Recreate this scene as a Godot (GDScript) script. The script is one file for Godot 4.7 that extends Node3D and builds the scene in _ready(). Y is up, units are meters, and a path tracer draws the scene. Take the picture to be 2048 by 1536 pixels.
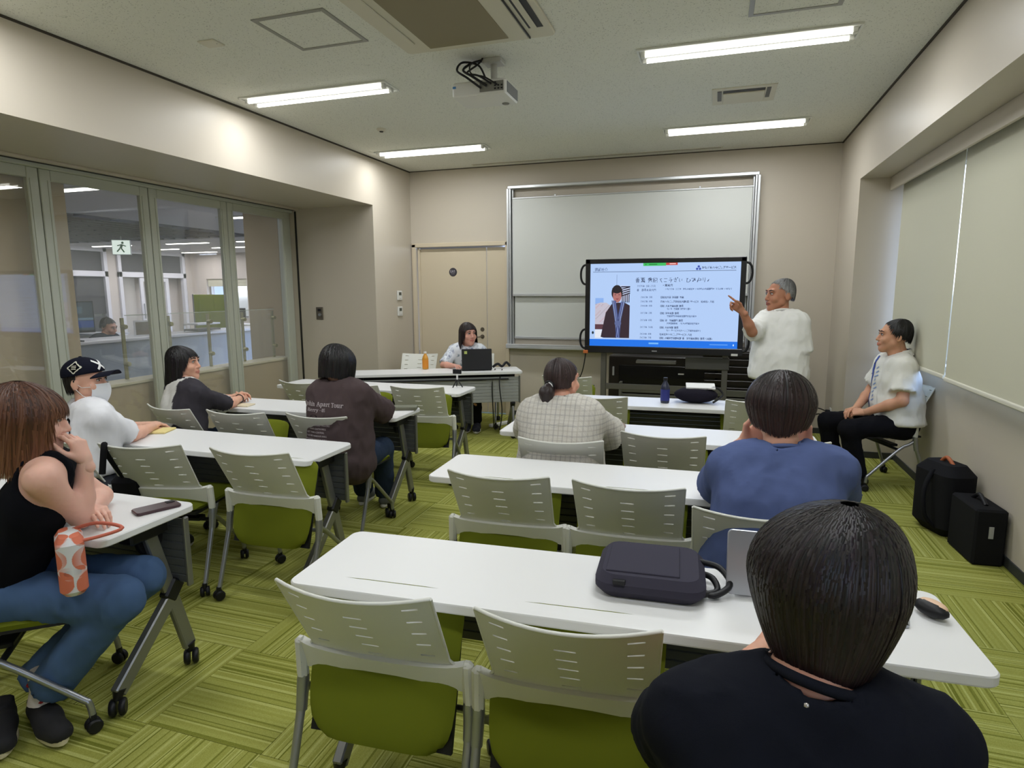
extends Node3D
# A lecture in a classroom: white flip-top tables, nesting chairs, green carpet tiles, people listening to a talk.

var mats := {}
var taken := {}

class G:
	var st := SurfaceTool.new()
	func _init() -> void:
		st.begin(Mesh.PRIMITIVE_TRIANGLES)
		st.set_smooth_group(-1)
	func smooth(n: int) -> void:
		st.set_smooth_group(n)
	func tri(a: Vector3, b: Vector3, c: Vector3, out: Vector3) -> void:
		if (a - c).cross(a - b).dot(out) < 0.0:
			var t := b
			b = c
			c = t
		st.add_vertex(a)
		st.add_vertex(b)
		st.add_vertex(c)
	func quad(a: Vector3, b: Vector3, c: Vector3, d: Vector3, out: Vector3) -> void:
		tri(a, b, c, out)
		tri(a, c, d, out)
	func box(c: Vector3, s: Vector3, r := 0.0, bs := Basis()) -> void:
		smooth(-1)
		var h := s * 0.5
		r = minf(r, minf(h.x, minf(h.y, h.z)) * 0.9)
		for ax in 3:
			for sg in [-1.0, 1.0]:
				var n := Vector3()
				n[ax] = sg
				var u := Vector3()
				u[(ax + 1) % 3] = h[(ax + 1) % 3] - r
				var v := Vector3()
				v[(ax + 2) % 3] = h[(ax + 2) % 3] - r
				var o := n * h[ax]
				quad(c + bs * (o - u - v), c + bs * (o + u - v), c + bs * (o + u + v), c + bs * (o - u + v), bs * n)
		if r <= 0.0:
			return
		for ax in 3:
			var b1 := (ax + 1) % 3
			var b2 := (ax + 2) % 3
			for s1 in [-1.0, 1.0]:
				for s2 in [-1.0, 1.0]:
					var e := Vector3()
					e[ax] = h[ax] - r
					var p := Vector3()
					p[b1] = s1 * h[b1]
					p[b2] = s2 * (h[b2] - r)
					var q := Vector3()
					q[b1] = s1 * (h[b1] - r)
					q[b2] = s2 * h[b2]
					quad(c + bs * (p - e), c + bs * (p + e), c + bs * (q + e), c + bs * (q - e), bs * (p + q))
		for i in 8:
			var sg := Vector3(1 if i & 1 else -1, 1 if i & 2 else -1, 1 if i & 4 else -1)
			var k := (h - Vector3(r, r, r))
			tri(c + bs * (sg * Vector3(h.x, k.y, k.z)), c + bs * (sg * Vector3(k.x, h.y, k.z)), c + bs * (sg * Vector3(k.x, k.y, h.z)), bs * sg)
	func bar(a: Vector3, b: Vector3, w: float, d: float, r := 0.003, side := Vector3.RIGHT) -> void:
		var y := (b - a).normalized()
		var x := (side - y * side.dot(y)).normalized()
		box((a + b) * 0.5, Vector3(w, a.distance_to(b), d), r, Basis(x, y, x.cross(y)))
	func tube(pts: Array, rad: Variant, seg := 8, cap := true) -> void:
		smooth(1)
		var rings := []
		var t := (pts[1] as Vector3) - (pts[0] as Vector3)
		t = t.normalized()
		var n := t.cross(Vector3.UP if absf(t.y) < 0.9 else Vector3.RIGHT).normalized()
		for i in pts.size():
			var d: Vector3 = (pts[mini(i + 1, pts.size() - 1)] - pts[maxi(i - 1, 0)])
			d = d.normalized()
			n = (n - d * n.dot(d)).normalized()
			var m := d.cross(n)
			var r: float = rad[i] if rad is Array else rad
			var ring := []
			for k in seg:
				var a := TAU * k / seg
				ring.append(pts[i] + (n * cos(a) + m * sin(a)) * r)
			rings.append(ring)
		for i in pts.size() - 1:
			for k in seg:
				var k2 := (k + 1) % seg
				var a: Vector3 = rings[i][k]
				var c: Vector3 = rings[i + 1][k2]
				quad(a, rings[i][k2], c, rings[i + 1][k], (a + c) * 0.5 - (pts[i] + pts[i + 1]) * 0.5)
		if cap:
			smooth(-1)
			for e in [0, pts.size() - 1]:
				var o: Vector3 = pts[e] - pts[1 if e == 0 else e - 1]
				for k in range(1, seg - 1):
					tri(rings[e][0], rings[e][k], rings[e][k + 1], o)
	func lathe(prof: Array, seg := 16, xf := Transform3D()) -> void:
		for i in prof.size() - 1:
			var p: Vector2 = prof[i]
			var q: Vector2 = prof[i + 1]
			var nn := Vector2(q.y - p.y, p.x - q.x)
			smooth(i + 2 if absf(nn.normalized().y) > 0.95 else 1)
			for k in seg:
				var a := TAU * k / seg
				var b := TAU * (k + 1) / seg
				var da := Vector3(cos(a), 0, sin(a))
				var db := Vector3(cos(b), 0, sin(b))
				var out := (da + db) * 0.5 * nn.x + Vector3.UP * nn.y
				var p0 := da * p.x + Vector3.UP * p.y
				var p1 := db * p.x + Vector3.UP * p.y
				var q0 := da * q.x + Vector3.UP * q.y
				var q1 := db * q.x + Vector3.UP * q.y
				if p.x > 0.0001:
					tri(xf * p0, xf * p1, xf * q1, xf.basis * out)
				if q.x > 0.0001:
					tri(xf * p0, xf * q1, xf * q0, xf.basis * out)
	func prism(poly: Array, h: float, bev := 0.0, xf := Transform3D()) -> void:   # convex outline in x, z; grows from y 0 to h
		var mid := Vector2()
		for p in poly:
			mid += p
		mid /= poly.size()
		var ins := []
		for i in poly.size():
			var p: Vector2 = poly[i]
			ins.append(p + (mid - p).normalized() * bev)
		var lv := [[ins, 0.0], [poly, bev], [poly, h - bev], [ins, h]] if bev > 0.0 else [[poly, 0.0], [poly, h]]
		for l in lv.size() - 1:
			smooth(1 if lv.size() == 2 else l + 1)
			for i in poly.size():
				var j := (i + 1) % poly.size()
				var a: Vector2 = lv[l][0][i]
				var b: Vector2 = lv[l][0][j]
				var c: Vector2 = lv[l + 1][0][j]
				var d: Vector2 = lv[l + 1][0][i]
				var o := (a + b) * 0.5 - mid
				quad(xf * Vector3(a.x, lv[l][1], a.y), xf * Vector3(b.x, lv[l][1], b.y), xf * Vector3(c.x, lv[l + 1][1], c.y), xf * Vector3(d.x, lv[l + 1][1], d.y), xf.basis * Vector3(o.x, 0, o.y))
		smooth(-1)
		for e in [lv[0], lv[-1]]:
			var up: float = -1.0 if e[1] == lv[0][1] else 1.0
			for i in poly.size():
				var a: Vector2 = e[0][i]
				var b: Vector2 = e[0][(i + 1) % poly.size()]
				tri(xf * Vector3(a.x, e[1], a.y), xf * Vector3(b.x, e[1], b.y), xf * Vector3(mid.x, e[1], mid.y), xf.basis * Vector3(0, up, 0))
	func ball(c: Vector3, r: Vector3, seg := 12, bs := Basis()) -> void:
		smooth(1)
		var rows := seg / 2
		for i in rows:
			for k in seg:
				var p := []
				for q in [[i, k], [i, k + 1], [i + 1, k + 1], [i + 1, k]]:
					var th: float = PI * q[0] / rows
					var ph: float = TAU * q[1] / seg
					p.append(Vector3(sin(th) * cos(ph), cos(th), sin(th) * sin(ph)))
				var out: Vector3 = bs * (p[0] + p[2])
				for q in 4:
					p[q] = c + bs * (p[q] * r)
				if i > 0:
					tri(p[0], p[1], p[2], out)
				if i < rows - 1:
					tri(p[0], p[2], p[3], out)
	# a curved sheet with thickness; f(u, v) -> point, hole(i, j) -> the cell is left out
	func sheet(us: Array, vs: Array, f: Callable, th: float, hole: Variant = null) -> void:
		var nu := us.size()
		var nv := vs.size()
		var front := []
		var back := []
		for j in nv:
			for i in nu:
				var p: Vector3 = f.call(us[i], vs[j])
				var e := 0.01
				var du: Vector3 = f.call(us[i] + e, vs[j]) - f.call(us[i] - e, vs[j])
				var dv: Vector3 = f.call(us[i], vs[j] + e) - f.call(us[i], vs[j] - e)
				var n := du.cross(dv).normalized() * th * 0.5
				front.append(p + n)
				back.append(p - n)
		var open := func(i: int, j: int) -> bool: return i < 0 or j < 0 or i >= nu - 1 or j >= nv - 1 or (hole != null and hole.call(i, j))
		for j in nv - 1:
			for i in nu - 1:
				if open.call(i, j):
					continue
				var a := j * nu + i
				var ids := [a, a + 1, a + 1 + nu, a + nu]
				var out: Vector3 = front[a] - back[a]
				smooth(1)
				quad(front[ids[0]], front[ids[1]], front[ids[2]], front[ids[3]], out)
				smooth(2)
				quad(back[ids[0]], back[ids[1]], back[ids[2]], back[ids[3]], -out)
				smooth(3)
				var cen: Vector3 = (front[ids[0]] + front[ids[2]]) * 0.5
				for s in 4:
					if open.call(i + [0, 1, 0, -1][s], j + [-1, 0, 1, 0][s]):
						var p: int = ids[s]
						var q: int = ids[(s + 1) % 4]
						quad(front[p], front[q], back[q], back[p], (front[p] + front[q]) * 0.5 - cen)
	func mesh(m: Material = null) -> ArrayMesh:
		st.generate_normals()
		var am := st.commit()
		if m:
			am.surface_set_material(0, m)
		return am

func rrect(w: float, d: float, r: float, n := 4) -> Array:
	var o := []
	for c in 4:
		var cx: float = (w * 0.5 - r) * [1, -1, -1, 1][c]
		var cz: float = (d * 0.5 - r) * [1, 1, -1, -1][c]
		for i in n + 1:
			var a := PI * 0.5 * (c + float(i) / n)
			o.append(Vector2(cx + r * cos(a), cz + r * sin(a)))
	return o

func circle(r: float, n := 20) -> Array:
	var o := []
	for i in n:
		o.append(Vector2(r * cos(TAU * i / n), r * sin(TAU * i / n)))
	return o

func at(x: float, y: float, z: float, yaw := 0.0, pitch := 0.0, roll := 0.0) -> Transform3D:
	return Transform3D(Basis.from_euler(Vector3(deg_to_rad(pitch), deg_to_rad(yaw), deg_to_rad(roll))), Vector3(x, y, z))

func lin(c: Color) -> Color:
	return c.srgb_to_linear()

func rgb(r: float, g: float, b: float) -> Color:
	return Color(r / 255.0, g / 255.0, b / 255.0)

func mat(key: String, c := Color.WHITE, rough := 0.6, metal := 0.0) -> StandardMaterial3D:
	if mats.has(key):
		return mats[key]
	var m := StandardMaterial3D.new()
	m.resource_name = key
	m.albedo_color = c
	m.roughness = rough
	m.metallic = metal
	mats[key] = m
	return m

func noise_tex(seed_n: int, freq: float, ramp: Array, size := 256, normal := false, bump := 4.0) -> NoiseTexture2D:
	var n := FastNoiseLite.new()
	n.seed = seed_n
	n.frequency = freq
	n.fractal_octaves = 4
	var t := NoiseTexture2D.new()
	t.width = size
	t.height = size
	t.seamless = true
	t.noise = n
	if normal:
		t.as_normal_map = true
		t.bump_strength = bump
	if ramp.size():
		var g := Gradient.new()
		g.offsets = PackedFloat32Array(ramp.map(func(e): return e[0]))
		g.colors = PackedColorArray(ramp.map(func(e): return e[1]))
		t.color_ramp = g
	return t

func cloth(key: String, c: Color, rough := 0.9, fine := 26.0) -> StandardMaterial3D:
	if mats.has(key):
		return mats[key]
	var m := mat(key, c, rough)
	m.uv1_triplanar = true
	m.uv1_scale = Vector3.ONE * fine
	if not mats.has("weave"):
		mats["weave"] = noise_tex(5, 0.06, [], 256, true, 6.0)
	m.normal_enabled = true
	m.normal_texture = mats["weave"]
	m.normal_scale = 0.25
	m.metallic_specular = 0.25
	return m

func numbered(n: String) -> String:
	if not taken.has(n):
		taken[n] = 0
		return n
	taken[n] += 1
	return "%s_%03d" % [n, taken[n]]

func thing(called: String, label: String, category: String, xf := Transform3D(), group := "") -> Node3D:
	var o := Node3D.new()
	o.name = numbered(called)
	add_child(o, true)
	o.transform = xf
	o.set_meta("label", label)
	o.set_meta("category", category)
	if group:
		o.set_meta("group", group)
	return o

func part(parent: Node3D, called: String, m: Mesh, material: Material, label := "") -> MeshInstance3D:
	var o := MeshInstance3D.new()
	o.name = called if parent.get_node_or_null(called) == null else numbered_in(parent, called)
	o.mesh = m
	if material:
		o.material_override = material
	parent.add_child(o, true)
	if label:
		o.set_meta("label", label)
	return o

func numbered_in(parent: Node3D, called: String) -> String:
	var k := 1
	if parent.has_meta("_n_" + called):
		k = parent.get_meta("_n_" + called)
	parent.set_meta("_n_" + called, k + 1)
	return "%s_%03d" % [called, k]

func lone(called: String, m: Mesh, material: Material, label: String, category: String, xf := Transform3D(), group := "") -> MeshInstance3D:
	var o := MeshInstance3D.new()
	o.name = numbered(called)
	o.mesh = m
	o.material_override = material
	o.transform = xf
	add_child(o, true)
	o.set_meta("label", label)
	o.set_meta("category", category)
	if group:
		o.set_meta("group", group)
	return o

func struct(called: String, m: Mesh, material: Material, label := "", category := "") -> MeshInstance3D:
	var o := MeshInstance3D.new()
	o.name = called
	o.mesh = m
	o.material_override = material
	add_child(o, true)
	o.set_meta("kind", "structure")
	o.set_meta("label", label)
	o.set_meta("category", category if category else called.get_slice("_", 0))
	return o

func boxm(c: Vector3, s: Vector3, r := 0.0) -> ArrayMesh:
	var g := G.new()
	g.box(c, s, r)
	return g.mesh()

func tubem(pts: Array, r: Variant, seg := 6) -> ArrayMesh:
	var g := G.new()
	g.tube(pts, r, seg)
	return g.mesh()

# a smooth curve through a few points
func curve(pts: Array, n := 6) -> Array:
	var o := []
	for i in pts.size() - 1:
		var p0: Vector3 = pts[maxi(i - 1, 0)]
		var p1: Vector3 = pts[i]
		var p2: Vector3 = pts[i + 1]
		var p3: Vector3 = pts[mini(i + 2, pts.size() - 1)]
		for k in n:
			o.append(p1.cubic_interpolate(p2, p0, p3, float(k) / n))
	o.append(pts[-1])
	return o

func written(text: String, size: float, font := "Droid Sans", bold := false, depth := 0.001) -> Mesh:
	var t := TextMesh.new()
	var f := SystemFont.new()
	f.font_names = PackedStringArray([font])
	if bold:
		f.font_weight = 700
	t.font = f
	t.text = text
	t.font_size = 32
	t.pixel_size = size / 32.0
	t.depth = depth
	t.curve_step = 2.0
	return t

const LEFT := -3.747
const RIGHT := 1.18
const FRONT := -7.372
const BACK := 1.6
const CEIL := 3.05

func _ready() -> void:
	# --- camera, sky, exposure, large lights
	var cam := Camera3D.new()
	cam.name = "camera"
	add_child(cam)
	cam.position = Vector3(0, 1.56, 0)
	cam.rotation = Vector3(-0.148913, 0.314016, -0.0042325)
	cam.fov = rad_to_deg(2.0 * atan(768.0 / 1243.59))
	cam.near = 0.05
	var we := WorldEnvironment.new()
	we.name = "surroundings"
	var env := Environment.new()
	env.background_mode = Environment.BG_SKY
	var sky := Sky.new()
	var sm := ProceduralSkyMaterial.new()
	sm.sky_top_color = Color(0.62, 0.74, 0.95)
	sm.sky_horizon_color = Color(0.93, 0.96, 1.0)
	sm.ground_horizon_color = Color(0.8, 0.83, 0.86)
	sm.ground_bottom_color = Color(0.45, 0.46, 0.45)
	sm.sky_energy_multiplier = 2.2
	sm.ground_energy_multiplier = 1.2
	sky.sky_material = sm
	env.sky = sky
	env.tonemap_mode = Environment.TONE_MAPPER_LINEAR
	env.tonemap_exposure = 1.0
	env.sdfgi_enabled = true
	env.ssao_enabled = true
	env.ssil_enabled = true
	we.environment = env
	add_child(we)
	lamps()
	room()
	hall()
	front_wall_things()
	ceiling_things()
	furniture()
	small_things()
	people()

func lamps() -> void:
	var white := mat("lamp_enamel", rgb(225, 226, 222), 0.45)
	var tube := mat("lamp_tube", Color.WHITE, 0.5)
	tube.emission_enabled = true
	tube.emission = Color(1.0, 0.99, 0.95)
	tube.emission_energy_multiplier = 5.0
	var rows := [-6.34, -4.31, -2.28, -0.25]
	var names := ["nearest the front wall", "second from the front wall", "third from the front wall", "nearest the back of the room"]
	for r in 4:
		for c in 2:
			var x: float = [-2.95, 0.1][c]
			var t := thing("ceiling_lamp", "twin-tube fluorescent ceiling lamp on the %s side, %s" % [["glass partition", "window blind"][c], names[r]], "lamp", at(x, CEIL, rows[r]), "fluorescent ceiling lamps")
			var g := G.new()
			g.box(Vector3(0, -0.006, -0.112), Vector3(1.27, 0.012, 0.012), 0.002)
			g.box(Vector3(0, -0.006, 0.112), Vector3(1.27, 0.012, 0.012), 0.002)
			g.box(Vector3(-0.63, -0.006, 0), Vector3(0.012, 0.012, 0.212), 0.002)
			g.box(Vector3(0.63, -0.006, 0), Vector3(0.012, 0.012, 0.212), 0.002)
			g.box(Vector3(0, -0.003, 0), Vector3(1.24, 0.004, 0.21))
			g.prism([Vector2(-0.62, -0.02), Vector2(0.62, -0.02), Vector2(0.62, 0.02), Vector2(-0.62, 0.02)], 0.014, 0.006, at(0, -0.018, 0))
			part(t, "housing", g.mesh(), white)
			for s in [-0.055, 0.055]:
				part(t, "tube", tubem([Vector3(-0.585, -0.022, s), Vector3(0.585, -0.022, s)], 0.0125, 10), tube)
				for k in [-0.6, 0.6]:
					part(t, "lampholder", boxm(Vector3(k, -0.02, s), Vector3(0.028, 0.034, 0.034), 0.004), white)
			var l := AreaLight3D.new()
			l.name = "lamp_light"
			l.area_size = Vector2(1.2, 0.18)
			l.area_normalize_energy = true
			l.light_color = Color(0.97, 0.985, 1.0)
			l.light_energy = 2.05
			l.shadow_enabled = true
			l.set("area_range", 14.0)
			l.position = Vector3(0, -0.045, 0)
			l.rotation_degrees = Vector3(-90, 0, 0)
			t.add_child(l, true)

func wall_mat() -> StandardMaterial3D:
	if mats.has("wall_paint"):
		return mats["wall_paint"]
	var m := mat("wall_paint", rgb(194, 185, 170), 0.42)
	m.metallic_specular = 0.38
	m.uv1_triplanar = true
	m.uv1_world_triplanar = true
	m.uv1_scale = Vector3.ONE * 1.3
	m.normal_enabled = true
	m.normal_texture = noise_tex(11, 0.02, [], 256, true, 3.0)
	m.normal_scale = 0.06
	return m

func carpet_mats() -> void:
	var rng := RandomNumberGenerator.new()
	rng.seed = 77
	var base := rgb(150, 152, 74)
	var light := rgb(176, 177, 104)
	var dark := rgb(112, 116, 44)
	for v in 3:
		var im := Image.create(512, 512, false, Image.FORMAT_RGB8)
		var hm := Image.create(512, 512, false, Image.FORMAT_RGB8)
		var y := 0
		while y < 512:
			var t := rng.randf()
			var w := rng.randi_range(6, 15)
			var c := base.lerp(light, rng.randf_range(0.0, 0.4))
			if t > 0.5:
				w = rng.randi_range(4, 8)
				c = light if t < 0.74 else dark.lerp(base, rng.randf_range(0.0, 0.45))
			for k in w:
				if y + k >= 512:
					break
				var edge := 0.45 if k == 0 or k == w - 1 else 1.0
				for x in range(0, 512, 2):
					var j := rng.randf_range(-0.05, 0.05)
					im.fill_rect(Rect2i(x, y + k, 2, 1), Color(c.r + j, c.g + j, c.b + j * 0.8))
					var hh := 0.45 + 0.35 * edge + rng.randf_range(-0.2, 0.2)
					hm.fill_rect(Rect2i(x, y + k, 2, 1), Color(hh, hh, hh))
			y += w
		hm.bump_map_to_normal_map(2.0)
		var m := mat("carpet_pile_%d" % v, Color.WHITE, 0.97)
		m.albedo_texture = ImageTexture.create_from_image(im)
		m.metallic_specular = 0.15
		m.normal_enabled = true
		m.normal_texture = ImageTexture.create_from_image(hm)
		m.normal_scale = 0.5

func tile_mesh(w: float, d: float, along_x: bool) -> ArrayMesh:
	var st := SurfaceTool.new()
	st.begin(Mesh.PRIMITIVE_TRIANGLES)
	var put := func(p: Vector3, n: Vector3) -> void:
		st.set_normal(n)
		var uv := Vector2(p.x / 0.5 + 0.5, p.z / 0.5 + 0.5)
		st.set_uv(uv if along_x else Vector2(uv.y, 1.0 - uv.x))
		st.set_tangent(Plane(1, 0, 0, 1) if along_x else Plane(0, 0, 1, 1))
		st.add_vertex(p)
	var hx := w * 0.5
	var hz := d * 0.5
	var q := [Vector3(-hx, 0, -hz), Vector3(hx, 0, -hz), Vector3(hx, 0, hz), Vector3(-hx, 0, hz)]
	for i in [0, 1, 2, 0, 2, 3]:
		put.call(q[i], Vector3.UP)
	for s in 4:
		var a: Vector3 = q[s]
		var b: Vector3 = q[(s + 1) % 4]
		var n := (a + b).normalized()
		var dn := Vector3(0, -0.008, 0)
		for p in [a, b + dn, b, a, a + dn, b + dn]:
			put.call(p, n)
	return st.commit()

func room() -> void:
	var wall := wall_mat()
	carpet_mats()
	# floor: a slab and the carpet tiles laid on it, turned by quarters
	var fl := struct("floor", boxm(Vector3(-1.6, -0.058, -2.9), Vector3(6.7, 0.1, 9.2)), mat("subfloor", rgb(70, 74, 34), 0.95), "green striped carpet tiles laid with alternate tiles turned a quarter")
	var meshes := {}
	var k := 0
	for ix in range(-6, 8):
		for iz in range(-11, 8):
			var x0: float = maxf(-1.91 + 0.5 * ix, -4.86)
			var x1: float = minf(-1.91 + 0.5 * (ix + 1), 1.63)
			var z0: float = maxf(-2.05 + 0.5 * iz, FRONT)
			var z1: float = minf(-2.05 + 0.5 * (iz + 1), BACK)
			if x1 - x0 < 0.02 or z1 - z0 < 0.02:
				continue
			if x1 < -3.7 and z1 < -6.5 or x0 > 1.15 and z1 < -6.45:
				continue
			var along := (ix + iz + 40) % 2 == 0
			var key := "%d_%d_%s" % [roundi((x1 - x0) * 1000), roundi((z1 - z0) * 1000), along]
			if not meshes.has(key):
				meshes[key] = tile_mesh(x1 - x0 - 0.002, z1 - z0 - 0.002, along)
			k += 1
			var p := part(fl, "carpet_tile", meshes[key], mats["carpet_pile_%d" % ((ix * 7 + iz * 13 + 300) % 3)])
			p.position = Vector3((x0 + x1) * 0.5, 0, (z0 + z1) * 0.5)
	# ceiling boards
	var cm := mat("ceiling_board", Color.WHITE, 0.95)
	var speck := Image.create(512, 512, false, Image.FORMAT_RGB8)
	speck.fill(rgb(226, 226, 218))
	var rng := RandomNumberGenerator.new()
	rng.seed = 5
	for i in 5200:
		var x := rng.randi_range(1, 509)
		var y := rng.randi_range(1, 509)
		var c := rgb(226, 226, 218).darkened(rng.randf_range(0.08, 0.42)) if rng.randf() < 0.75 else rgb(236, 236, 230)
		for n in rng.randi_range(1, 4):
			speck.set_pixel(clampi(x, 0, 511), clampi(y, 0, 511), c)
			x += rng.randi_range(-1, 1)
			y += rng.randi_range(-1, 1)
	cm.albedo_texture = ImageTexture.create_from_image(speck)
	cm.uv1_triplanar = true
	cm.uv1_world_triplanar = true
	cm.uv1_scale = Vector3.ONE * 0.85
	cm.metallic_specular = 0.2
	struct("ceiling", boxm(Vector3(-1.6, CEIL + 0.06, -2.9), Vector3(6.9, 0.12, 9.3)), cm, "flecked off-white mineral board ceiling")
	# left side: pilaster, deep beam over the glass partition, wall towards the back
	var g := G.new()
	g.box(Vector3((LEFT - 5.0) * 0.5, 1.525, (FRONT - 6.44) * 0.5), Vector3(5.0 + LEFT, 3.05, -6.44 - FRONT))
	g.box(Vector3((LEFT - 5.0) * 0.5, 2.79, (BACK - 6.44) * 0.5), Vector3(5.0 + LEFT, 0.52, BACK + 6.44))
	g.box(Vector3(-4.93, 1.265, 0.62), Vector3(0.14, 2.53, 1.96))
	struct("wall_left", g.mesh(), wall, "beige left wall with a deep beam above the glass partition")
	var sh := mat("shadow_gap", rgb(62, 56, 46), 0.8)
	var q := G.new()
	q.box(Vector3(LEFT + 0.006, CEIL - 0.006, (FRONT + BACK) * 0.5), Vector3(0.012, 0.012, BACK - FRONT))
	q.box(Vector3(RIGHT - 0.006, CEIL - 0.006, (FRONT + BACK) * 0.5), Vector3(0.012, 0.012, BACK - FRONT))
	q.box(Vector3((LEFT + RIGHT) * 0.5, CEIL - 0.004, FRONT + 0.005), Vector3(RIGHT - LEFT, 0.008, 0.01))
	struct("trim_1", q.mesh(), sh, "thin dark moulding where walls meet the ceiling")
	# right side: pilaster, beam, wall under the windows
	g = G.new()
	g.box(Vector3((RIGHT + 1.78) * 0.5, 1.525, (FRONT - 6.40) * 0.5), Vector3(1.78 - RIGHT, 3.05, -6.40 - FRONT))
	g.box(Vector3((RIGHT + 1.78) * 0.5, 2.79, (BACK - 6.40) * 0.5), Vector3(1.78 - RIGHT, 0.52, BACK + 6.40))
	g.box(Vector3(1.705, 0.46, (BACK - 6.40) * 0.5), Vector3(0.15, 0.92, BACK + 6.40))
	struct("wall_right", g.mesh(), wall, "beige right wall with window bay under a beam")
	# front wall around the store room door
	g = G.new()
	g.box(Vector3(-3.86, 1.525, FRONT - 0.07), Vector3(0.24, 3.05, 0.14))
	g.box(Vector3((-3.74 - 2.44) * 0.5, 2.6, FRONT - 0.07), Vector3(1.3, 0.9, 0.14))
	g.box(Vector3((-2.44 + 1.75) * 0.5, 1.525, FRONT - 0.07), Vector3(4.19, 3.05, 0.14))
	struct("wall_front", g.mesh(), wall, "beige front wall behind the whiteboard")
	struct("wall_back", boxm(Vector3(-1.6, 1.525, BACK + 0.07), Vector3(6.9, 3.05, 0.14)), wall, "beige back wall")
	# baseboards
	var bb := mat("baseboard_vinyl", rgb(52, 54, 53), 0.6)
	struct("baseboard_front", boxm(Vector3((-2.42 + RIGHT) * 0.5, 0.03, FRONT + 0.005), Vector3(RIGHT + 2.42, 0.06, 0.01), 0.002), bb, "dark vinyl baseboard along the front wall")
	g = G.new()
	g.box(Vector3(1.625, 0.03, (BACK - 6.4) * 0.5), Vector3(0.01, 0.06, BACK + 6.4), 0.002)
	g.box(Vector3(RIGHT - 0.005, 0.03, (FRONT - 6.4) * 0.5), Vector3(0.01, 0.06, -6.4 - FRONT), 0.002)
	g.box(Vector3((RIGHT + 1.63) * 0.5, 0.03, -6.395), Vector3(0.45, 0.06, 0.01), 0.002)
	struct("baseboard_right", g.mesh(), bb, "dark vinyl baseboard along the window side")
	g = G.new()
	g.box(Vector3(LEFT + 0.005, 0.03, (FRONT - 6.44) * 0.5), Vector3(0.01, 0.06, -6.44 - FRONT), 0.002)
	g.box(Vector3((LEFT - 4.8) * 0.5, 0.03, -6.435), Vector3(1.05, 0.06, 0.01), 0.002)
	struct("baseboard_left", g.mesh(), bb, "dark vinyl baseboard by the glass partition")
	windows_right()
	partition()

func windows_right() -> void:
	var frame := mat("window_frame", rgb(205, 206, 203), 0.4, 0.3)
	var glass := mat("window_glass", Color(0.9, 0.95, 0.97, 0.08), 0.02)
	glass.transparency = BaseMaterial3D.TRANSPARENCY_ALPHA
	var blind := mat("blind_fabric", rgb(196, 194, 174), 0.85)
	var rail := mat("blind_rail", rgb(214, 211, 196), 0.5)
	blind.uv1_triplanar = true
	blind.uv1_scale = Vector3.ONE * 40.0
	blind.normal_enabled = true
	blind.normal_texture = noise_tex(6, 0.08, [], 128, true, 4.0)
	blind.normal_scale = 0.15
	var w := Node3D.new()
	w.name = "window_1"
	add_child(w, true)
	w.set_meta("kind", "structure")
	w.set_meta("label", "row of aluminium windows behind the roller blinds")
	w.set_meta("category", "window")
	var zs := [-6.40, -4.86, -3.1, -1.3, 0.2, 1.6]
	var g := G.new()
	g.box(Vector3(1.7, 0.95, -2.4), Vector3(0.06, 0.06, 8.0), 0.004)
	g.box(Vector3(1.7, 2.5, -2.4), Vector3(0.06, 0.06, 8.0), 0.004)
	for z in zs:
		g.box(Vector3(1.7, 1.72, z), Vector3(0.055, 1.56, 0.06), 0.004)
	part(w, "window_frame", g.mesh(), frame)
	for i in 5:
		part(w, "glass_pane", boxm(Vector3(1.7, 1.72, (zs[i] + zs[i + 1]) * 0.5), Vector3(0.005, 1.52, zs[i + 1] - zs[i] - 0.05)), glass)
	part(w, "window_sill", boxm(Vector3(1.67, 0.93, -2.4), Vector3(0.12, 0.02, 8.0), 0.004), mat("sill_white", rgb(208, 203, 196), 0.4))
	g = G.new()
	g.box(Vector3(1.43, 2.472, -2.4), Vector3(0.022, 0.115, 7.99), 0.003)
	struct("trim_2", g.mesh(), wall_mat(), "beige pelmet board hiding the blind rollers")
	var labels := ["roller blind nearest the front wall, behind the seated man", "roller blind second from the front wall, above the backpack", "roller blind third from the front wall, at the right edge", "roller blind towards the back of the room"]
	var zb := [-6.30, -4.885, -4.862, -3.12, -3.10, -1.32, -1.30, 0.3]
	for i in 4:
		var z0: float = zb[i * 2]
		var z1: float = zb[i * 2 + 1]
		var t := thing("roller_blind", "lowered greyish cream " + labels[i], "blind", at(1.5, 0, (z0 + z1) * 0.5), "window roller blinds")
		var low: float = [0.975, 0.965, 0.965, 0.97][i]
		part(t, "blind_cloth", boxm(Vector3(0, (low + 2.5) * 0.5, 0), Vector3(0.0024, 2.5 - low, z1 - z0)), blind)
		var b := G.new()
		b.prism(rrect(0.02, 0.03, 0.008), z1 - z0, 0.002, Transform3D(Basis(Vector3.RIGHT, Vector3(0, 0, 1), Vector3(0, -1, 0)), Vector3(0, low - 0.008, -(z1 - z0) * 0.5)))
		part(t, "bottom_rail", b.mesh(), rail)
		part(t, "roller", tubem([Vector3(0.02, 2.49, -(z1 - z0) * 0.5), Vector3(0.02, 2.49, (z1 - z0) * 0.5)], 0.02, 10), rail)

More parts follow.
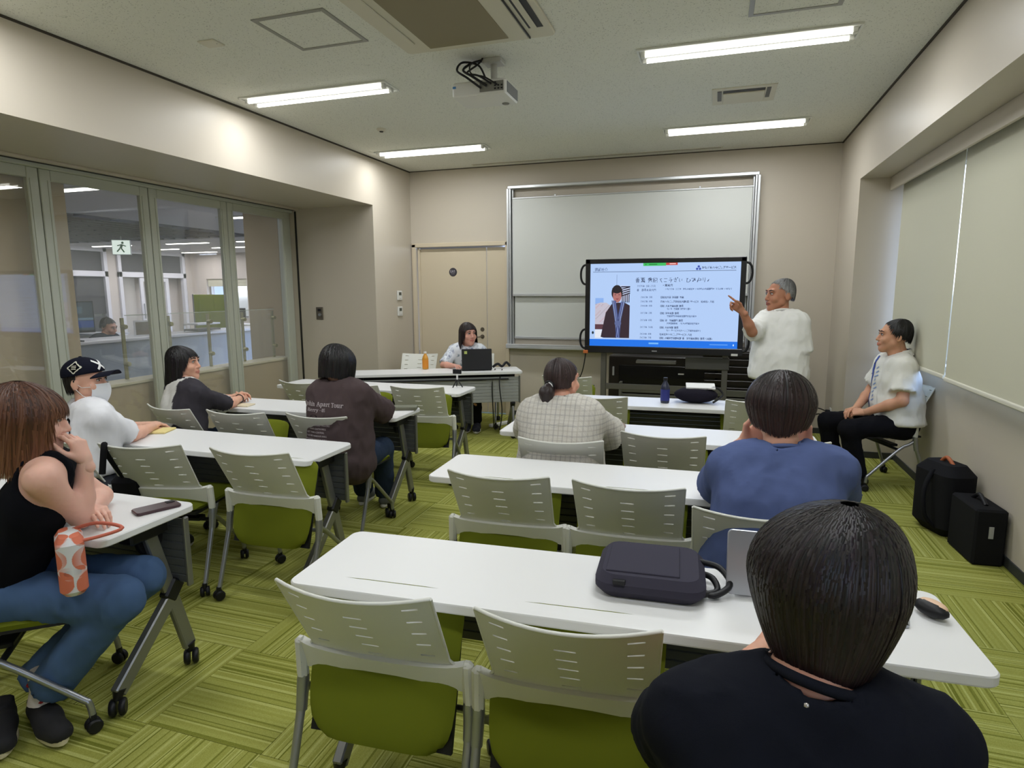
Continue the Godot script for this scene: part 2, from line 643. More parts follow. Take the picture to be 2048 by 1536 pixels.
func partition() -> void:
	var fr := mat("partition_frame", rgb(186, 189, 176), 0.4, 0.15)
	var dark := mat("partition_seal", rgb(30, 28, 24), 0.7)
	var glass := mat("partition_glass", Color(0.93, 0.96, 0.95, 0.06), 0.01)
	glass.transparency = BaseMaterial3D.TRANSPARENCY_ALPHA
	var zs := [-6.36, -5.40, -4.455, -3.50, -2.55, -1.60, -0.65, -0.36]
	for i in 6:
		var z0: float = zs[i] + 0.004
		var z1: float = zs[i + 1] - 0.004
		var w := Node3D.new()
		w.name = "window_%d" % (i + 2)
		add_child(w, true)
		w.position = Vector3(-4.87, 0, (z0 + z1) * 0.5)
		w.set_meta("kind", "structure")
		w.set_meta("label", "framed glass panel %s of the folding partition" % ["nearest the front wall", "second from the front wall", "third from the front wall", "fourth from the front wall", "fifth from the front wall", "sixth from the front wall"][i])
		w.set_meta("category", "window")
		var h := (z1 - z0) * 0.5
		for s in [-1.0, 1.0]:
			var g := G.new()
			g.box(Vector3(0, 1.25, s * (h - 0.042)), Vector3(0.044, 2.46, 0.084), 0.005)
			g.box(Vector3(0.024, 1.25, s * (h - 0.062)), Vector3(0.008, 2.3, 0.012), 0.002)
			part(w, "stile", g.mesh(), fr)
		var gt := G.new()
		gt.box(Vector3(0, 2.44, 0), Vector3(0.042, 0.08, h * 2 - 0.17), 0.004)
		part(w, "top_rail", gt.mesh(), fr)
		var gb := G.new()
		gb.box(Vector3(0, 0.07, 0), Vector3(0.042, 0.10, h * 2 - 0.17), 0.004)
		part(w, "bottom_rail", gb.mesh(), fr)
		part(w, "glass_pane", boxm(Vector3(0, 1.26, 0), Vector3(0.008, 2.28, h * 2 - 0.165)), glass)
	var g := G.new()
	g.box(Vector3(-4.87, 2.505, -3.2), Vector3(0.09, 0.05, 6.46), 0.004)
	g.box(Vector3(-4.93, 1.25, -6.4), Vector3(0.12, 2.5, 0.075), 0.004)
	struct("trim_3", g.mesh(), fr, "grey head track and end jamb of the folding glass partition")
	g = G.new()
	g.box(Vector3(-4.75, 2.52, -3.2), Vector3(0.05, 0.022, 6.46), 0.004)
	struct("trim_4", g.mesh(), wall_mat(), "beige cover strip along the soffit beside the partition track")
	g = G.new()
	g.box(Vector3(-4.79, 1.25, -6.436), Vector3(0.022, 2.5, 0.012), 0.002)
	g.box(Vector3(-4.80, 2.518, -3.2), Vector3(0.035, 0.02, 6.46), 0.002)
	struct("trim_5", g.mesh(), dark, "dark rubber seal at the head and end of the glass partition")

func hall() -> void:
	# the reading hall seen through the glass partition
	var wall := mat("hall_paint", rgb(200, 192, 184), 0.6)
	var white := mat("hall_white", rgb(214, 214, 216), 0.5)
	var grey := mat("hall_blind", rgb(72, 72, 74), 0.8)
	var glass: StandardMaterial3D = mats["partition_glass"]
	var steel := mat("steel", rgb(176, 178, 180), 0.35, 0.85)
	struct("floor_1", boxm(Vector3(-10.2, -0.06, -8.0), Vector3(10.4, 0.1, 15.0)), mat("hall_carpet", rgb(122, 120, 116), 0.95), "grey floor of the hall beyond the partition")
	var g := G.new()
	g.box(Vector3(-6.95, 2.76, -8.0), Vector3(3.7, 0.16, 15.0))
	g.box(Vector3(-12.1, 2.76, -13.1), Vector3(6.6, 0.16, 4.6))
	g.box(Vector3(-12.1, 3.06, -5.6), Vector3(6.6, 0.08, 10.6))
	struct("ceiling_1", g.mesh(), mat("hall_ceiling", rgb(206, 206, 208), 0.9), "pale ceiling of the hall with a dark louvred bay")
	# dark louvres
	var lv := thing("louvre_ceiling", "dark louvred ceiling bay with thin bright edges beyond the glass partition", "ceiling louvre", at(-12.0, 2.72, -5.9))
	g = G.new()
	g.box(Vector3(0, 0.2, 0), Vector3(6.3, 0.02, 9.7))
	part(lv, "backing", g.mesh(), mat("louvre_black", rgb(30, 31, 34), 0.8))
	var ls := mat("louvre_blade", rgb(62, 62, 66), 0.35, 0.4)
	var bl := boxm(Vector3(), Vector3(0.012, 0.12, 9.7))
	for i in 21:
		part(lv, "blade", bl, ls).position = Vector3(-3.1 + i * 0.31, 0.02, 0)
	var bm := boxm(Vector3(), Vector3(6.3, 0.1, 0.012))
	for i in 16:
		part(lv, "cross_blade", bm, ls).position = Vector3(0, 0.03, -4.8 + i * 0.6)
	# shell
	var cols := G.new()
	cols.box(Vector3(-15.35, 1.4, -8), Vector3(0.1, 2.8, 15))
	cols.box(Vector3(-15.18, 1.35, -15.1), Vector3(0.5, 2.7, 0.6))
	cols.box(Vector3(-15.15, 1.35, -12.45), Vector3(0.3, 2.7, 0.3))
	cols.box(Vector3(-15.1, 1.35, -8.5), Vector3(0.4, 2.7, 1.0))
	struct("wall_hall_left", cols.mesh(), wall, "pale far side wall of the hall")
	g = G.new()
	g.box(Vector3(-10.1, 2.32, -15.15), Vector3(10.4, 0.76, 0.3))
	g.box(Vector3(-10.1, 0.4, -15.15), Vector3(10.4, 0.8, 0.3))
	g.box(Vector3(-14.75, 1.37, -15.15), Vector3(0.7, 1.14, 0.3))
	g.box(Vector3(-12.45, 1.37, -15.15), Vector3(1.0, 1.14, 0.3))
	g.box(Vector3(-8.4, 1.37, -15.15), Vector3(5.0, 1.14, 0.3))
	struct("wall_hall_front", g.mesh(), wall, "pale end wall of the hall with two windows")
	struct("wall_hall_back", boxm(Vector3(-10.2, 1.4, -0.3), Vector3(10.4, 2.8, 0.2)), wall, "pale near wall of the hall")
	g = G.new()
	g.box(Vector3(-5.35, 1.4, -7.1), Vector3(0.5, 2.8, 1.2))
	g.box(Vector3(-5.25, 1.4, -2.1), Vector3(0.5, 2.8, 3.4))
	struct("wall_hall_right", g.mesh(), mat("corridor_paint", rgb(176, 158, 128), 0.6), "tan corridor wall just behind the glass partition")
	# side glazing and doors along the far side wall
	var fr := mat("hall_frame", rgb(216, 216, 222), 0.4)
	var bays := [[-10.4, -9.1, true], [-12.3, -10.5, false], [-14.8, -12.6, true]]
	for b in 3:
		var z0: float = bays[b][0]
		var z1: float = bays[b][1]
		var w := Node3D.new()
		w.name = "door_%d" % (b + 2)
		add_child(w, true)
		w.position = Vector3(-15.0, 0, (z0 + z1) * 0.5)
		w.set_meta("kind", "structure")
		w.set_meta("label", ["white framed glass door at the left of the hall's side wall", "glazed bay with dark lowered blinds beside the poster", "white framed glass door bay next to the hall's corner"][b])
		w.set_meta("category", "door")
		var h := (z1 - z0) * 0.5
		g = G.new()
		for s in [-1.0, 1.0]:
			g.box(Vector3(0, 1.35, s * (h - 0.05)), Vector3(0.12, 2.7, 0.1), 0.006)
		g.box(Vector3(0, 2.03, 0), Vector3(0.12, 0.14, h * 2), 0.006)
		g.box(Vector3(0, 2.64, 0), Vector3(0.12, 0.1, h * 2), 0.006)
		part(w, "door_frame", g.mesh(), fr)
		part(w, "transom_blind", boxm(Vector3(-0.03, 2.34, 0), Vector3(0.01, 0.5, h * 2 - 0.2)), grey)
		if bays[b][2]:
			g = G.new()
			for s in [-1.0, 1.0]:
				g.box(Vector3(0.02, 0.98, s * 0.42), Vector3(0.05, 1.94, 0.11), 0.006)
			g.box(Vector3(0.02, 0.12, 0), Vector3(0.05, 0.24, 0.75), 0.006)
			g.box(Vector3(0.02, 1.9, 0), Vector3(0.05, 0.1, 0.75), 0.006)
			part(w, "door_leaf", g.mesh(), fr)
			part(w, "glass_pane", boxm(Vector3(0.0, 1.05, 0), Vector3(0.01, 1.65, 0.74)), glass)
			part(w, "glass_pane", boxm(Vector3(0.0, 1.0, h * 0.5 + 0.28), Vector3(0.01, 1.9, h - 0.66)), glass)
			part(w, "door_handle", tubem([Vector3(0.08, 0.85, 0.42), Vector3(0.08, 1.25, 0.42)], 0.014, 8), steel)
		else:
			part(w, "blind", boxm(Vector3(-0.02, 1.5, -0.32), Vector3(0.01, 0.96, 1.06)), grey)
			part(w, "blind", boxm(Vector3(-0.02, 1.5, 0.55), Vector3(0.01, 0.96, 0.56)), grey)
			part(w, "lower_panel", boxm(Vector3(-0.02, 0.48, 0), Vector3(0.02, 0.94, h * 2 - 0.2)), grey)
			part(w, "glass_pane", boxm(Vector3(-0.05, 1.0, 0), Vector3(0.01, 1.9, h * 2 - 0.2)), glass)
	# a pale building outside
	var out := thing("outside_building", "pale building with square windows outside the hall's side doors", "building", at(-19.5, 0, -13))
	part(out, "facade", boxm(Vector3(0, 3, 0), Vector3(0.5, 8, 16)), mat("facade", rgb(190, 196, 208), 0.8))
	var pane := boxm(Vector3(), Vector3(0.08, 0.5, 0.45))
	for i in 6:
		for j in 5:
			part(out, "window", pane, mat("far_window", rgb(84, 92, 110), 0.3)).position = Vector3(0.28, 0.6 + j * 0.75, -6.2 + i * 1.05)
	# end wall windows
	for i in 2:
		var cx: float = [-13.65, -11.45][i]
		var w := Node3D.new()
		w.name = "window_%d" % (i + 10)
		add_child(w, true)
		w.position = Vector3(cx, 1.37, -15.14)
		w.set_meta("kind", "structure")
		w.set_meta("label", ["bright end-wall window of the hall behind the green screen board", "end-wall window of the hall with its cream blind lowered"][i])
		w.set_meta("category", "window")
		g = G.new()
		var hw: float = [0.75, 0.95][i]
		for s in [-1.0, 0.15, 1.0]:
			g.box(Vector3(s * (hw - 0.03), 0, 0), Vector3(0.06, 1.14, 0.06), 0.004)
		g.box(Vector3(0, 0.54, 0), Vector3(hw * 2, 0.06, 0.06), 0.004)
		g.box(Vector3(0, -0.54, 0), Vector3(hw * 2, 0.06, 0.06), 0.004)
		part(w, "window_frame", g.mesh(), steel)
		part(w, "glass_pane", boxm(Vector3(0, 0, -0.01), Vector3(hw * 2 - 0.1, 1.06, 0.006)), glass)
		if i == 0:
			part(w, "blind", boxm(Vector3(0, 0.47, 0.1), Vector3(hw * 2 - 0.06, 0.24, 0.01)), mats["blind_fabric"])
		else:
			part(w, "blind", boxm(Vector3(0.1, 0.02, 0.1), Vector3(hw * 2 - 0.3, 1.1, 0.01)), mats["blind_fabric"])
	# hall lamps
	var tube: StandardMaterial3D = mats["lamp_tube"]
	var spots := [[-13.9, -11.6], [-13.9, -13.0], [-11.6, -11.6], [-11.6, -13.0], [-9.6, -11.6], [-9.6, -13.0], [-6.6, -5.2], [-6.6, -7.9], [-13.9, -14.3], [-11.6, -14.3]]
	for i in spots.size():
		var t := thing("hall_lamp", "slim white ceiling lamp in the hall beyond the partition", "lamp", at(spots[i][0], 2.68, spots[i][1]), "slim ceiling lamps in the hall")
		part(t, "housing", boxm(Vector3(0, -0.006, 0), Vector3(1.26, 0.012, 0.2), 0.003), mats["lamp_enamel"])
		part(t, "tube", boxm(Vector3(0, -0.018, 0), Vector3(1.18, 0.012, 0.09), 0.004), tube)
		var l := AreaLight3D.new()
		l.name = "lamp_light"
		l.area_size = Vector2(1.2, 0.12)
		l.area_normalize_energy = true
		l.light_color = Color(0.99, 0.985, 1.0)
		l.light_energy = 1.5
		l.shadow_enabled = true
		l.position = Vector3(0, -0.04, 0)
		l.rotation_degrees = Vector3(-90, 0, 0)
		t.add_child(l, true)
	# low wall with glass screens on clamped posts, just behind the partition
	var tan_m: StandardMaterial3D = mats["corridor_paint"]
	g = G.new()
	g.box(Vector3(-5.06, 0.37, -5.1), Vector3(0.2, 0.74, 2.7), 0.004)
	struct("wall_low", g.mesh(), tan_m, "low beige wall behind the glass partition")
	struct("trim_6", boxm(Vector3(-5.06, 0.755, -5.1), Vector3(0.24, 0.03, 2.7), 0.006), mat("cap_board", rgb(206, 198, 170), 0.5), "pale capping board on the low wall")
	var brass := mat("screen_post", rgb(160, 156, 112), 0.4, 0.5)
	var gt := thing("glass_screen", "row of clear glass screens clamped to slim posts on the low wall", "glass screen", at(-5.1, 0.77, -5.1))
	for i in 5:
		var z := 0.8 - i * 0.507
		part(gt, "post", boxm(Vector3(-0.02, 0.28, z), Vector3(0.022, 0.56, 0.03), 0.003), brass)
		for y in [0.14, 0.48]:
			var c := G.new()
			c.lathe([Vector2(0, -0.026), Vector2(0.02, -0.026), Vector2(0.024, 0), Vector2(0.02, 0.026), Vector2(0, 0.026)], 10, Transform3D(Basis(Vector3.RIGHT, -PI / 2).rotated(Vector3.UP, PI / 2), Vector3(0, y, z)))
			part(gt, "clamp", c.mesh(), brass)
		if i < 4:
			part(gt, "glass_pane", boxm(Vector3(0.01, 0.3, z - 0.2535), Vector3(0.008, 0.56, 0.49)), glass)
			part(gt, "top_edge", boxm(Vector3(0.01, 0.583, z - 0.2535), Vector3(0.01, 0.006, 0.49)), mat("glass_edge", rgb(196, 205, 192), 0.3))
	# reception counter
	var ct := thing("reception_counter", "long reception counter with pale blue-grey front and white top", "counter", at(-7.05, 0, -6.2))
	part(ct, "front_panel", boxm(Vector3(0.12, 0.48, 0), Vector3(0.06, 0.96, 4.6), 0.004), mat("counter_front", rgb(150, 158, 168), 0.5))
	part(ct, "counter_top", boxm(Vector3(-0.02, 0.985, 0), Vector3(0.5, 0.04, 4.66), 0.008), white)
	part(ct, "end_panel", boxm(Vector3(-0.1, 0.48, -2.25), Vector3(0.38, 0.96, 0.05), 0.004), white)
	part(ct, "desk_board", boxm(Vector3(-0.45, 0.72, 0), Vector3(0.75, 0.03, 4.5), 0.005), white)
	for z in [-2.2, 0.0, 2.2]:
		part(ct, "side_panel", boxm(Vector3(-0.45, 0.36, z), Vector3(0.7, 0.7, 0.03)), white)
	var blk := mat("black_plastic", rgb(24, 24, 27), 0.45)
	var scr := mat("monitor_picture", Color.BLACK, 0.3)
	var im := Image.create(64, 40, false, Image.FORMAT_RGB8)
	im.fill(rgb(52, 62, 70))
	im.fill_rect(Rect2i(0, 26, 64, 10), rgb(36, 62, 120))
	im.fill_rect(Rect2i(20, 6, 30, 10), rgb(74, 92, 104))
	im.fill_rect(Rect2i(0, 22, 64, 3), rgb(88, 112, 130))
	scr.emission_enabled = true
	scr.emission_texture = ImageTexture.create_from_image(im)
	scr.emission_energy_multiplier = 0.7
	monitor("desk_monitor", "black monitor with a dark blue picture on the reception counter", at(-6.93, 1.005, -5.16, 68), 0.5, 0.36, blk, scr)
	monitor("desk_monitor", "smaller of the two black monitors on the far table by the cream blind", at(-11.9, 0.74, -13.4, 10), 0.42, 0.3, blk, null)
	monitor("desk_monitor", "larger of the two black monitors on the far table by the cream blind", at(-11.1, 0.74, -13.3, -8), 0.62, 0.42, blk, null)
	# what stands on the counter
	var paper := mat("paper", rgb(222, 222, 220), 0.8)
	var pf := thing("photo_frame", "small framed picture standing on the reception counter", "picture frame", at(-6.95, 1.005, -6.15, 75))
	part(pf, "frame", boxm(Vector3(0, 0.1, 0), Vector3(0.26, 0.2, 0.02), 0.003), white)
	part(pf, "picture", boxm(Vector3(0, 0.1, 0.011), Vector3(0.22, 0.16, 0.004)), mat("print_dim", rgb(112, 100, 84), 0.5))
	var tr := thing("letter_tray", "two-tier grey letter tray on the reception counter", "tray", at(-6.95, 1.005, -7.1))
	for i in 2:
		part(tr, "tray", boxm(Vector3(0, 0.03 + 0.08 * i, 0), Vector3(0.26, 0.025, 0.42), 0.004), [blk, white][i])
	part(tr, "upright", boxm(Vector3(-0.12, 0.06, 0.2), Vector3(0.01, 0.12, 0.02)), steel)
	lone("label_card", boxm(Vector3(0, 0.04, 0), Vector3(0.01, 0.08, 0.07)), paper, "small white card standing beside the framed picture", "card", at(-6.95, 1.005, -6.5))
	# a worker bending behind the counter is built with the people; poster and exit sign
	var po := thing("notice_poster", "orange and white notice poster on the hall's dark blind bay", "poster", at(-14.86, 1.66, -10.75))
	var pim := Image.create(48, 64, false, Image.FORMAT_RGB8)
	pim.fill(rgb(228, 216, 190))
	pim.fill_rect(Rect2i(0, 0, 48, 10), rgb(206, 66, 44))
	pim.fill_rect(Rect2i(6, 18, 22, 14), rgb(214, 120, 60))
	pim.fill_rect(Rect2i(24, 30, 18, 16), rgb(196, 84, 66))
	pim.fill_rect(Rect2i(6, 52, 34, 3), rgb(90, 90, 96))
	var pm := mat("poster_print", Color.WHITE, 0.6)
	pm.albedo_texture = ImageTexture.create_from_image(pim)
	var pq := MeshInstance3D.new()
	pq.name = "sheet"
	var qm := QuadMesh.new()
	qm.size = Vector2(0.42, 0.58)
	pq.mesh = qm
	pq.material_override = pm
	pq.rotation_degrees.y = 90
	pq.position.x = 0.012
	po.add_child(pq, true)
	part(po, "backing", boxm(Vector3(), Vector3(0.02, 0.6, 0.44)), paper)
	var ex := thing("exit_sign", "green and white hanging exit sign with a running figure in the hall", "exit sign", at(-11.6, 2.47, -9.9, 35))
	part(ex, "case", boxm(Vector3(), Vector3(0.34, 0.3, 0.05), 0.004), white)
	var em := mat("exit_face", rgb(230, 240, 232), 0.4)
	em.emission_enabled = true
	em.emission = rgb(225, 240, 230)
	em.emission_energy_multiplier = 0.9
	part(ex, "lit_face", boxm(Vector3(0, 0, 0.026), Vector3(0.32, 0.28, 0.004)), em)
	var gg := mat("exit_green", rgb(30, 130, 80), 0.5)
	var fg := G.new()
	fg.ball(Vector3(0.03, 0.09, 0.03), Vector3(0.024, 0.024, 0.004), 10)
	fg.bar(Vector3(0.02, 0.06, 0.03), Vector3(-0.01, -0.02, 0.03), 0.045, 0.006)
	fg.bar(Vector3(0.0, -0.02, 0.03), Vector3(0.05, -0.1, 0.03), 0.026, 0.006)
	fg.bar(Vector3(-0.02, -0.02, 0.03), Vector3(-0.08, -0.09, 0.03), 0.026, 0.006)
	fg.bar(Vector3(0.02, 0.05, 0.03), Vector3(0.09, 0.02, 0.03), 0.02, 0.006)
	fg.bar(Vector3(0.0, 0.05, 0.03), Vector3(-0.07, 0.03, 0.03), 0.02, 0.006)
	part(ex, "running_figure", fg.mesh(), gg)
	part(ex, "hanger", tubem([Vector3(0, 0.15, 0), Vector3(0, 0.22, 0)], 0.01), steel)
	var el := AreaLight3D.new()
	el.name = "sign_light"
	el.area_size = Vector2(0.32, 0.28)
	el.area_normalize_energy = true
	el.light_color = Color(0.85, 1.0, 0.9)
	el.light_energy = 0.04
	el.shadow_enabled = true
	el.position = Vector3(0, 0, 0.04)
	el.rotation_degrees.y = 180
	ex.add_child(el, true)
	# green screen board and tables
	var gb := thing("screen_board", "lime green fabric screen board standing in the hall", "partition board", at(-11.2, 0, -11.9))
	part(gb, "fabric_panel", boxm(Vector3(0, 1.0, 0), Vector3(1.25, 1.0, 0.04), 0.006), cloth("lime_fabric", rgb(132, 148, 40)))
	part(gb, "frame_post", boxm(Vector3(-0.64, 0.76, 0), Vector3(0.04, 1.5, 0.05), 0.004), steel)
	part(gb, "frame_post", boxm(Vector3(0.64, 0.76, 0), Vector3(0.04, 1.5, 0.05), 0.004), steel)
	part(gb, "foot", boxm(Vector3(-0.64, 0.015, 0), Vector3(0.05, 0.03, 0.5), 0.004), steel)
	part(gb, "foot", boxm(Vector3(0.64, 0.015, 0), Vector3(0.05, 0.03, 0.5), 0.004), steel)
	var tb := [[-11.5, -13.4, 2.2], [-9.6, -10.4, 1.6], [-12.4, -9.6, 1.6], [-10.2, -8.4, 1.6]]
	for i in 4:
		var t := thing("hall_table", ["white hall table carrying two monitors by the end wall", "white hall table in front of the green screen board", "white hall table near the poster bay", "white hall table closest to the reception counter"][i], "table", at(tb[i][0], 0, tb[i][1]), "white tables in the hall")
		part(t, "tabletop", boxm(Vector3(0, 0.72, 0), Vector3(tb[i][2], 0.03, 0.6), 0.006), white)
		for sx in [-1, 1]:
			for sz in [-1, 1]:
				part(t, "leg", tubem([Vector3(sx * (tb[i][2] * 0.5 - 0.08), 0.0, sz * 0.24), Vector3(sx * (tb[i][2] * 0.5 - 0.08), 0.71, sz * 0.24)], 0.016, 8), steel)
		part(t, "modesty_panel", boxm(Vector3(0, 0.5, -0.2), Vector3(tb[i][2] - 0.2, 0.3, 0.012)), paper)

func monitor(called: String, label: String, xf: Transform3D, w: float, h: float, m: Material, screen: Material) -> void:
	var t := thing(called, label, "monitor", xf, "")
	part(t, "stand_base", boxm(Vector3(0, 0.008, 0), Vector3(0.22, 0.014, 0.16), 0.004), m)
	part(t, "stand_neck", boxm(Vector3(0, 0.08, -0.02), Vector3(0.05, 0.16, 0.02), 0.003), m)
	part(t, "case", boxm(Vector3(0, 0.1 + h * 0.5, 0), Vector3(w, h, 0.035), 0.006), m)
	if screen:
		var q := QuadMesh.new()
		q.size = Vector2(w - 0.03, h - 0.04)
		part(t, "screen", q, screen).position = Vector3(0, 0.105 + h * 0.5, 0.0182)
		var l := AreaLight3D.new()
		l.name = "screen_light"
		l.area_size = Vector2(w - 0.03, h - 0.04)
		l.area_normalize_energy = true
		l.light_color = Color(0.6, 0.75, 1.0)
		l.light_energy = 0.03
		l.shadow_enabled = true
		l.position = Vector3(0, 0.105 + h * 0.5, 0.03)
		l.rotation_degrees.y = 180
		t.add_child(l, true)

# pen strokes of characters on a 10 x 10 grid: each word is one line of digit pairs x y
const STROKES := {
	"香": "7021 1383 5157 5315 5385 2676 2979 2629 7679 2777", "西": "1090 2282 2299 2929 8299 4047 6067 4726 6797 2888", "秀": "7021 1282 5054 5214 5284 2575 456492 4529 7586 8678", "紀": "3013 1343 4316 1646 3639 1719 5759 5191 9195 9555 5559 9999 9997",
	"(": "620323264669 ", ")": "384657577438", "こ": "2282 2878", "う": "3161 25847567595", "ざ": "1373 4066 6666 3638689 8081 9091", "い": "2226384 7376", "ひ": "12422429699685 8496", "で": "1282 824638578 7476 8486", "の": "512938269693739 ", "り": "3136 7174695",
	"あ": "1272 4038 6438277693 ", "な": "1242 3016 6273 6579465864", "ぶ": "4151 3355478 2618 7686 8081 9091", "き": "1363 1575 4067 3738689", "ハ": "3218 6288", "ウ": "5052 1494 1416 9479459", "ジ": "1222 1424 3989 8081 9091", "ン": "1333 2988", "グ": "4024 4282 823929 8091", "サ": "1393 3036 7075479", "ー": "1595", "ビ": "2129 2989 8325 8091", "ス": "1282 821929 5598",
	"講": "1131 1333 1535 1739 4191 4393 6054 8084 4595 4945 9599 4797", "師": "2014 1444 1619 1949 4649 5191 5359 9399 7019", "介": "5015 5095 3539 7579", "年": "3023 2292 2525 2585 1696 5259", "月": "2181 2128 8189 2484 2686", "日": "2181 2929 2129 8189 2585", "本": "1383 5059 5318 5389 3777", "社": "2022 1353 5317 3339 7079 5494 4999", "大": "1393 5054 5419 5499", "学": "2032 5052 8072 1494 1416 9496 3676 7655 5559 1898", "部": "1151 3031 2233 1353 1555 1959 1519 5559 6169 6191 9174 7496 9678", "卒": "5051 1292 3353 7354 1696 5059", "業": "3032 7072 1393 1595 1797 5359 5719 5799", "入": "4051 5119 5199", "長": "3035 3080 3282 3484 1696 3639 6689", "法": "1021 1323 1928 6064 4292 1595 5548 4888", "営": "2132 5152 8172 1393 3575 3555 3979", "門": "1119 1141 4144 1444 6164 6191 9199 6494", "同": "1119 1191 9199 3373 3675 3639 7679 3979", "開": "1119 1141 4144 6164 6191 9199 3575 2787 4548 6569",
	"0": "3272 3838 3238 7278", "1": "5058 3150", "2": "3161 7174 3835 3878", "3": "3171 7178 4474 3878", "4": "6068 6026 2686", "5": "7131 3134 3474 7478 7838", "6": "6133 3338 3878 7874 7434", "7": "2181 8148", "8": "3171 3878 3138 7178 3474", "9": "7131 3134 3474 7178 7868", "・": "5556", "●": "4455 5464 4565 5546",
}

func pen(im: Image, a: Vector2, b: Vector2, w: float, c: Color) -> void:
	var n := int(a.distance_to(b) / 0.6) + 1
	for i in n + 1:
		var p := a.lerp(b, float(i) / n)
		for dx in range(int(-w), int(w) + 2):
			for dy in range(int(-w), int(w) + 2):
				var q := Vector2i(int(p.x) + dx, int(p.y) + dy)
				if Vector2(q).distance_to(p) <= w and q.x >= 0 and q.y >= 0 and q.x < im.get_width() and q.y < im.get_height():
					im.set_pixelv(q, c)

func scribe(im: Image, text: String, at_px: Vector2, size: float, w: float, c: Color, advance := 1.08) -> void:
	var x := at_px.x
	for ch in text:
		if ch == " ":
			x += size * 0.5
			continue
		var narrow := ch in "0123456789()・"
		if STROKES.has(ch):
			for line in STROKES[ch].split(" ", false):
				for k in range(0, line.length() - 3, 2):
					var a := Vector2(float(line[k]), float(line[k + 1]))
					var b := Vector2(float(line[k + 2]), float(line[k + 3]))
					var sx := 0.6 if narrow else 1.0
					pen(im, Vector2(x, at_px.y) + a * Vector2(sx, 1) * size / 9.5, Vector2(x, at_px.y) + b * Vector2(sx, 1) * size / 9.5, w, c)
		x += size * advance * (0.62 if narrow else 1.0)

func oval(im: Image, c: Vector2, r: Vector2, col: Color) -> void:
	for y in range(int(c.y - r.y), int(c.y + r.y) + 1):
		for x in range(int(c.x - r.x), int(c.x + r.x) + 1):
			if ((Vector2(x, y) - c) / r).length() <= 1.0 and x >= 0 and y >= 0 and x < im.get_width() and y < im.get_height():
				im.set_pixel(x, y, col)

func blob(im: Image, poly: Array, col: Color) -> void:
	var pk := PackedVector2Array(poly)
	var lo := pk[0]
	var hi := pk[0]
	for p in pk:
		lo = lo.min(p)
		hi = hi.max(p)
	for y in range(int(lo.y), int(hi.y) + 1):
		for x in range(int(lo.x), int(hi.x) + 1):
			if Geometry2D.is_point_in_polygon(Vector2(x, y), pk):
				im.set_pixel(clampi(x, 0, im.get_width() - 1), clampi(y, 0, im.get_height() - 1), col)

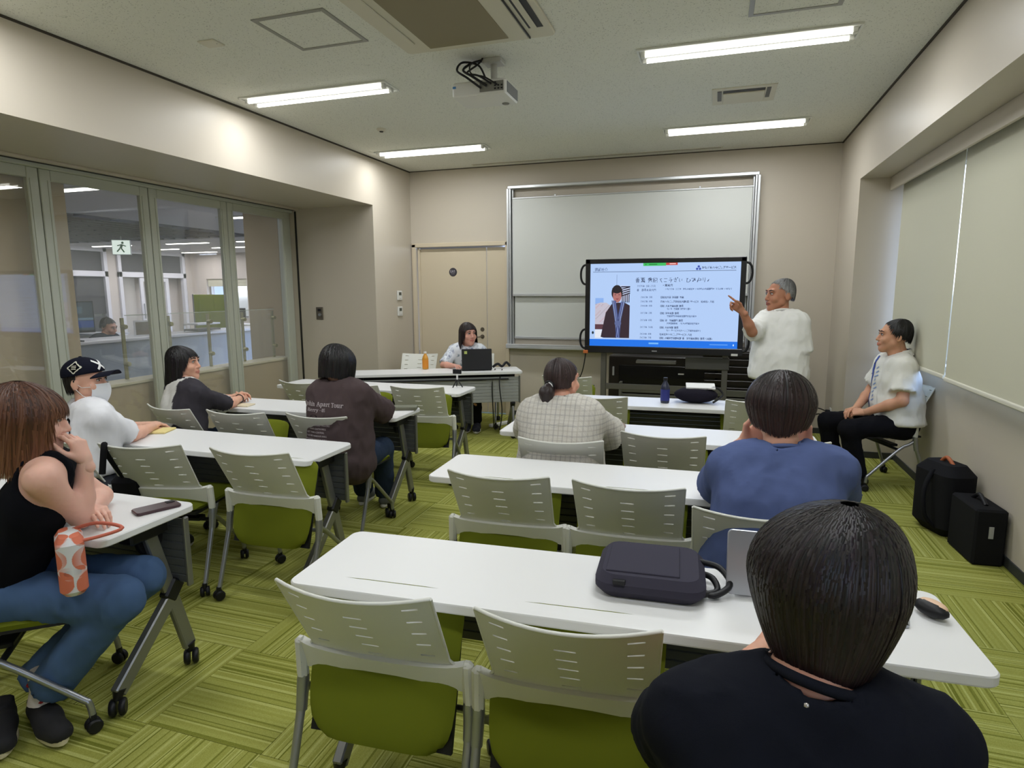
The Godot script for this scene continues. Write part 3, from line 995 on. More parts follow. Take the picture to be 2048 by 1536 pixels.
func slide() -> Image:
	var im := Image.create(1200, 676, false, Image.FORMAT_RGB8)
	im.fill(rgb(178, 205, 246))
	var ink := rgb(44, 58, 92)
	var pale := rgb(74, 94, 136)
	im.fill_rect(Rect2i(0, 620, 1200, 56), rgb(30, 116, 232))
	im.fill_rect(Rect2i(500, 640, 80, 13), rgb(120, 186, 250))
	im.fill_rect(Rect2i(985, 644, 140, 6), rgb(110, 170, 245))
	oval(im, Vector2(1168, 648), Vector2(5, 8), rgb(205, 230, 255))
	im.fill_rect(Rect2i(24, 66, 1140, 3), ink)
	im.fill_rect(Rect2i(440, 0, 182, 24), rgb(60, 190, 96))
	im.fill_rect(Rect2i(622, 0, 92, 20), rgb(196, 70, 66))
	im.fill_rect(Rect2i(650, 6, 50, 7), rgb(246, 210, 206))
	im.fill_rect(Rect2i(486, 9, 66, 7), rgb(30, 120, 60))
	oval(im, Vector2(460, 12), Vector2(4, 5), rgb(24, 90, 50))
	scribe(im, "講師社介", Vector2(36, 34), 26, 1.3, pale)
	oval(im, Vector2(878, 34), Vector2(9, 9), rgb(52, 74, 170))
	oval(im, Vector2(866, 52), Vector2(9, 9), rgb(52, 74, 170))
	oval(im, Vector2(888, 52), Vector2(9, 9), rgb(52, 74, 170))
	scribe(im, "あなぶきハウジングサービス", Vector2(902, 34), 19, 1.2, ink, 1.06)
	scribe(im, "香西 秀紀 (こうざい ひでのり)", Vector2(378, 118), 38, 1.8, ink, 1.06)
	scribe(im, "1979年 3月 21日生", Vector2(392, 176), 17, 1.0, pale)
	scribe(im, "香川部長本学大門", Vector2(392, 206), 18, 1.1, pale)
	scribe(im, "●開本日", Vector2(596, 168), 20, 1.3, ink)
	scribe(im, "いなりうき ここではあなの本社で いきあなの大学部門で りうの年 いきなり", Vector2(620, 200), 16, 1.0, pale, 0.92)
	var rows := [[265, "2002年 3月", "同社社大学 法学部 卒業", ""], [299, "2002年 4月", "日本ハウジング法社社大部(同 サービス株社本社) 入社", ""], [334, "2006年 4月", "同社 大本営業本部 部長", "ないき・営業部 法門あり部い"], [392, "2013年 2月", "同社 法年本部 部長", "営業法門で年学本社部門大社大学で"], [450, "2016年 4月", "同社 法人営業部門 部長", "大年同業学本人・なでの門業法社営学で"], [507, "2017年 10月", "同社 大本年部 部長", "ない・サービスウスーンジグ業法本学あり"], [562, "2020年 4月", "社本社あハウジングサービス 入社", ""], [592, "2023年 7月", "同社 の業法営学部本部 香川法営業本部社 部長 (本部)", ""]]
	for r in rows:
		scribe(im, r[1], Vector2(424, r[0]), 16, 1.0, pale)
		scribe(im, r[2], Vector2(586, r[0]), 17, 1.1, ink.lerp(pale, 0.5), 0.98)
		if r[3]:
			scribe(im, r[3], Vector2(640, r[0] + 24), 15, 1.0, pale, 0.98)
	# the printed picture: a standing man in a dark coat with a striped scarf before a hillside town
	im.fill_rect(Rect2i(46, 280, 70, 60), rgb(140, 178, 238))
	blob(im, [Vector2(46, 330), Vector2(90, 316), Vector2(140, 318), Vector2(190, 350), Vector2(190, 500), Vector2(46, 500)], rgb(196, 190, 204))
	for i in 40:
		im.fill_rect(Rect2i(46 + (i * 37) % 120, 330 + (i * 53) % 150, 12, 5), rgb(170 + i % 3 * 14, 160, 170))
	im.fill_rect(Rect2i(46, 496, 70, 42), rgb(92, 60, 70))
	im.fill_rect(Rect2i(46, 540, 60, 70), rgb(226, 230, 240))
	blob(im, [Vector2(256, 176), Vector2(330, 182), Vector2(330, 300), Vector2(256, 300)], rgb(200, 210, 240))
	for i in 4:
		blob(im, [Vector2(250, 208 + i * 18), Vector2(336, 186 + i * 16), Vector2(336, 194 + i * 17), Vector2(250, 216 + i * 18)], rgb(34, 30, 44))
	im.fill_rect(Rect2i(262, 184, 74, 10), rgb(36, 40, 66))
	for i in 5:
		im.fill_rect(Rect2i(270 + i * 14, 250, 7, 66), rgb(44, 30, 38))
	im.fill_rect(Rect2i(224, 90, 3, 90), rgb(120, 140, 180))
	blob(im, [Vector2(96, 600), Vector2(136, 400), Vector2(184, 330), Vector2(240, 316), Vector2(300, 320), Vector2(336, 340), Vector2(336, 606), Vector2(120, 606)], rgb(52, 38, 48))
	oval(im, Vector2(228, 236), Vector2(46, 62), rgb(30, 26, 34))
	oval(im, Vector2(230, 262), Vector2(36, 54), rgb(176, 116, 112))
	oval(im, Vector2(226, 212), Vector2(40, 30), rgb(34, 28, 34))
	for e in [214, 246]:
		oval(im, Vector2(e, 252), Vector2(6, 3), rgb(60, 36, 44))
	blob(im, [Vector2(216, 284), Vector2(246, 284), Vector2(232, 294)], rgb(140, 60, 70))
	for i in 5:
		var c: Color = [rgb(70, 84, 130), rgb(150, 164, 206), rgb(46, 56, 100), rgb(120, 134, 190), rgb(60, 70, 116)][i]
		blob(im, [Vector2(184 + i * 7, 300), Vector2(192 + i * 7, 300), Vector2(226 + i * 6, 470), Vector2(236 + i * 6, 606), Vector2(228 + i * 6, 606), Vector2(214 + i * 6, 470)], c)
		blob(im, [Vector2(290 - i * 7, 310), Vector2(297 - i * 7, 310), Vector2(268 - i * 6, 450), Vector2(256 - i * 7, 600), Vector2(248 - i * 7, 600), Vector2(258 - i * 6, 450)], c)
	oval(im, Vector2(240, 486), Vector2(28, 22), rgb(92, 104, 150))
	oval(im, Vector2(28, 566), Vector2(9, 12), rgb(24, 40, 50))
	return im

func front_wall_things() -> void:
	var beige := mat("door_paint", rgb(203, 190, 166), 0.4)
	var steel: StandardMaterial3D = mats["steel"]
	var blk: StandardMaterial3D = mats["black_plastic"]
	# double door to the store room
	var d := Node3D.new()
	d.name = "door_1"
	add_child(d, true)
	d.position = Vector3(0, 0, FRONT)
	d.set_meta("kind", "structure")
	d.set_meta("label", "beige double door left of the whiteboard with a round dark sign")
	d.set_meta("category", "door")
	var g := G.new()
	g.box(Vector3(-3.705, 1.075, 0.0), Vector3(0.05, 2.15, 0.05), 0.004)
	g.box(Vector3(-2.445, 1.075, 0.0), Vector3(0.05, 2.15, 0.05), 0.004)
	g.box(Vector3(-3.075, 2.135, 0.0), Vector3(1.31, 0.05, 0.05), 0.004)
	g.box(Vector3(-3.655, 1.05, -0.03), Vector3(0.03, 2.1, 0.03), 0.003)
	part(d, "door_frame", g.mesh(), beige)
	part(d, "door_leaf", boxm(Vector3(-3.2, 1.05, -0.062), Vector3(0.925, 2.085, 0.04), 0.004), beige)
	part(d, "door_leaf", boxm(Vector3(-2.6, 1.05, -0.062), Vector3(0.26, 2.085, 0.04), 0.004), beige)
	g = G.new()
	g.lathe([Vector2(0, 0.004), Vector2(0.026, 0.004), Vector2(0.028, 0)], 16, Transform3D(Basis(Vector3.RIGHT, PI / 2), Vector3(-2.80, 1.075, -0.042)))
	g.lathe([Vector2(0, 0.004), Vector2(0.026, 0.004), Vector2(0.028, 0)], 16, Transform3D(Basis(Vector3.RIGHT, PI / 2), Vector3(-2.80, 0.985, -0.042)))
	g.tube([Vector3(-2.80, 0.985, -0.04), Vector3(-2.80, 0.985, 0.01), Vector3(-2.82, 0.985, 0.016), Vector3(-2.92, 0.985, 0.016)], 0.009, 8)
	part(d, "door_handle", g.mesh(), mat("satin_steel", rgb(120, 112, 100), 0.35, 0.8), "satin metal lever handle under a round lock")
	var sg := thing("door_sign", "round dark sign with pale lettering on the beige door", "sign", at(-3.19, 1.797, FRONT - 0.041))
	g = G.new()
	g.lathe([Vector2(0, 0.006), Vector2(0.05, 0.006), Vector2(0.054, 0.0)], 28, Transform3D(Basis(Vector3.RIGHT, PI / 2), Vector3()))
	part(sg, "disc", g.mesh(), mat("sign_dark", rgb(52, 49, 58), 0.5))
	part(sg, "lettering", written("EA1", 0.042), mat("sign_pale", rgb(196, 194, 204), 0.6)).position = Vector3(0, 0.008, 0.0075)
	part(sg, "small_lettering", boxm(Vector3(0, -0.02, 0.007), Vector3(0.05, 0.006, 0.001)), mat("sign_mid", rgb(128, 124, 132), 0.6))
	# sliding whiteboard
	var alu := mat("aluminium", rgb(200, 202, 204), 0.32, 0.6)
	var wbm := mat("whiteboard_enamel", rgb(206, 208, 204), 0.28)
	var wb := thing("whiteboard", "wide two-panel sliding whiteboard in an aluminium frame on the front wall", "whiteboard", at(-1.01, 0, FRONT + 0.05))
	for s in [-1.0, 1.0]:
		g = G.new()
		g.box(Vector3(s * 1.4, 1.81, 0.0), Vector3(0.028, 1.9, 0.1), 0.004)
		g.box(Vector3(s * 1.372, 1.81, 0.01), Vector3(0.02, 1.9, 0.07), 0.003)
		g.box(Vector3(s * 1.35, 1.81, -0.02), Vector3(0.016, 1.9, 0.05), 0.003)
		part(wb, "side_rail", g.mesh(), alu)
	g = G.new()
	g.box(Vector3(0, 2.775, 0), Vector3(2.8, 0.035, 0.1), 0.005)
	part(wb, "top_rail", g.mesh(), alu)
	g = G.new()
	g.box(Vector3(0, 0.875, 0.02), Vector3(2.84, 0.035, 0.13), 0.006)
	g.box(Vector3(0, 0.9, 0.078), Vector3(2.84, 0.03, 0.012), 0.004)
	part(wb, "pen_tray", g.mesh(), alu)
	var up := part(wb, "upper_panel", boxm(Vector3(0, 2.08, 0.022), Vector3(2.68, 1.12, 0.018), 0.003), wbm)
	g = G.new()
	g.box(Vector3(0, 2.648, 0.024), Vector3(2.69, 0.016, 0.026), 0.003)
	g.box(Vector3(0, 1.508, 0.026), Vector3(2.69, 0.03, 0.03), 0.004)
	for s in [-0.82, 0.8]:
		g.box(Vector3(s, 2.665, 0.024), Vector3(0.02, 0.02, 0.02), 0.002)
	part(up, "panel_edging", g.mesh(), alu)
	var lo := part(wb, "lower_panel", boxm(Vector3(0, 1.46, -0.018), Vector3(2.66, 0.92, 0.016), 0.003), wbm)
	g = G.new()
	g.box(Vector3(0, 0.99, -0.016), Vector3(2.67, 0.028, 0.028), 0.004)
	part(lo, "panel_edging", g.mesh(), alu)
	# big touch display on its stand
	var tv := thing("touch_display", "large black-framed touch display on a wheeled stand showing a profile slide", "display", at(-0.503, 0, -6.4))
	g = G.new()
	g.box(Vector3(0, 1.4, -0.03), Vector3(1.545, 0.945, 0.07), 0.012)
	part(tv, "casing", g.mesh(), blk)
	g = G.new()
	for s in [[Vector3(0, 1.849, 0.008), Vector3(1.545, 0.046, 0.02)], [Vector3(-0.748, 1.4, 0.008), Vector3(0.05, 0.945, 0.02)], [Vector3(0.748, 1.4, 0.008), Vector3(0.05, 0.945, 0.02)], [Vector3(0, 0.957, 0.012), Vector3(1.545, 0.07, 0.03)]]:
		g.box(s[0], s[1], 0.005)
	part(tv, "bezel", g.mesh(), mat("bezel_black", rgb(18, 18, 21), 0.3))
	var sm := mat("slide_picture", Color.BLACK, 0.35)
	sm.emission_enabled = true
	sm.emission_texture = ImageTexture.create_from_image(slide())
	sm.emission_energy_multiplier = 1.0
	var q := QuadMesh.new()
	q.size = Vector2(1.45, 0.835)
	part(tv, "screen", q, sm, "lit slide with a portrait and lines of text").position = Vector3(0, 1.41, 0.0075)
	var tl := AreaLight3D.new()
	tl.name = "screen_light"
	tl.area_size = Vector2(1.42, 0.8)
	tl.area_normalize_energy = true
	tl.light_color = Color(0.7, 0.8, 1.0)
	tl.light_energy = 0.35
	tl.shadow_enabled = true
	tl.position = Vector3(0, 1.41, 0.05)
	tl.rotation_degrees.y = 180
	tv.add_child(tl, true)
	part(tv, "maker_badge", boxm(Vector3(-0.06, 0.953, 0.0285), Vector3(0.05, 0.012, 0.002)), mat("badge_grey", rgb(150, 150, 154), 0.4))
	part(tv, "port_cover", boxm(Vector3(0.7, 0.935, 0.0285), Vector3(0.06, 0.022, 0.003)), mats["paper"])
	for s in [-1.0, 1.0]:
		for y in [1.72, 1.06]:
			g = G.new()
			g.tube(curve([Vector3(s * 0.76, y + 0.1, -0.02), Vector3(s * 0.8, y + 0.09, -0.02), Vector3(s * 0.825, y + 0.04, -0.02), Vector3(s * 0.825, y - 0.04, -0.02), Vector3(s * 0.8, y - 0.09, -0.02), Vector3(s * 0.76, y - 0.1, -0.02)], 4), 0.011, 8)
			part(tv, "grab_handle", g.mesh(), blk)
	part(tv, "orange_tag", boxm(Vector3(-0.76, 0.93, 0.02), Vector3(0.05, 0.035, 0.03), 0.004), mat("orange_plastic", rgb(196, 108, 52), 0.5))
	var post := mat("stand_grey", rgb(112, 110, 104), 0.4, 0.5)
	for s in [-0.59, 0.62]:
		g = G.new()
		g.box(Vector3(s, 0.53, -0.1), Vector3(0.055, 0.96, 0.05), 0.006)
		part(tv, "stand_post", g.mesh(), post)
		part(tv, "stand_foot", boxm(Vector3(s, 0.09, 0.02), Vector3(0.06, 0.05, 0.7), 0.008), post)
		for z in [-0.28, 0.32]:
			var c := G.new()
			c.lathe([Vector2(0, -0.014), Vector2(0.03, -0.014), Vector2(0.033, 0), Vector2(0.03, 0.014), Vector2(0, 0.014)], 12, Transform3D(Basis(Vector3(0, 0, 1), PI / 2), Vector3(s, 0.033, z)))
			part(tv, "caster", c.mesh(), blk)
	part(tv, "crossbar", boxm(Vector3(0.015, 0.56, -0.1), Vector3(1.2, 0.06, 0.03), 0.005), post)
	part(tv, "hanging_box", boxm(Vector3(-0.05, 0.83, -0.1), Vector3(0.4, 0.03, 0.1), 0.004), post)
	part(tv, "speaker_bar", boxm(Vector3(0.45, 0.83, -0.1), Vector3(0.42, 0.12, 0.08), 0.006), mat("grey_dark", rgb(74, 73, 70), 0.5))
	# low black cabinets behind the display
	var cabm := mat("cabinet_black", rgb(30, 23, 19), 0.35)
	for i in 2:
		var c := thing("black_cabinet", ["long black cabinet with a silver handle behind the display", "taller black slatted cabinet beside the presenter"][i], "cabinet", at([-0.52, 0.33][i], 0, -7.12), "black cabinets under the whiteboard")
		var w: float = [1.17, 0.86][i]
		var h: float = [0.84, 0.93][i]
		part(c, "body", boxm(Vector3(0, h * 0.5, 0), Vector3(w, h, 0.42), 0.01), cabm)
		if i == 0:
			part(c, "handle", boxm(Vector3(-0.53, 0.67, 0.22), Vector3(0.02, 0.1, 0.02), 0.004), alu)
			part(c, "front_panel", boxm(Vector3(0.04, 0.62, 0.212), Vector3(1.02, 0.24, 0.012), 0.004), mat("cabinet_face", rgb(20, 18, 18), 0.25))
			part(c, "label_strip", boxm(Vector3(0.2, 0.66, 0.22), Vector3(0.06, 0.014, 0.004)), mats["paper"])
		else:
			for k in 6:
				part(c, "slat", boxm(Vector3(0, 0.88 - k * 0.075, 0.214), Vector3(w - 0.04, 0.055, 0.014), 0.004), cabm)
	var sc := thing("grey_shelf_unit", "low grey unit seen under the display's crossbar", "shelf unit", at(-0.2, 0, -6.85))
	for k in 5:
		part(sc, "slat", boxm(Vector3(0, 0.14 + k * 0.085, 0), Vector3(1.5, 0.07, 0.02), 0.005), mat("grey_green", rgb(98, 98, 88), 0.6))
	for s in [-0.76, 0.76]:
		part(sc, "side", boxm(Vector3(s, 0.28, -0.02), Vector3(0.03, 0.56, 0.1), 0.004), mat("grey_green", rgb(98, 98, 88), 0.6))
	lone("display_cable", tubem(curve([Vector3(-1.262, 0.92, -6.38), Vector3(-1.3, 0.72, -6.4), Vector3(-1.42, 0.5, -6.6), Vector3(-1.5, 0.2, -6.9), Vector3(-1.55, 0.01, -7.1)], 6), 0.006, 6), blk, "thin black cable hanging from the display's lower left corner", "cable")
	# wall controls
	for i in 2:
		var t := thing("wall_controller", ["upper white air conditioner controller on the pilaster", "lower white air conditioner controller on the pilaster"][i], "controller", at(LEFT + 0.001, [1.507, 1.312][i], -7.0, 90), "white controllers on the pilaster")
		part(t, "case", boxm(Vector3(0, 0, 0.008), Vector3(0.115, 0.115, 0.017), 0.005), mat("switch_white", rgb(218, 218, 214), 0.4))
		part(t, "display_window", boxm(Vector3(0, 0.022, 0.017), Vector3(0.06, 0.036, 0.003)), mat("lcd_dark", rgb(74, 80, 72), 0.3))
		part(t, "button", boxm(Vector3(0, -0.028, 0.017), Vector3(0.05, 0.014, 0.004), 0.002), mats["paper"])
	var lk := thing("lock_plate", "square steel lock plate on the recess end wall", "lock", at(-4.515, 1.3, -6.44))
	part(lk, "plate", boxm(Vector3(0, 0, 0.005), Vector3(0.095, 0.15, 0.012), 0.003), mat("satin_steel", rgb(120, 112, 100), 0.35, 0.8))
	g = G.new()
	g.lathe([Vector2(0, 0.02), Vector2(0.016, 0.02), Vector2(0.018, 0)], 14, Transform3D(Basis(Vector3.RIGHT, PI / 2), Vector3(0.01, -0.015, 0.01)))
	part(lk, "turn_knob", g.mesh(), steel)
	part(lk, "key_slot", boxm(Vector3(0.0, 0.04, 0.012), Vector3(0.04, 0.03, 0.004)), blk)
	var ol := thing("wall_outlet", "white wall outlet with black plugs on the window-side pilaster", "outlet", at(RIGHT - 0.001, 0.29, -7.0, -90))
	part(ol, "plate", boxm(Vector3(0, 0, 0.004), Vector3(0.075, 0.125, 0.009), 0.003), mat("switch_white", rgb(218, 218, 214), 0.4))
	part(ol, "plug", boxm(Vector3(0, -0.02, 0.03), Vector3(0.03, 0.03, 0.045), 0.005), blk)
	part(ol, "plug", boxm(Vector3(0, 0.03, 0.03), Vector3(0.03, 0.025, 0.045), 0.005), blk)
	lone("extension_cord", tubem(curve([Vector3(1.13, 0.27, -7.0), Vector3(1.05, 0.28, -7.0), Vector3(0.95, 0.2, -6.95), Vector3(0.9, 0.02, -6.9), Vector3(0.6, 0.01, -6.7), Vector3(0.3, 0.01, -6.6)], 6), 0.007, 6), blk, "upper black power cord running from the wall outlet", "cord")
	lone("extension_cord", tubem(curve([Vector3(1.13, 0.32, -7.0), Vector3(1.03, 0.34, -6.98), Vector3(0.97, 0.2, -6.9), Vector3(0.95, 0.02, -6.8), Vector3(0.8, 0.01, -6.5)], 6), 0.006, 6), blk, "lower black power cord running from the wall outlet", "cord")

func ceiling_things() -> void:
	var white := mat("ac_white", rgb(206, 201, 184), 0.5)
	var blk: StandardMaterial3D = mats["black_plastic"]
	var ac := thing("air_conditioner", "beige four-way ceiling cassette air conditioner with dark mesh grille", "air conditioner", at(-1.42, CEIL, -3.28))
	var g := G.new()
	g.prism(rrect(0.95, 0.98, 0.03), 0.022, 0.006, at(0, -0.022, 0))
	part(ac, "panel", g.mesh(), white)
	part(ac, "grille_frame", boxm(Vector3(0, -0.026, 0), Vector3(0.64, 0.012, 0.94), 0.005), white)
	part(ac, "mesh_grille", boxm(Vector3(-0.04, -0.033, 0.0), Vector3(0.5, 0.006, 0.82), 0.002), mat("ac_mesh", rgb(138, 128, 104), 0.7))
	part(ac, "outlet_slot", boxm(Vector3(0.395, -0.023, 0.03), Vector3(0.085, 0.004, 0.74)), blk)
	part(ac, "flap", boxm(Vector3(0.385, -0.028, 0.03), Vector3(0.035, 0.005, 0.74), 0.002, ), white)
	part(ac, "flap", boxm(Vector3(-0.395, -0.026, 0.03), Vector3(0.075, 0.008, 0.74), 0.003), white)
	part(ac, "flap", boxm(Vector3(0, -0.026, -0.44), Vector3(0.62, 0.008, 0.06), 0.003), white)
	part(ac, "seam", boxm(Vector3(0.325, -0.0265, 0), Vector3(0.006, 0.012, 0.93)), blk)
	var af := mat("hatch_frame", rgb(150, 149, 143), 0.45, 0.3)
	var hp := [[-2.28, -3.31, "on the glass partition side"], [0.34, -3.68, "on the window side"]]
	for i in 2:
		var h := thing("access_hatch", "square ceiling access hatch with grey metal rim " + hp[i][2], "hatch", at(hp[i][0], CEIL, hp[i][1]), "ceiling access hatches")
		g = G.new()
		for s in [-1.0, 1.0]:
			g.box(Vector3(s * 0.22, -0.002, 0), Vector3(0.026, 0.008, 0.466), 0.001)
			g.box(Vector3(0, -0.002, s * 0.22), Vector3(0.414, 0.008, 0.026), 0.001)
		part(h, "rim", g.mesh(), af)
		part(h, "lid", boxm(Vector3(0, -0.001, 0), Vector3(0.412, 0.004, 0.412)), mats["ceiling_board"])
	var sp := thing("ceiling_plate", "small square white blank plate on the ceiling", "ceiling plate", at(-2.965, CEIL, -3.27))
	part(sp, "plate", boxm(Vector3(0, -0.004, 0), Vector3(0.12, 0.01, 0.1), 0.003), white)
	part(sp, "screw", boxm(Vector3(0.04, -0.0095, 0), Vector3(0.006, 0.002, 0.006)), af)
	var ss := thing("smoke_sensor", "small round white sensor on the ceiling", "sensor", at(-3.015, CEIL, -5.39))
	g = G.new()
	g.lathe([Vector2(0.045, 0), Vector2(0.045, -0.008), Vector2(0.03, -0.022), Vector2(0, -0.024)], 18)
	part(ss, "body", g.mesh(), white)
	g = G.new()
	g.lathe([Vector2(0.02, -0.022), Vector2(0.016, -0.03), Vector2(0, -0.031)], 12)
	part(ss, "lens", g.mesh(), blk)
	var vt := thing("air_vent", "square white ceiling vent with a dark slot", "vent", at(0.14, CEIL, -5.38))
	part(vt, "plate", boxm(Vector3(0, -0.003, 0), Vector3(0.46, 0.008, 0.42), 0.002), white)
	part(vt, "inner_panel", boxm(Vector3(0.0, -0.012, -0.03), Vector3(0.3, 0.012, 0.26), 0.004), white)
	part(vt, "slot", boxm(Vector3(0, -0.008, 0.13), Vector3(0.3, 0.004, 0.05)), blk)
	part(vt, "slot", boxm(Vector3(-0.175, -0.008, 0.03), Vector3(0.03, 0.004, 0.25)), mat("grey_dark", rgb(74, 73, 70), 0.5))
	part(vt, "slot", boxm(Vector3(0.175, -0.008, 0.03), Vector3(0.03, 0.004, 0.25)), mat("grey_dark", rgb(74, 73, 70), 0.5))
	var rl := thing("screen_slot", "long thin ceiling slot for a roll-down screen above the whiteboard", "screen slot", at(-1.41, CEIL, -7.2))
	part(rl, "slot_frame", boxm(Vector3(0, -0.003, 0), Vector3(2.84, 0.008, 0.03), 0.001), white)
	part(rl, "slot_gap", boxm(Vector3(0, -0.007, 0.006), Vector3(2.8, 0.003, 0.012)), mat("grey_dark", rgb(74, 73, 70), 0.5))
	# projector
	var pj := thing("projector", "white ceiling projector with tangled black cables", "projector", at(-1.5, 2.80, -4.08))
	g = G.new()
	g.prism(rrect(0.37, 0.27, 0.025), 0.09, 0.008)
	part(pj, "body", g.mesh(), mat("projector_white", rgb(214, 214, 210), 0.4))
	part(pj, "port_panel", boxm(Vector3(0.09, 0.046, 0.1345), Vector3(0.16, 0.06, 0.004)), mat("port_grey", rgb(120, 120, 114), 0.5))
	for k in 7:
		part(pj, "socket", boxm(Vector3(0.115 + (k % 3) * 0.022, 0.03 + (k / 3) * 0.018, 0.137), Vector3(0.012, 0.009, 0.004)), blk)
	part(pj, "vent_grille", boxm(Vector3(0.186, 0.045, 0), Vector3(0.004, 0.066, 0.22)), mat("grille_grey", rgb(108, 110, 110), 0.6))
	part(pj, "blue_sticker", boxm(Vector3(-0.165, 0.06, 0.1355), Vector3(0.022, 0.014, 0.002)), mat("sticker_blue", rgb(70, 130, 190), 0.5))
	g = G.new()
	g.lathe([Vector2(0.026, 0), Vector2(0.022, -0.005), Vector2(0.0, -0.006)], 14, at(0.11, 0, -0.09))
	part(pj, "foot", g.mesh(), mat("port_grey", rgb(120, 120, 114), 0.5))
	g = G.new()
	g.box(Vector3(0.05, 0.10, 0), Vector3(0.16, 0.02, 0.16), 0.004)
	g.tube([Vector3(0.06, 0.1, 0), Vector3(0.06, 0.24, 0)], 0.022, 10)
	g.box(Vector3(0.06, 0.235, 0), Vector3(0.13, 0.03, 0.11), 0.005)
	part(pj, "ceiling_mount", g.mesh(), mat("mount_white", rgb(190, 190, 186), 0.45))
	var cb := [[Vector3(0.06, 0.05, 0.14), Vector3(-0.02, 0.1, 0.18), Vector3(-0.1, 0.16, 0.14), Vector3(-0.06, 0.23, 0.05), Vector3(0.02, 0.25, 0.0)], [Vector3(0.09, 0.06, 0.14), Vector3(0.02, 0.1, 0.19), Vector3(-0.07, 0.13, 0.16), Vector3(-0.01, 0.2, 0.1), Vector3(0.0, 0.25, 0.05)], [Vector3(0.02, 0.04, 0.14), Vector3(-0.05, 0.09, 0.2), Vector3(-0.13, 0.15, 0.17), Vector3(-0.12, 0.22, 0.1), Vector3(-0.02, 0.2, 0.08), Vector3(0.02, 0.13, 0.06)], [Vector3(0.13, 0.05, 0.14), Vector3(0.06, 0.09, 0.18), Vector3(-0.03, 0.12, 0.18), Vector3(-0.05, 0.2, 0.12), Vector3(0.02, 0.25, 0.03)]]
	for k in 4:
		part(pj, "cable", tubem(curve(cb[k], 6), [0.008, 0.006, 0.007, 0.005][k], 6), blk)

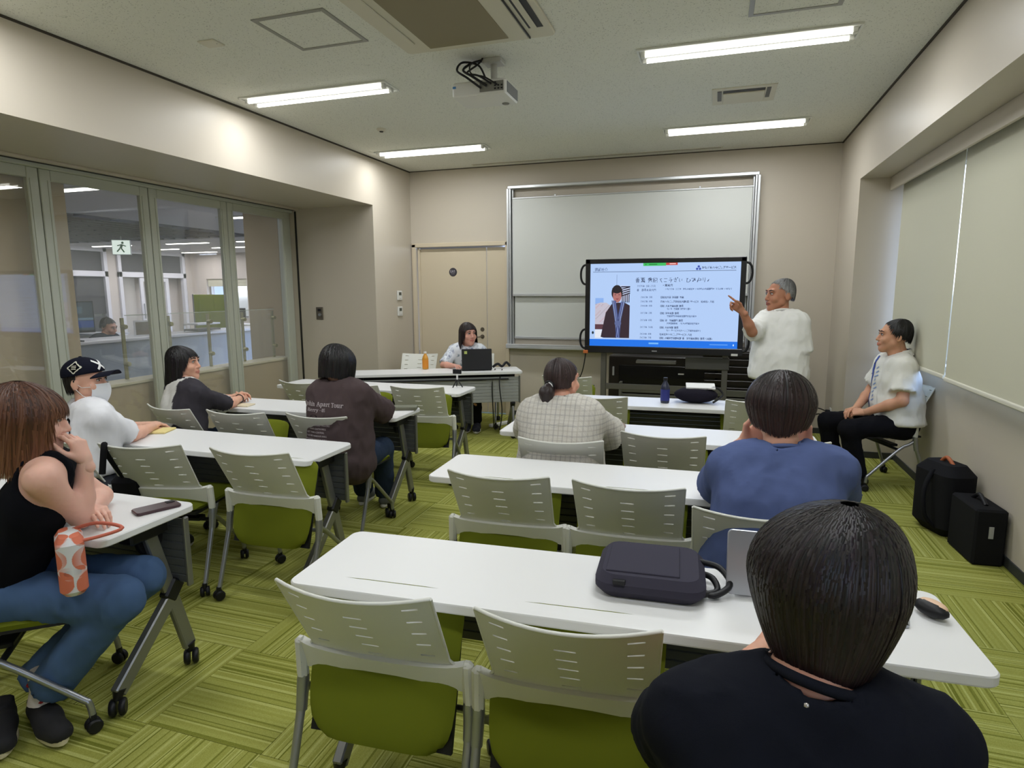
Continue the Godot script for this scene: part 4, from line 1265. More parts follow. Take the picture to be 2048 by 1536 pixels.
func nesting_chair(down: bool) -> Node3D:
	var white := mat("chair_white", rgb(216, 216, 208), 0.42)
	var steel := mat("chair_steel", rgb(158, 160, 164), 0.32, 0.75)
	var blk: StandardMaterial3D = mats["black_plastic"]
	var green := cloth("chair_green", rgb(108, 116, 30), 0.85, 60.0)
	var t := Node3D.new()
	t.set_meta("category", "chair")
	t.name = "nesting_chair"
	# slotted back shell, curved round the sitter and leaning back
	var f := func(u: float, v: float) -> Vector3:
		var w := lerpf(0.208, 0.217, v) + 0.035 * pow(maxf(0.0, 0.16 - v) / 0.16, 2.0)
		var y := 0.515 + 0.285 * v + 0.012 * u * u * v + 0.012 * (1.0 - u * u) * (1.0 - v)
		return Vector3(u * w, y, 0.075 + 0.165 * v + 0.045 * (1.0 - u * u) * (0.35 + 0.65 * v))
	var us := [-1.0, -0.84, -0.66, -0.4, -0.12, 0.12, 0.4, 0.66, 0.84, 1.0]
	var clean := [0.0]
	for k in 5:
		var side := 0.22 + k * 0.17
		var mid := 0.13 + k * 0.155
		clean.append_array([side, side + 0.02, mid, mid + 0.02])
	clean.append(1.0)
	clean.sort()
	var hole := func(i: int, j: int) -> bool:
		var u: float = (us[i] + us[i + 1]) * 0.5
		var v: float = (clean[j] + clean[j + 1]) * 0.5
		if absf(u) < 0.11:
			for k in 5:
				if absf(v - (0.14 + k * 0.155)) < 0.01:
					return true
		elif absf(absf(u) - 0.75) < 0.09:
			for k in 5:
				if absf(v - (0.23 + k * 0.17)) < 0.01:
					return true
		return false
	var g := G.new()
	g.sheet(us, clean, f, 0.007, hole)
	var rim := []
	for i in 13:
		rim.append(f.call(-1.0 + i / 6.0, 1.0))
	g.tube(rim, 0.0052, 6)
	for s in [-1.0, 1.0]:
		var e := []
		for i in 7:
			e.append(f.call(s, i / 6.0))
		g.tube(e, 0.005, 6)
	part(t, "back_shell", g.mesh(), white)
	# lower rim of the back with its two sockets
	g = G.new()
	var lowf := func(u: float, v: float) -> Vector3:
		var sh := pow(absf(u), 8.0)
		var y := lerpf(0.462 + 0.034 * (1.0 - u * u), 0.545 + 0.012 * sh, v)
		return Vector3(u * 0.256, y, 0.072 + 0.02 * v + 0.02 * (1.0 - u * u))
	g.sheet([-1.0, -0.9, -0.8, -0.65, -0.5, -0.2, 0.2, 0.5, 0.65, 0.8, 0.9, 1.0], [0.0, 0.25, 0.5, 0.75, 1.0], lowf, 0.022)
	for s in [-1.0, 1.0]:
		g.bar(Vector3(s * 0.258, 0.56, 0.09), Vector3(s * 0.261, 0.425, 0.083), 0.034, 0.034, 0.011)
	part(t, "back_rim", g.mesh(), white)
	for s in [-1.0, 1.0]:
		g = G.new()
		g.lathe([Vector2(0, 0.004), Vector2(0.006, 0.003), Vector2(0.007, 0)], 10, Transform3D(Basis(Vector3.RIGHT, PI / 2), Vector3(s * 0.258, 0.485, 0.099)))
		part(t, "bolt", g.mesh(), mat("bolt_steel", rgb(120, 120, 118), 0.35, 0.8))
		g = G.new()
		g.tube(curve([Vector3(s * 0.26, 0.44, 0.082), Vector3(s * 0.262, 0.38, 0.09), Vector3(s * 0.262, 0.33, 0.1)], 3), [0.017, 0.0185, 0.0185, 0.018, 0.0175, 0.017, 0.0165], 10)
		g.tube([Vector3(s * 0.262, 0.34, 0.1), Vector3(s * 0.262, 0.06, 0.2)], [0.0135, 0.0115], 10)
		part(t, "rear_leg", g.mesh(), steel)
		g = G.new()
		g.tube(curve([Vector3(s * 0.26, 0.405, 0.085), Vector3(s * 0.25, 0.375, 0.05), Vector3(s * 0.236, 0.33, -0.02), Vector3(s * 0.228, 0.14, -0.225), Vector3(s * 0.228, 0.115, -0.25), Vector3(s * 0.228, 0.06, -0.258)], 4), 0.0115, 10)
		part(t, "front_leg", g.mesh(), steel)
		for z in [0.205, -0.258]:
			g = G.new()
			var x: float = s * (0.262 if z > 0 else 0.228)
			for w in [-0.013, 0.013]:
				g.lathe([Vector2(0, -0.009), Vector2(0.021, -0.009), Vector2(0.026, -0.004), Vector2(0.026, 0.005), Vector2(0.02, 0.01), Vector2(0, 0.01)], 14, Transform3D(Basis(Vector3(0, 0, 1), PI / 2).rotated(Vector3.UP, 0.5 * s), Vector3(x, 0.027, z) + Vector3(w, 0, 0).rotated(Vector3.UP, 0.5 * s)))
			g.tube([Vector3(x, 0.03, z), Vector3(x, 0.07, z)], [0.013, 0.012], 8)
			part(t, "caster", g.mesh(), blk)
	g = G.new()
	g.tube([Vector3(-0.236, 0.33, -0.02), Vector3(0.236, 0.33, -0.02)], 0.011, 8)
	g.box(Vector3(0, 0.345, 0.0), Vector3(0.3, 0.02, 0.06), 0.004)
	part(t, "cross_tube", g.mesh(), blk if down else steel)
	# seat: a padded cushion on a black pan; flipped up when nobody sits
	var sxf := at(0, 0.435, -0.055) if down else Transform3D(Basis(Vector3.RIGHT, deg_to_rad(73)), Vector3(0, 0.5, 0.062))
	var seat := Node3D.new()
	seat.name = "seat"
	t.add_child(seat, true)
	seat.transform = sxf
	var cush := func(u: float, v: float) -> Vector3:
		var taper := 1.0 - 0.1 * pow(v, 3.0)
		var ed := pow(maxf(absf(u), absf(v)), 6.0)
		var rr := 1.0 - 0.07 * pow(absf(u), 6.0) * pow(absf(v), 6.0) * 2.0
		return Vector3(u * 0.222 * taper * rr, 0.026 - 0.02 * ed - 0.01 * (1.0 - u * u) * (1.0 - v * v), v * 0.222 * rr)
	g = G.new()
	var gl := []
	for i in 15:
		gl.append(sin((i / 14.0 - 0.5) * PI))
	g.sheet(gl, gl, cush, 0.022)
	var cu := part(seat, "cushion", g.mesh(), green)
	g = G.new()
	var pan := func(u: float, v: float) -> Vector3:
		return Vector3(u * 0.218, -0.008 - 0.012 * (1.0 - pow(absf(u), 4.0)) * (1.0 - pow(absf(v), 4.0)), v * 0.216)
	g.sheet(gl, gl, pan, 0.014)
	part(seat, "seat_pan", g.mesh(), blk)
	return t

var chair_up: Node3D
var chair_down: Node3D

func put_chair(x: float, z: float, yaw: float, down: bool, label: String, group: String) -> Node3D:
	var c := (chair_down if down else chair_up).duplicate()
	c.name = numbered("nesting_chair")
	add_child(c, true)
	c.transform = at(x, 0, z, yaw)
	c.set_meta("label", label)
	c.set_meta("group", group)
	return c

func flip_table() -> Node3D:
	var top := mat("table_white", rgb(226, 226, 226), 0.38)
	var edge := mat("table_edge", rgb(224, 223, 216), 0.45)
	var steel := mat("table_steel", rgb(138, 138, 136), 0.36, 0.7)
	var blk: StandardMaterial3D = mats["black_plastic"]
	var panel := mat("table_panel", rgb(84, 86, 88), 0.5)
	var t := Node3D.new()
	t.name = "flip_top_table"
	t.set_meta("category", "table")
	var g := G.new()
	g.prism(rrect(1.8, 0.41, 0.035, 5), 0.028, 0.004, at(0, 0.692, 0))
	part(t, "tabletop", g.mesh(), top)
	g = G.new()
	g.box(Vector3(0, 0.665, -0.06), Vector3(1.62, 0.05, 0.06), 0.005)
	g.box(Vector3(0, 0.64, -0.1), Vector3(1.5, 0.012, 0.2), 0.003)
	part(t, "under_beam", g.mesh(), blk)
	g = G.new()
	for k in 8:
		g.box(Vector3(0, 0.645 - k * 0.034, -0.172), Vector3(1.72, 0.032, 0.012), 0.003)
	part(t, "modesty_panel", g.mesh(), panel)
	for s in [-1.0, 1.0]:
		part(t, "panel_end", boxm(Vector3(s * 0.868, 0.525, -0.172), Vector3(0.016, 0.29, 0.026), 0.004), steel)
		g = G.new()
		g.bar(Vector3(s * 0.8, 0.65, -0.055), Vector3(s * 0.8, 0.085, -0.205), 0.026, 0.056, 0.005)
		part(t, "front_strut", g.mesh(), steel)
		g = G.new()
		g.bar(Vector3(s * 0.8, 0.355, -0.15), Vector3(s * 0.8, 0.085, 0.13), 0.034, 0.056, 0.005)
		part(t, "rear_strut", g.mesh(), steel)
		g = G.new()
		g.bar(Vector3(s * 0.8, 0.40, -0.17), Vector3(s * 0.8, 0.335, -0.115), 0.044, 0.066, 0.008)
		part(t, "joint", g.mesh(), blk)
		g = G.new()
		g.lathe([Vector2(0, -0.012), Vector2(0.055, -0.012), Vector2(0.06, 0), Vector2(0.055, 0.012), Vector2(0, 0.012)], 16, Transform3D(Basis(Vector3(0, 0, 1), PI / 2), Vector3(s * 0.775, 0.6, -0.08)))
		g.box(Vector3(s * 0.79, 0.655, -0.05), Vector3(0.07, 0.07, 0.17), 0.008)
		part(t, "flip_hinge", g.mesh(), blk)
		for z in [-0.21, 0.135]:
			g = G.new()
			g.tube([Vector3(s * 0.8, 0.1, z + (0.008 if z < 0 else -0.012)), Vector3(s * 0.8, 0.06, z)], [0.024, 0.014], 8)
			for w in [-0.016, 0.016]:
				g.lathe([Vector2(0, -0.011), Vector2(0.026, -0.011), Vector2(0.032, -0.005), Vector2(0.032, 0.006), Vector2(0.025, 0.012), Vector2(0, 0.012)], 16, Transform3D(Basis(Vector3(0, 0, 1), PI / 2).rotated(Vector3.UP, 0.7), Vector3(s * 0.8, 0.033, z) + Vector3(w, 0, 0).rotated(Vector3.UP, 0.7)))
			part(t, "caster", g.mesh(), blk)
	return t

func furniture() -> void:
	mats["black_plastic"].metallic_specular = 0.4
	var proto := flip_table()
	# x of the middle, z of the middle, turn
	var tb := [[-2.853, -1.69, 0.0, "white flip-top table with the dark red phone, nearest on the left"], [-2.80, -2.755, 0.0, "white flip-top table in front of the woman in the black cap"], [-2.905, -3.825, 0.5, "white flip-top table where the brown-shirted person writes"], [-2.88, -4.87, 0.5, "white flip-top table carrying the small tripod"],
		[-0.272, -1.672, 2.8, "white flip-top table with the dark laptop bag, nearest on the right"], [-0.335, -2.735, 1.5, "white flip-top table where the person in the blue shirt leans"], [-0.32, -3.69, 0.5, "white flip-top table with the patterned pouch"], [-0.32, -4.75, 2.0, "white flip-top table with the blue bottle and dark bag"]]
	for i in tb.size():
		var t := proto if i == 0 else proto.duplicate()
		t.name = numbered("flip_top_table")
		add_child(t, true)
		t.transform = at(tb[i][0], 0, tb[i][1], tb[i][2])
		t.set_meta("label", tb[i][3])
		t.set_meta("group", "white flip-top tables")
	# presenter's desk, turned a little, with its grey front towards the room
	var d := proto.duplicate()
	d.name = numbered("front_desk")
	add_child(d, true)
	d.transform = at(-2.795, 0, -6.0, 180 + 27)
	d.set_meta("label", "white desk with light grey front panel and laptop near the door")
	d.get_node("modesty_panel").material_override = mat("desk_front", rgb(150, 152, 150), 0.45)
	chair_up = nesting_chair(false)
	chair_down = nesting_chair(true)
	var w := "white chair with folded green seat, "
	var s := "white chair with slotted back "
	var list := [
		[-0.865, -1.525, 3.3, false, w + "leftmost at the table with the laptop bag", "a"], [-0.315, -1.545, 3.9, false, w + "right beside the person in the black tour shirt", "a"],
		[-0.84, -2.59, 2.7, false, w + "leftmost at the blue-shirted person's table", "a"], [-0.305, -2.605, 2.1, false, w + "behind the laptop bag, left of the blue shirt", "a"], [0.165, -2.42, 2.0, true, s + "under the person in the blue shirt", "b"],
		[-0.745, -3.25, 5.5, true, s + "under the person with the ponytail", "b"], [-0.235, -3.52, 0.3, false, w + "between the ponytail and the blue shirt", "a"], [0.335, -3.55, 4.9, false, w + "hidden behind the blue-shirted person's neck", "a"],
		[-0.80, -4.59, 5.0, false, w + "to the right of the person with the ponytail", "a"], [0.295, -4.72, 5.0, false, w + "in front of the presenter, below the dark bag", "a"],
		[-2.753, -2.53, 12.8, true, s + "with a black bag hung on its corner", "b"], [-2.10, -2.595, 3.0, false, w + "at the aisle end of the capped woman's table", "a"], [-3.21, -2.50, -12.0, true, s + "under the woman in the black cap", "b"],
		[-3.37, -3.377, -9.5, true, s + "under the woman in the raglan shirt", "b"], [-2.87, -3.375, 2.0, false, w + "between the raglan shirt and the brown shirt", "a"], [-2.30, -3.425, 0.0, true, s + "under the person in the brown shirt", "b"],
		[-3.27, -4.60, -10.0, false, w + "leftmost at the table with the tripod", "a"], [-2.77, -4.60, 0.0, false, w + "mostly hidden behind the brown shirt's shoulder", "a"], [-2.26, -4.637, 9.0, false, w + "at the aisle end of the tripod table", "a"],
		[-3.33, -6.55, 190.0, true, s + "empty behind the front desk, left of the tea bottle", "b"], [-2.63, -6.72, 200.0, true, s + "under the woman at the laptop", "b"],
		[-1.235, -5.55, 4.0, false, w + "alone below the whiteboard's left corner", "a"], [1.335, -5.60, 110.0, true, s + "under the man by the blinds", "b"],
		[-2.40, -1.47, -50.0, true, s + "under the woman in the black tank top", "b"], [0.16, -0.90, 4.0, true, s + "under the person in the black tour shirt", "b"]]
	for c in list:
		put_chair(c[0], c[1], c[2], c[3], c[4], "white nesting chairs, seats folded" if c[5] == "a" else "white nesting chairs, seats down")
	chair_up.free()
	chair_down.free()

# a distance field on a grid: bones are blended into it, then it is meshed as surface nets
class Field:
	var o: Vector3
	var c: float
	var nx: int
	var ny: int
	var nz: int
	var d := PackedFloat32Array()
	var rows := PackedByteArray()
	func _init(lo: Vector3, hi: Vector3, cell: float) -> void:
		o = lo
		c = cell
		nx = int((hi.x - lo.x) / cell) + 2
		ny = int((hi.y - lo.y) / cell) + 2
		nz = int((hi.z - lo.z) / cell) + 2
		d.resize(nx * ny * nz)
		d.fill(1.0)
		rows.resize(ny * nz)
	func span(lo: float, hi: float, org: float, n: int) -> Vector2i:
		return Vector2i(clampi(int((lo - org) / c), 0, n - 1), clampi(int((hi - org) / c) + 1, 0, n - 1))
	# caps: 1 cuts the bone square at a, 2 at b
	func bone(a: Vector3, b: Vector3, ra: float, rb: float, k := 0.03, caps := 0) -> void:
		var pad := maxf(ra, rb) + k + c * 2.0
		var X := span(minf(a.x, b.x) - pad, maxf(a.x, b.x) + pad, o.x, nx)
		var Y := span(minf(a.y, b.y) - pad, maxf(a.y, b.y) + pad, o.y, ny)
		var Z := span(minf(a.z, b.z) - pad, maxf(a.z, b.z) + pad, o.z, nz)
		var ba := b - a
		var ln := maxf(ba.length(), 0.0001)
		var u := ba / ln
		var q := 0.25 / k
		for z in range(Z.x, Z.y + 1):
			for y in range(Y.x, Y.y + 1):
				var r := (z * ny + y)
				rows[r] = 1
				var i := r * nx + X.x
				var p := Vector3(o.x + X.x * c, o.y + y * c, o.z + z * c) - a
				for x in range(X.x, X.y + 1):
					var t := p.dot(u)
					var h := clampf(t / ln, 0.0, 1.0)
					var v := (p - ba * h).length() - lerpf(ra, rb, h)
					if caps & 2 and t - ln > v:
						v = t - ln
					if caps & 1 and -t > v:
						v = -t
					var w := d[i]
					var e := k - absf(w - v)
					if v < w:
						w = v
					if e > 0.0:
						w -= e * e * q
					d[i] = w
					i += 1
					p.x += c
	func ell(m: Vector3, r: Vector3, k := 0.02, bs := Basis()) -> void:
		var big := maxf(r.x, maxf(r.y, r.z))
		var pad := big + k + c * 2.0
		var inv := bs.transposed()
		var X := span(m.x - pad, m.x + pad, o.x, nx)
		var Y := span(m.y - pad, m.y + pad, o.y, ny)
		var Z := span(m.z - pad, m.z + pad, o.z, nz)
		var r2 := r * r
		var q := 0.25 / k
		for z in range(Z.x, Z.y + 1):
			for y in range(Y.x, Y.y + 1):
				rows[z * ny + y] = 1
				var i := (z * ny + y) * nx + X.x
				for x in range(X.x, X.y + 1):
					var p := inv * (Vector3(o.x + x * c, o.y + y * c, o.z + z * c) - m)
					var k0 := (p / r).length()
					var k1 := (p / r2).length()
					var v := k0 * (k0 - 1.0) / maxf(k1, 0.001) if k0 > 0.02 else -minf(r.x, minf(r.y, r.z))
					var w := d[i]
					var e := k - absf(w - v)
					w = minf(w, v)
					if e > 0.0:
						w -= e * e * q
					d[i] = w
					i += 1
	func carve(a: Vector3, b: Vector3, ra: float, rb: float, k := 0.01) -> void:
		var pad := maxf(ra, rb) + k + c * 2.0
		var X := span(minf(a.x, b.x) - pad, maxf(a.x, b.x) + pad, o.x, nx)
		var Y := span(minf(a.y, b.y) - pad, maxf(a.y, b.y) + pad, o.y, ny)
		var Z := span(minf(a.z, b.z) - pad, maxf(a.z, b.z) + pad, o.z, nz)
		var ba := b - a
		var bb := maxf(ba.length_squared(), 0.000001)
		for z in range(Z.x, Z.y + 1):
			for y in range(Y.x, Y.y + 1):
				var i := (z * ny + y) * nx + X.x
				var p := Vector3(o.x + X.x * c, o.y + y * c, o.z + z * c) - a
				for x in range(X.x, X.y + 1):
					var h := clampf(p.dot(ba) / bb, 0.0, 1.0)
					var v := lerpf(ra, rb, h) - (p - ba * h).length()
					var w := d[i]
					var e := k - absf(w - v)
					w = maxf(w, v)
					if e > 0.0:
						w += e * e * 0.25 / k
					d[i] = w
					i += 1
					p.x += c
	func slice(p0: Vector3, n: Vector3) -> void:   # keeps what lies behind the plane
		for z in nz:
			for y in ny:
				if rows[z * ny + y] == 0:
					continue
				var i := (z * ny + y) * nx
				var v := (Vector3(o.x, o.y + y * c, o.z + z * c) - p0).dot(n)
				for x in nx:
					if v > d[i]:
						d[i] = v
					i += 1
					v += n.x * c
	func sample(p: Vector3) -> float:
		var g := (p - o) / c
		var x := int(g.x)
		var y := int(g.y)
		var z := int(g.z)
		if x < 0 or y < 0 or z < 0 or x >= nx - 1 or y >= ny - 1 or z >= nz - 1:
			return 1.0
		var f := g - Vector3(x, y, z)
		var i := (z * ny + y) * nx + x
		var s := nx * ny
		var a := lerpf(lerpf(d[i], d[i + 1], f.x), lerpf(d[i + nx], d[i + nx + 1], f.x), f.y)
		var b := lerpf(lerpf(d[i + s], d[i + s + 1], f.x), lerpf(d[i + s + nx], d[i + s + nx + 1], f.x), f.y)
		return lerpf(a, b, f.z)

class Flesh:
	var v := PackedVector3Array()
	var n := PackedVector3Array()
	var col := PackedColorArray()
	var idx := PackedInt32Array()
	var tinted := false
	# meshes a field; bump moves each vertex along its normal, tint gives it a colour
	func take(f: Field, bump: Variant = null, tint: Variant = null) -> void:
		var base := v.size()
		var id := PackedInt32Array()
		id.resize(f.d.size())
		id.fill(-1)
		var nx := f.nx
		var s := f.nx * f.ny
		var d := f.d
		var far := f.c * 2.4
		var off := [0, 1, nx, nx + 1, s, s + 1, s + nx, s + nx + 1]
		var edges := [[0, 1], [2, 3], [4, 5], [6, 7], [0, 2], [1, 3], [4, 6], [5, 7], [0, 4], [1, 5], [2, 6], [3, 7]]
		var cells := PackedInt32Array()
		for z in f.nz - 1:
			for y in f.ny - 1:
				var r := z * f.ny + y
				if f.rows[r] == 0 and f.rows[r + 1] == 0 and f.rows[r + f.ny] == 0:
					continue
				var i := r * nx - 1
				for x in nx - 1:
					i += 1
					var d0 := d[i]
					if d0 > far or d0 < -far:
						continue
					var m := 0
					if d0 < 0.0: m |= 1
					if d[i + 1] < 0.0: m |= 2
					if d[i + nx] < 0.0: m |= 4
					if d[i + nx + 1] < 0.0: m |= 8
					if d[i + s] < 0.0: m |= 16
					if d[i + s + 1] < 0.0: m |= 32
					if d[i + s + nx] < 0.0: m |= 64
					if d[i + s + nx + 1] < 0.0: m |= 128
					if m == 0 or m == 255:
						continue
					var acc := Vector3()
					var cnt := 0
					for e in edges:
						var a: int = e[0]
						var b: int = e[1]
						if ((m >> a) & 1) != ((m >> b) & 1):
							var da := d[i + off[a]]
							var db := d[i + off[b]]
							var t := da / (da - db)
							acc += Vector3(a & 1, (a >> 1) & 1, a >> 2).lerp(Vector3(b & 1, (b >> 1) & 1, b >> 2), t)
							cnt += 1
					acc /= cnt
					id[i] = v.size()
					cells.append(i)
					var p := f.o + (Vector3(x, y, z) + acc) * f.c
					if bump != null:
						var gr := Vector3(d[i + 1] - d0, d[i + nx] - d0, d[i + s] - d0).normalized()
						p += gr * bump.call(p)
					v.append(p)
					if tint != null:
						col.append(tint.call(p))
						tinted = true
		n.resize(v.size())
		for k in range(base, v.size()):
			n[k] = Vector3()
		for i in cells:
			for ax in 3:
				var st: int = [1, nx, s][ax]
				var in0 := d[i] < 0.0
				if in0 == (d[i + st] < 0.0):
					continue
				var u: int = [nx, s, 1][ax]
				var w: int = [s, 1, nx][ax]
				var q0 := id[i - u - w]
				var q1 := id[i - w]
				var q2 := id[i]
				var q3 := id[i - u]
				if q0 < 0 or q1 < 0 or q3 < 0:
					continue
				if in0:
					var t := q1
					q1 = q3
					q3 = t
				for tr in [[q0, q1, q2], [q0, q2, q3]]:
					var a: int = tr[0]
					var b: int = tr[1]
					var cc: int = tr[2]
					var nn := (v[a] - v[cc]).cross(v[a] - v[b])
					n[a] += nn
					n[b] += nn
					n[cc] += nn
					idx.append(a)
					idx.append(b)
					idx.append(cc)
		for k in range(base, v.size()):
			n[k] = n[k].normalized()
	func mesh() -> ArrayMesh:
		var arr := []
		arr.resize(Mesh.ARRAY_MAX)
		arr[Mesh.ARRAY_VERTEX] = v
		arr[Mesh.ARRAY_NORMAL] = n
		if tinted:
			arr[Mesh.ARRAY_COLOR] = col
		arr[Mesh.ARRAY_INDEX] = idx
		var am := ArrayMesh.new()
		am.add_surface_from_arrays(Mesh.PRIMITIVE_TRIANGLES, arr)
		return am

var crease := FastNoiseLite.new()

func wrinkles(amp: float, freq := 9.0, stretch := Vector3(1, 0.55, 1)) -> Callable:
	return func(p: Vector3) -> float:
		var q := p * stretch * freq * 10.0
		var a := crease.get_noise_3dv(q)
		var b := crease.get_noise_3dv(q * 2.3 + Vector3(31, 7, 3))
		return amp * ((1.0 - 2.2 * absf(a)) * 0.8 + 0.4 * b)

func mid(a: Vector3, b: Vector3, t := 0.5) -> Vector3:
	return a.lerp(b, t)

func bounds(pts: Array, pad: float) -> Array:
	var lo: Vector3 = pts[0]
	var hi: Vector3 = pts[0]
	for p in pts:
		lo = lo.min(p)
		hi = hi.max(p)
	return [lo - Vector3.ONE * pad, hi + Vector3.ONE * pad]

func torso(f: Field, J: Dictionary, b: float, grow: float, waist_grow := 0.0) -> void:
	var rt: Vector3 = (J.shR - J.shL).normalized()
	var hp: Vector3 = (J.hipR - J.hipL).normalized()
	var pel: Vector3 = mid(J.hipL, J.hipR)
	var nb: Vector3 = J.neck
	var sh: Vector3 = mid(J.shL, J.shR)
	var bk: Vector3 = J.get("hunch", Vector3())
	var ch := mid(sh, pel, 0.27) + bk
	var wa := mid(sh, pel, 0.62) + bk * 0.6
	var w := rt.lerp(hp, 0.6).normalized()
	var g := grow
	f.bone(mid(J.shL, sh, 0.12), mid(J.shR, sh, 0.12), 0.056 * b + g, 0.056 * b + g, 0.05)
	for s in [-1.0, 1.0]:
		f.bone(sh + rt * s * 0.075 * b, ch + rt * s * 0.072 * b, 0.078 * b + g, 0.096 * b + g, 0.05)
		f.bone(ch + rt * s * 0.072 * b, wa + w * s * 0.062 * b, 0.098 * b + g, 0.088 * b + g + waist_grow, 0.05)
		f.bone(wa + w * s * 0.062 * b, pel + hp * s * 0.075 * b, 0.088 * b + g + waist_grow, 0.102 * b + g + waist_grow, 0.05)
	f.bone(nb + Vector3(0, -0.01, 0), mid(J.shL, sh, 0.35), 0.05 * b + g * 0.6, 0.05 * b + g, 0.04)
	f.bone(nb + Vector3(0, -0.01, 0), mid(J.shR, sh, 0.35), 0.05 * b + g * 0.6, 0.05 * b + g, 0.04)

func hand(F: Flesh, wrist: Vector3, dir: Vector3, palm: Vector3, s: float, curl: Array, size := 1.0, tint: Variant = null, thumb_in := 0.25) -> void:
	dir = dir.normalized()
	palm = (palm - dir * palm.dot(dir)).normalized()
	var t := -s * palm.cross(dir)
	var B := bounds([wrist, wrist + dir * 0.17 * size], 0.085 * size)
	var f := Field.new(B[0], B[1], 0.0036)
	var z := size
	f.bone(wrist - dir * 0.03 * z, wrist + dir * 0.015 * z, 0.025 * z, 0.022 * z, 0.012)
	var fx := [0.031, 0.0105, -0.0105, -0.029]
	var fl := [0.082, 0.086, 0.08, 0.072]
	var sg := [[0.042, 0.025, 0.021], [0.046, 0.029, 0.023], [0.042, 0.027, 0.022], [0.033, 0.02, 0.019]]
	for i in 4:
		var kn: Vector3 = wrist + (dir * fl[i] + t * fx[i] - palm * 0.004) * z
		f.bone(wrist + (dir * 0.012 + t * fx[i] * 0.45) * z, kn, 0.0165 * z, 0.0115 * z, 0.014)
		var a: float = 0.12
		var p := kn
		for k in 3:
			a += curl[i] * [0.8, 1.0, 0.7][k]
			var q: Vector3 = p + (dir * cos(a) + palm * sin(a) + t * fx[i] * 1.6 * (1.0 - k * 0.3) * (1.0 - clampf(curl[i], 0, 1))).normalized() * sg[i][k] * z
			f.bone(p, q, (0.0093 - k * 0.0009) * z, (0.0086 - k * 0.0011) * z, 0.004)
			p = q
	var th := wrist + (dir * 0.024 + t * 0.022 + palm * 0.006) * z
	var t1 := th + (dir * 0.62 + t * 0.72 + palm * thumb_in).normalized() * 0.044 * z
	var t2 := t1 + (dir * 0.9 + t * 0.25 + palm * (thumb_in + 0.1)).normalized() * 0.032 * z
	var t3 := t2 + (dir * 0.95 - t * 0.05 + palm * (thumb_in + 0.2)).normalized() * 0.025 * z
	f.bone(th, t1, 0.0155 * z, 0.0115 * z, 0.012)
	f.bone(t1, t2, 0.0108 * z, 0.0098 * z, 0.004)
	f.bone(t2, t3, 0.0098 * z, 0.0078 * z, 0.004)
	F.take(f, null, tint)

func head_shape(F: Flesh, H: Transform3D, cell: float, skin: Color, lips: Color, round_face := 1.0) -> void:
	var z := H.basis.get_scale().x
	var bs := H.basis.orthonormalized()
	var f := Field.new(H.origin - Vector3.ONE * 0.15 * z, H.origin + Vector3.ONE * 0.15 * z, cell)
	var w := round_face
	var P := func(x: float, y: float, q: float) -> Vector3: return H * Vector3(x, y, q)
	f.ell(P.call(0, 0.03, 0.012), Vector3(0.074 * w, 0.086, 0.094) * z, 0.02, bs)
	f.ell(P.call(0, -0.035, -0.036), Vector3(0.059 * w, 0.07, 0.056) * z, 0.03, bs)
	f.bone(P.call(-0.048 * w, -0.055, -0.012), P.call(0, -0.098, -0.064), 0.022 * z, 0.021 * z, 0.03)
	f.bone(P.call(0.048 * w, -0.055, -0.012), P.call(0, -0.098, -0.064), 0.022 * z, 0.021 * z, 0.03)
	for s in [-1.0, 1.0]:
		f.ell(P.call(s * 0.04 * w, -0.03, -0.066), Vector3(0.024, 0.022, 0.02) * z, 0.02, bs)
		f.ell(P.call(s * 0.078 * w, -0.006, 0.012), Vector3(0.008, 0.031, 0.019) * z, 0.006, bs * Basis(Vector3.UP, s * 0.35))
		f.carve(P.call(s * 0.032, 0.008, -0.108), P.call(s * 0.031, 0.008, -0.104), 0.017 * z, 0.016 * z, 0.012)
	f.bone(P.call(-0.034, 0.028, -0.079), P.call(0.034, 0.028, -0.079), 0.0145 * z, 0.0145 * z, 0.018)
	f.bone(P.call(0, 0.012, -0.088), P.call(0, -0.03, -0.106), 0.008 * z, 0.0115 * z, 0.01)
	for s in [-1.0, 1.0]:
		f.ell(P.call(s * 0.0115, -0.035, -0.097), Vector3(0.0085, 0.007, 0.0095) * z, 0.006, bs)
	f.ell(P.call(0, -0.058, -0.083), Vector3(0.026, 0.016, 0.016) * z, 0.012, bs)
	f.bone(P.call(-0.019, -0.061, -0.089), P.call(0, -0.058, -0.0985), 0.0042 * z, 0.006 * z, 0.004)
	f.bone(P.call(0.019, -0.061, -0.089), P.call(0, -0.058, -0.0985), 0.0042 * z, 0.006 * z, 0.004)
	f.bone(P.call(-0.017, -0.066, -0.0885), P.call(0, -0.0705, -0.0965), 0.0045 * z, 0.007 * z, 0.004)
	f.bone(P.call(0.017, -0.066, -0.0885), P.call(0, -0.0705, -0.0965), 0.0045 * z, 0.007 * z, 0.004)
	f.bone(P.call(0, -0.06, 0.012), P.call(0, -0.15, 0.03), 0.05 * z, 0.05 * z, 0.03)
	var inv := H.affine_inverse()
	var tone := func(p: Vector3) -> Color:
		var q: Vector3 = inv * p
		if q.z < -0.078 and absf(q.x) < 0.025 and q.y < -0.05 and q.y > -0.079 and absf(q.y + 0.064) < 0.0125 - absf(q.x) * 0.35:
			return lips
		return skin
	F.take(f, null, tone)

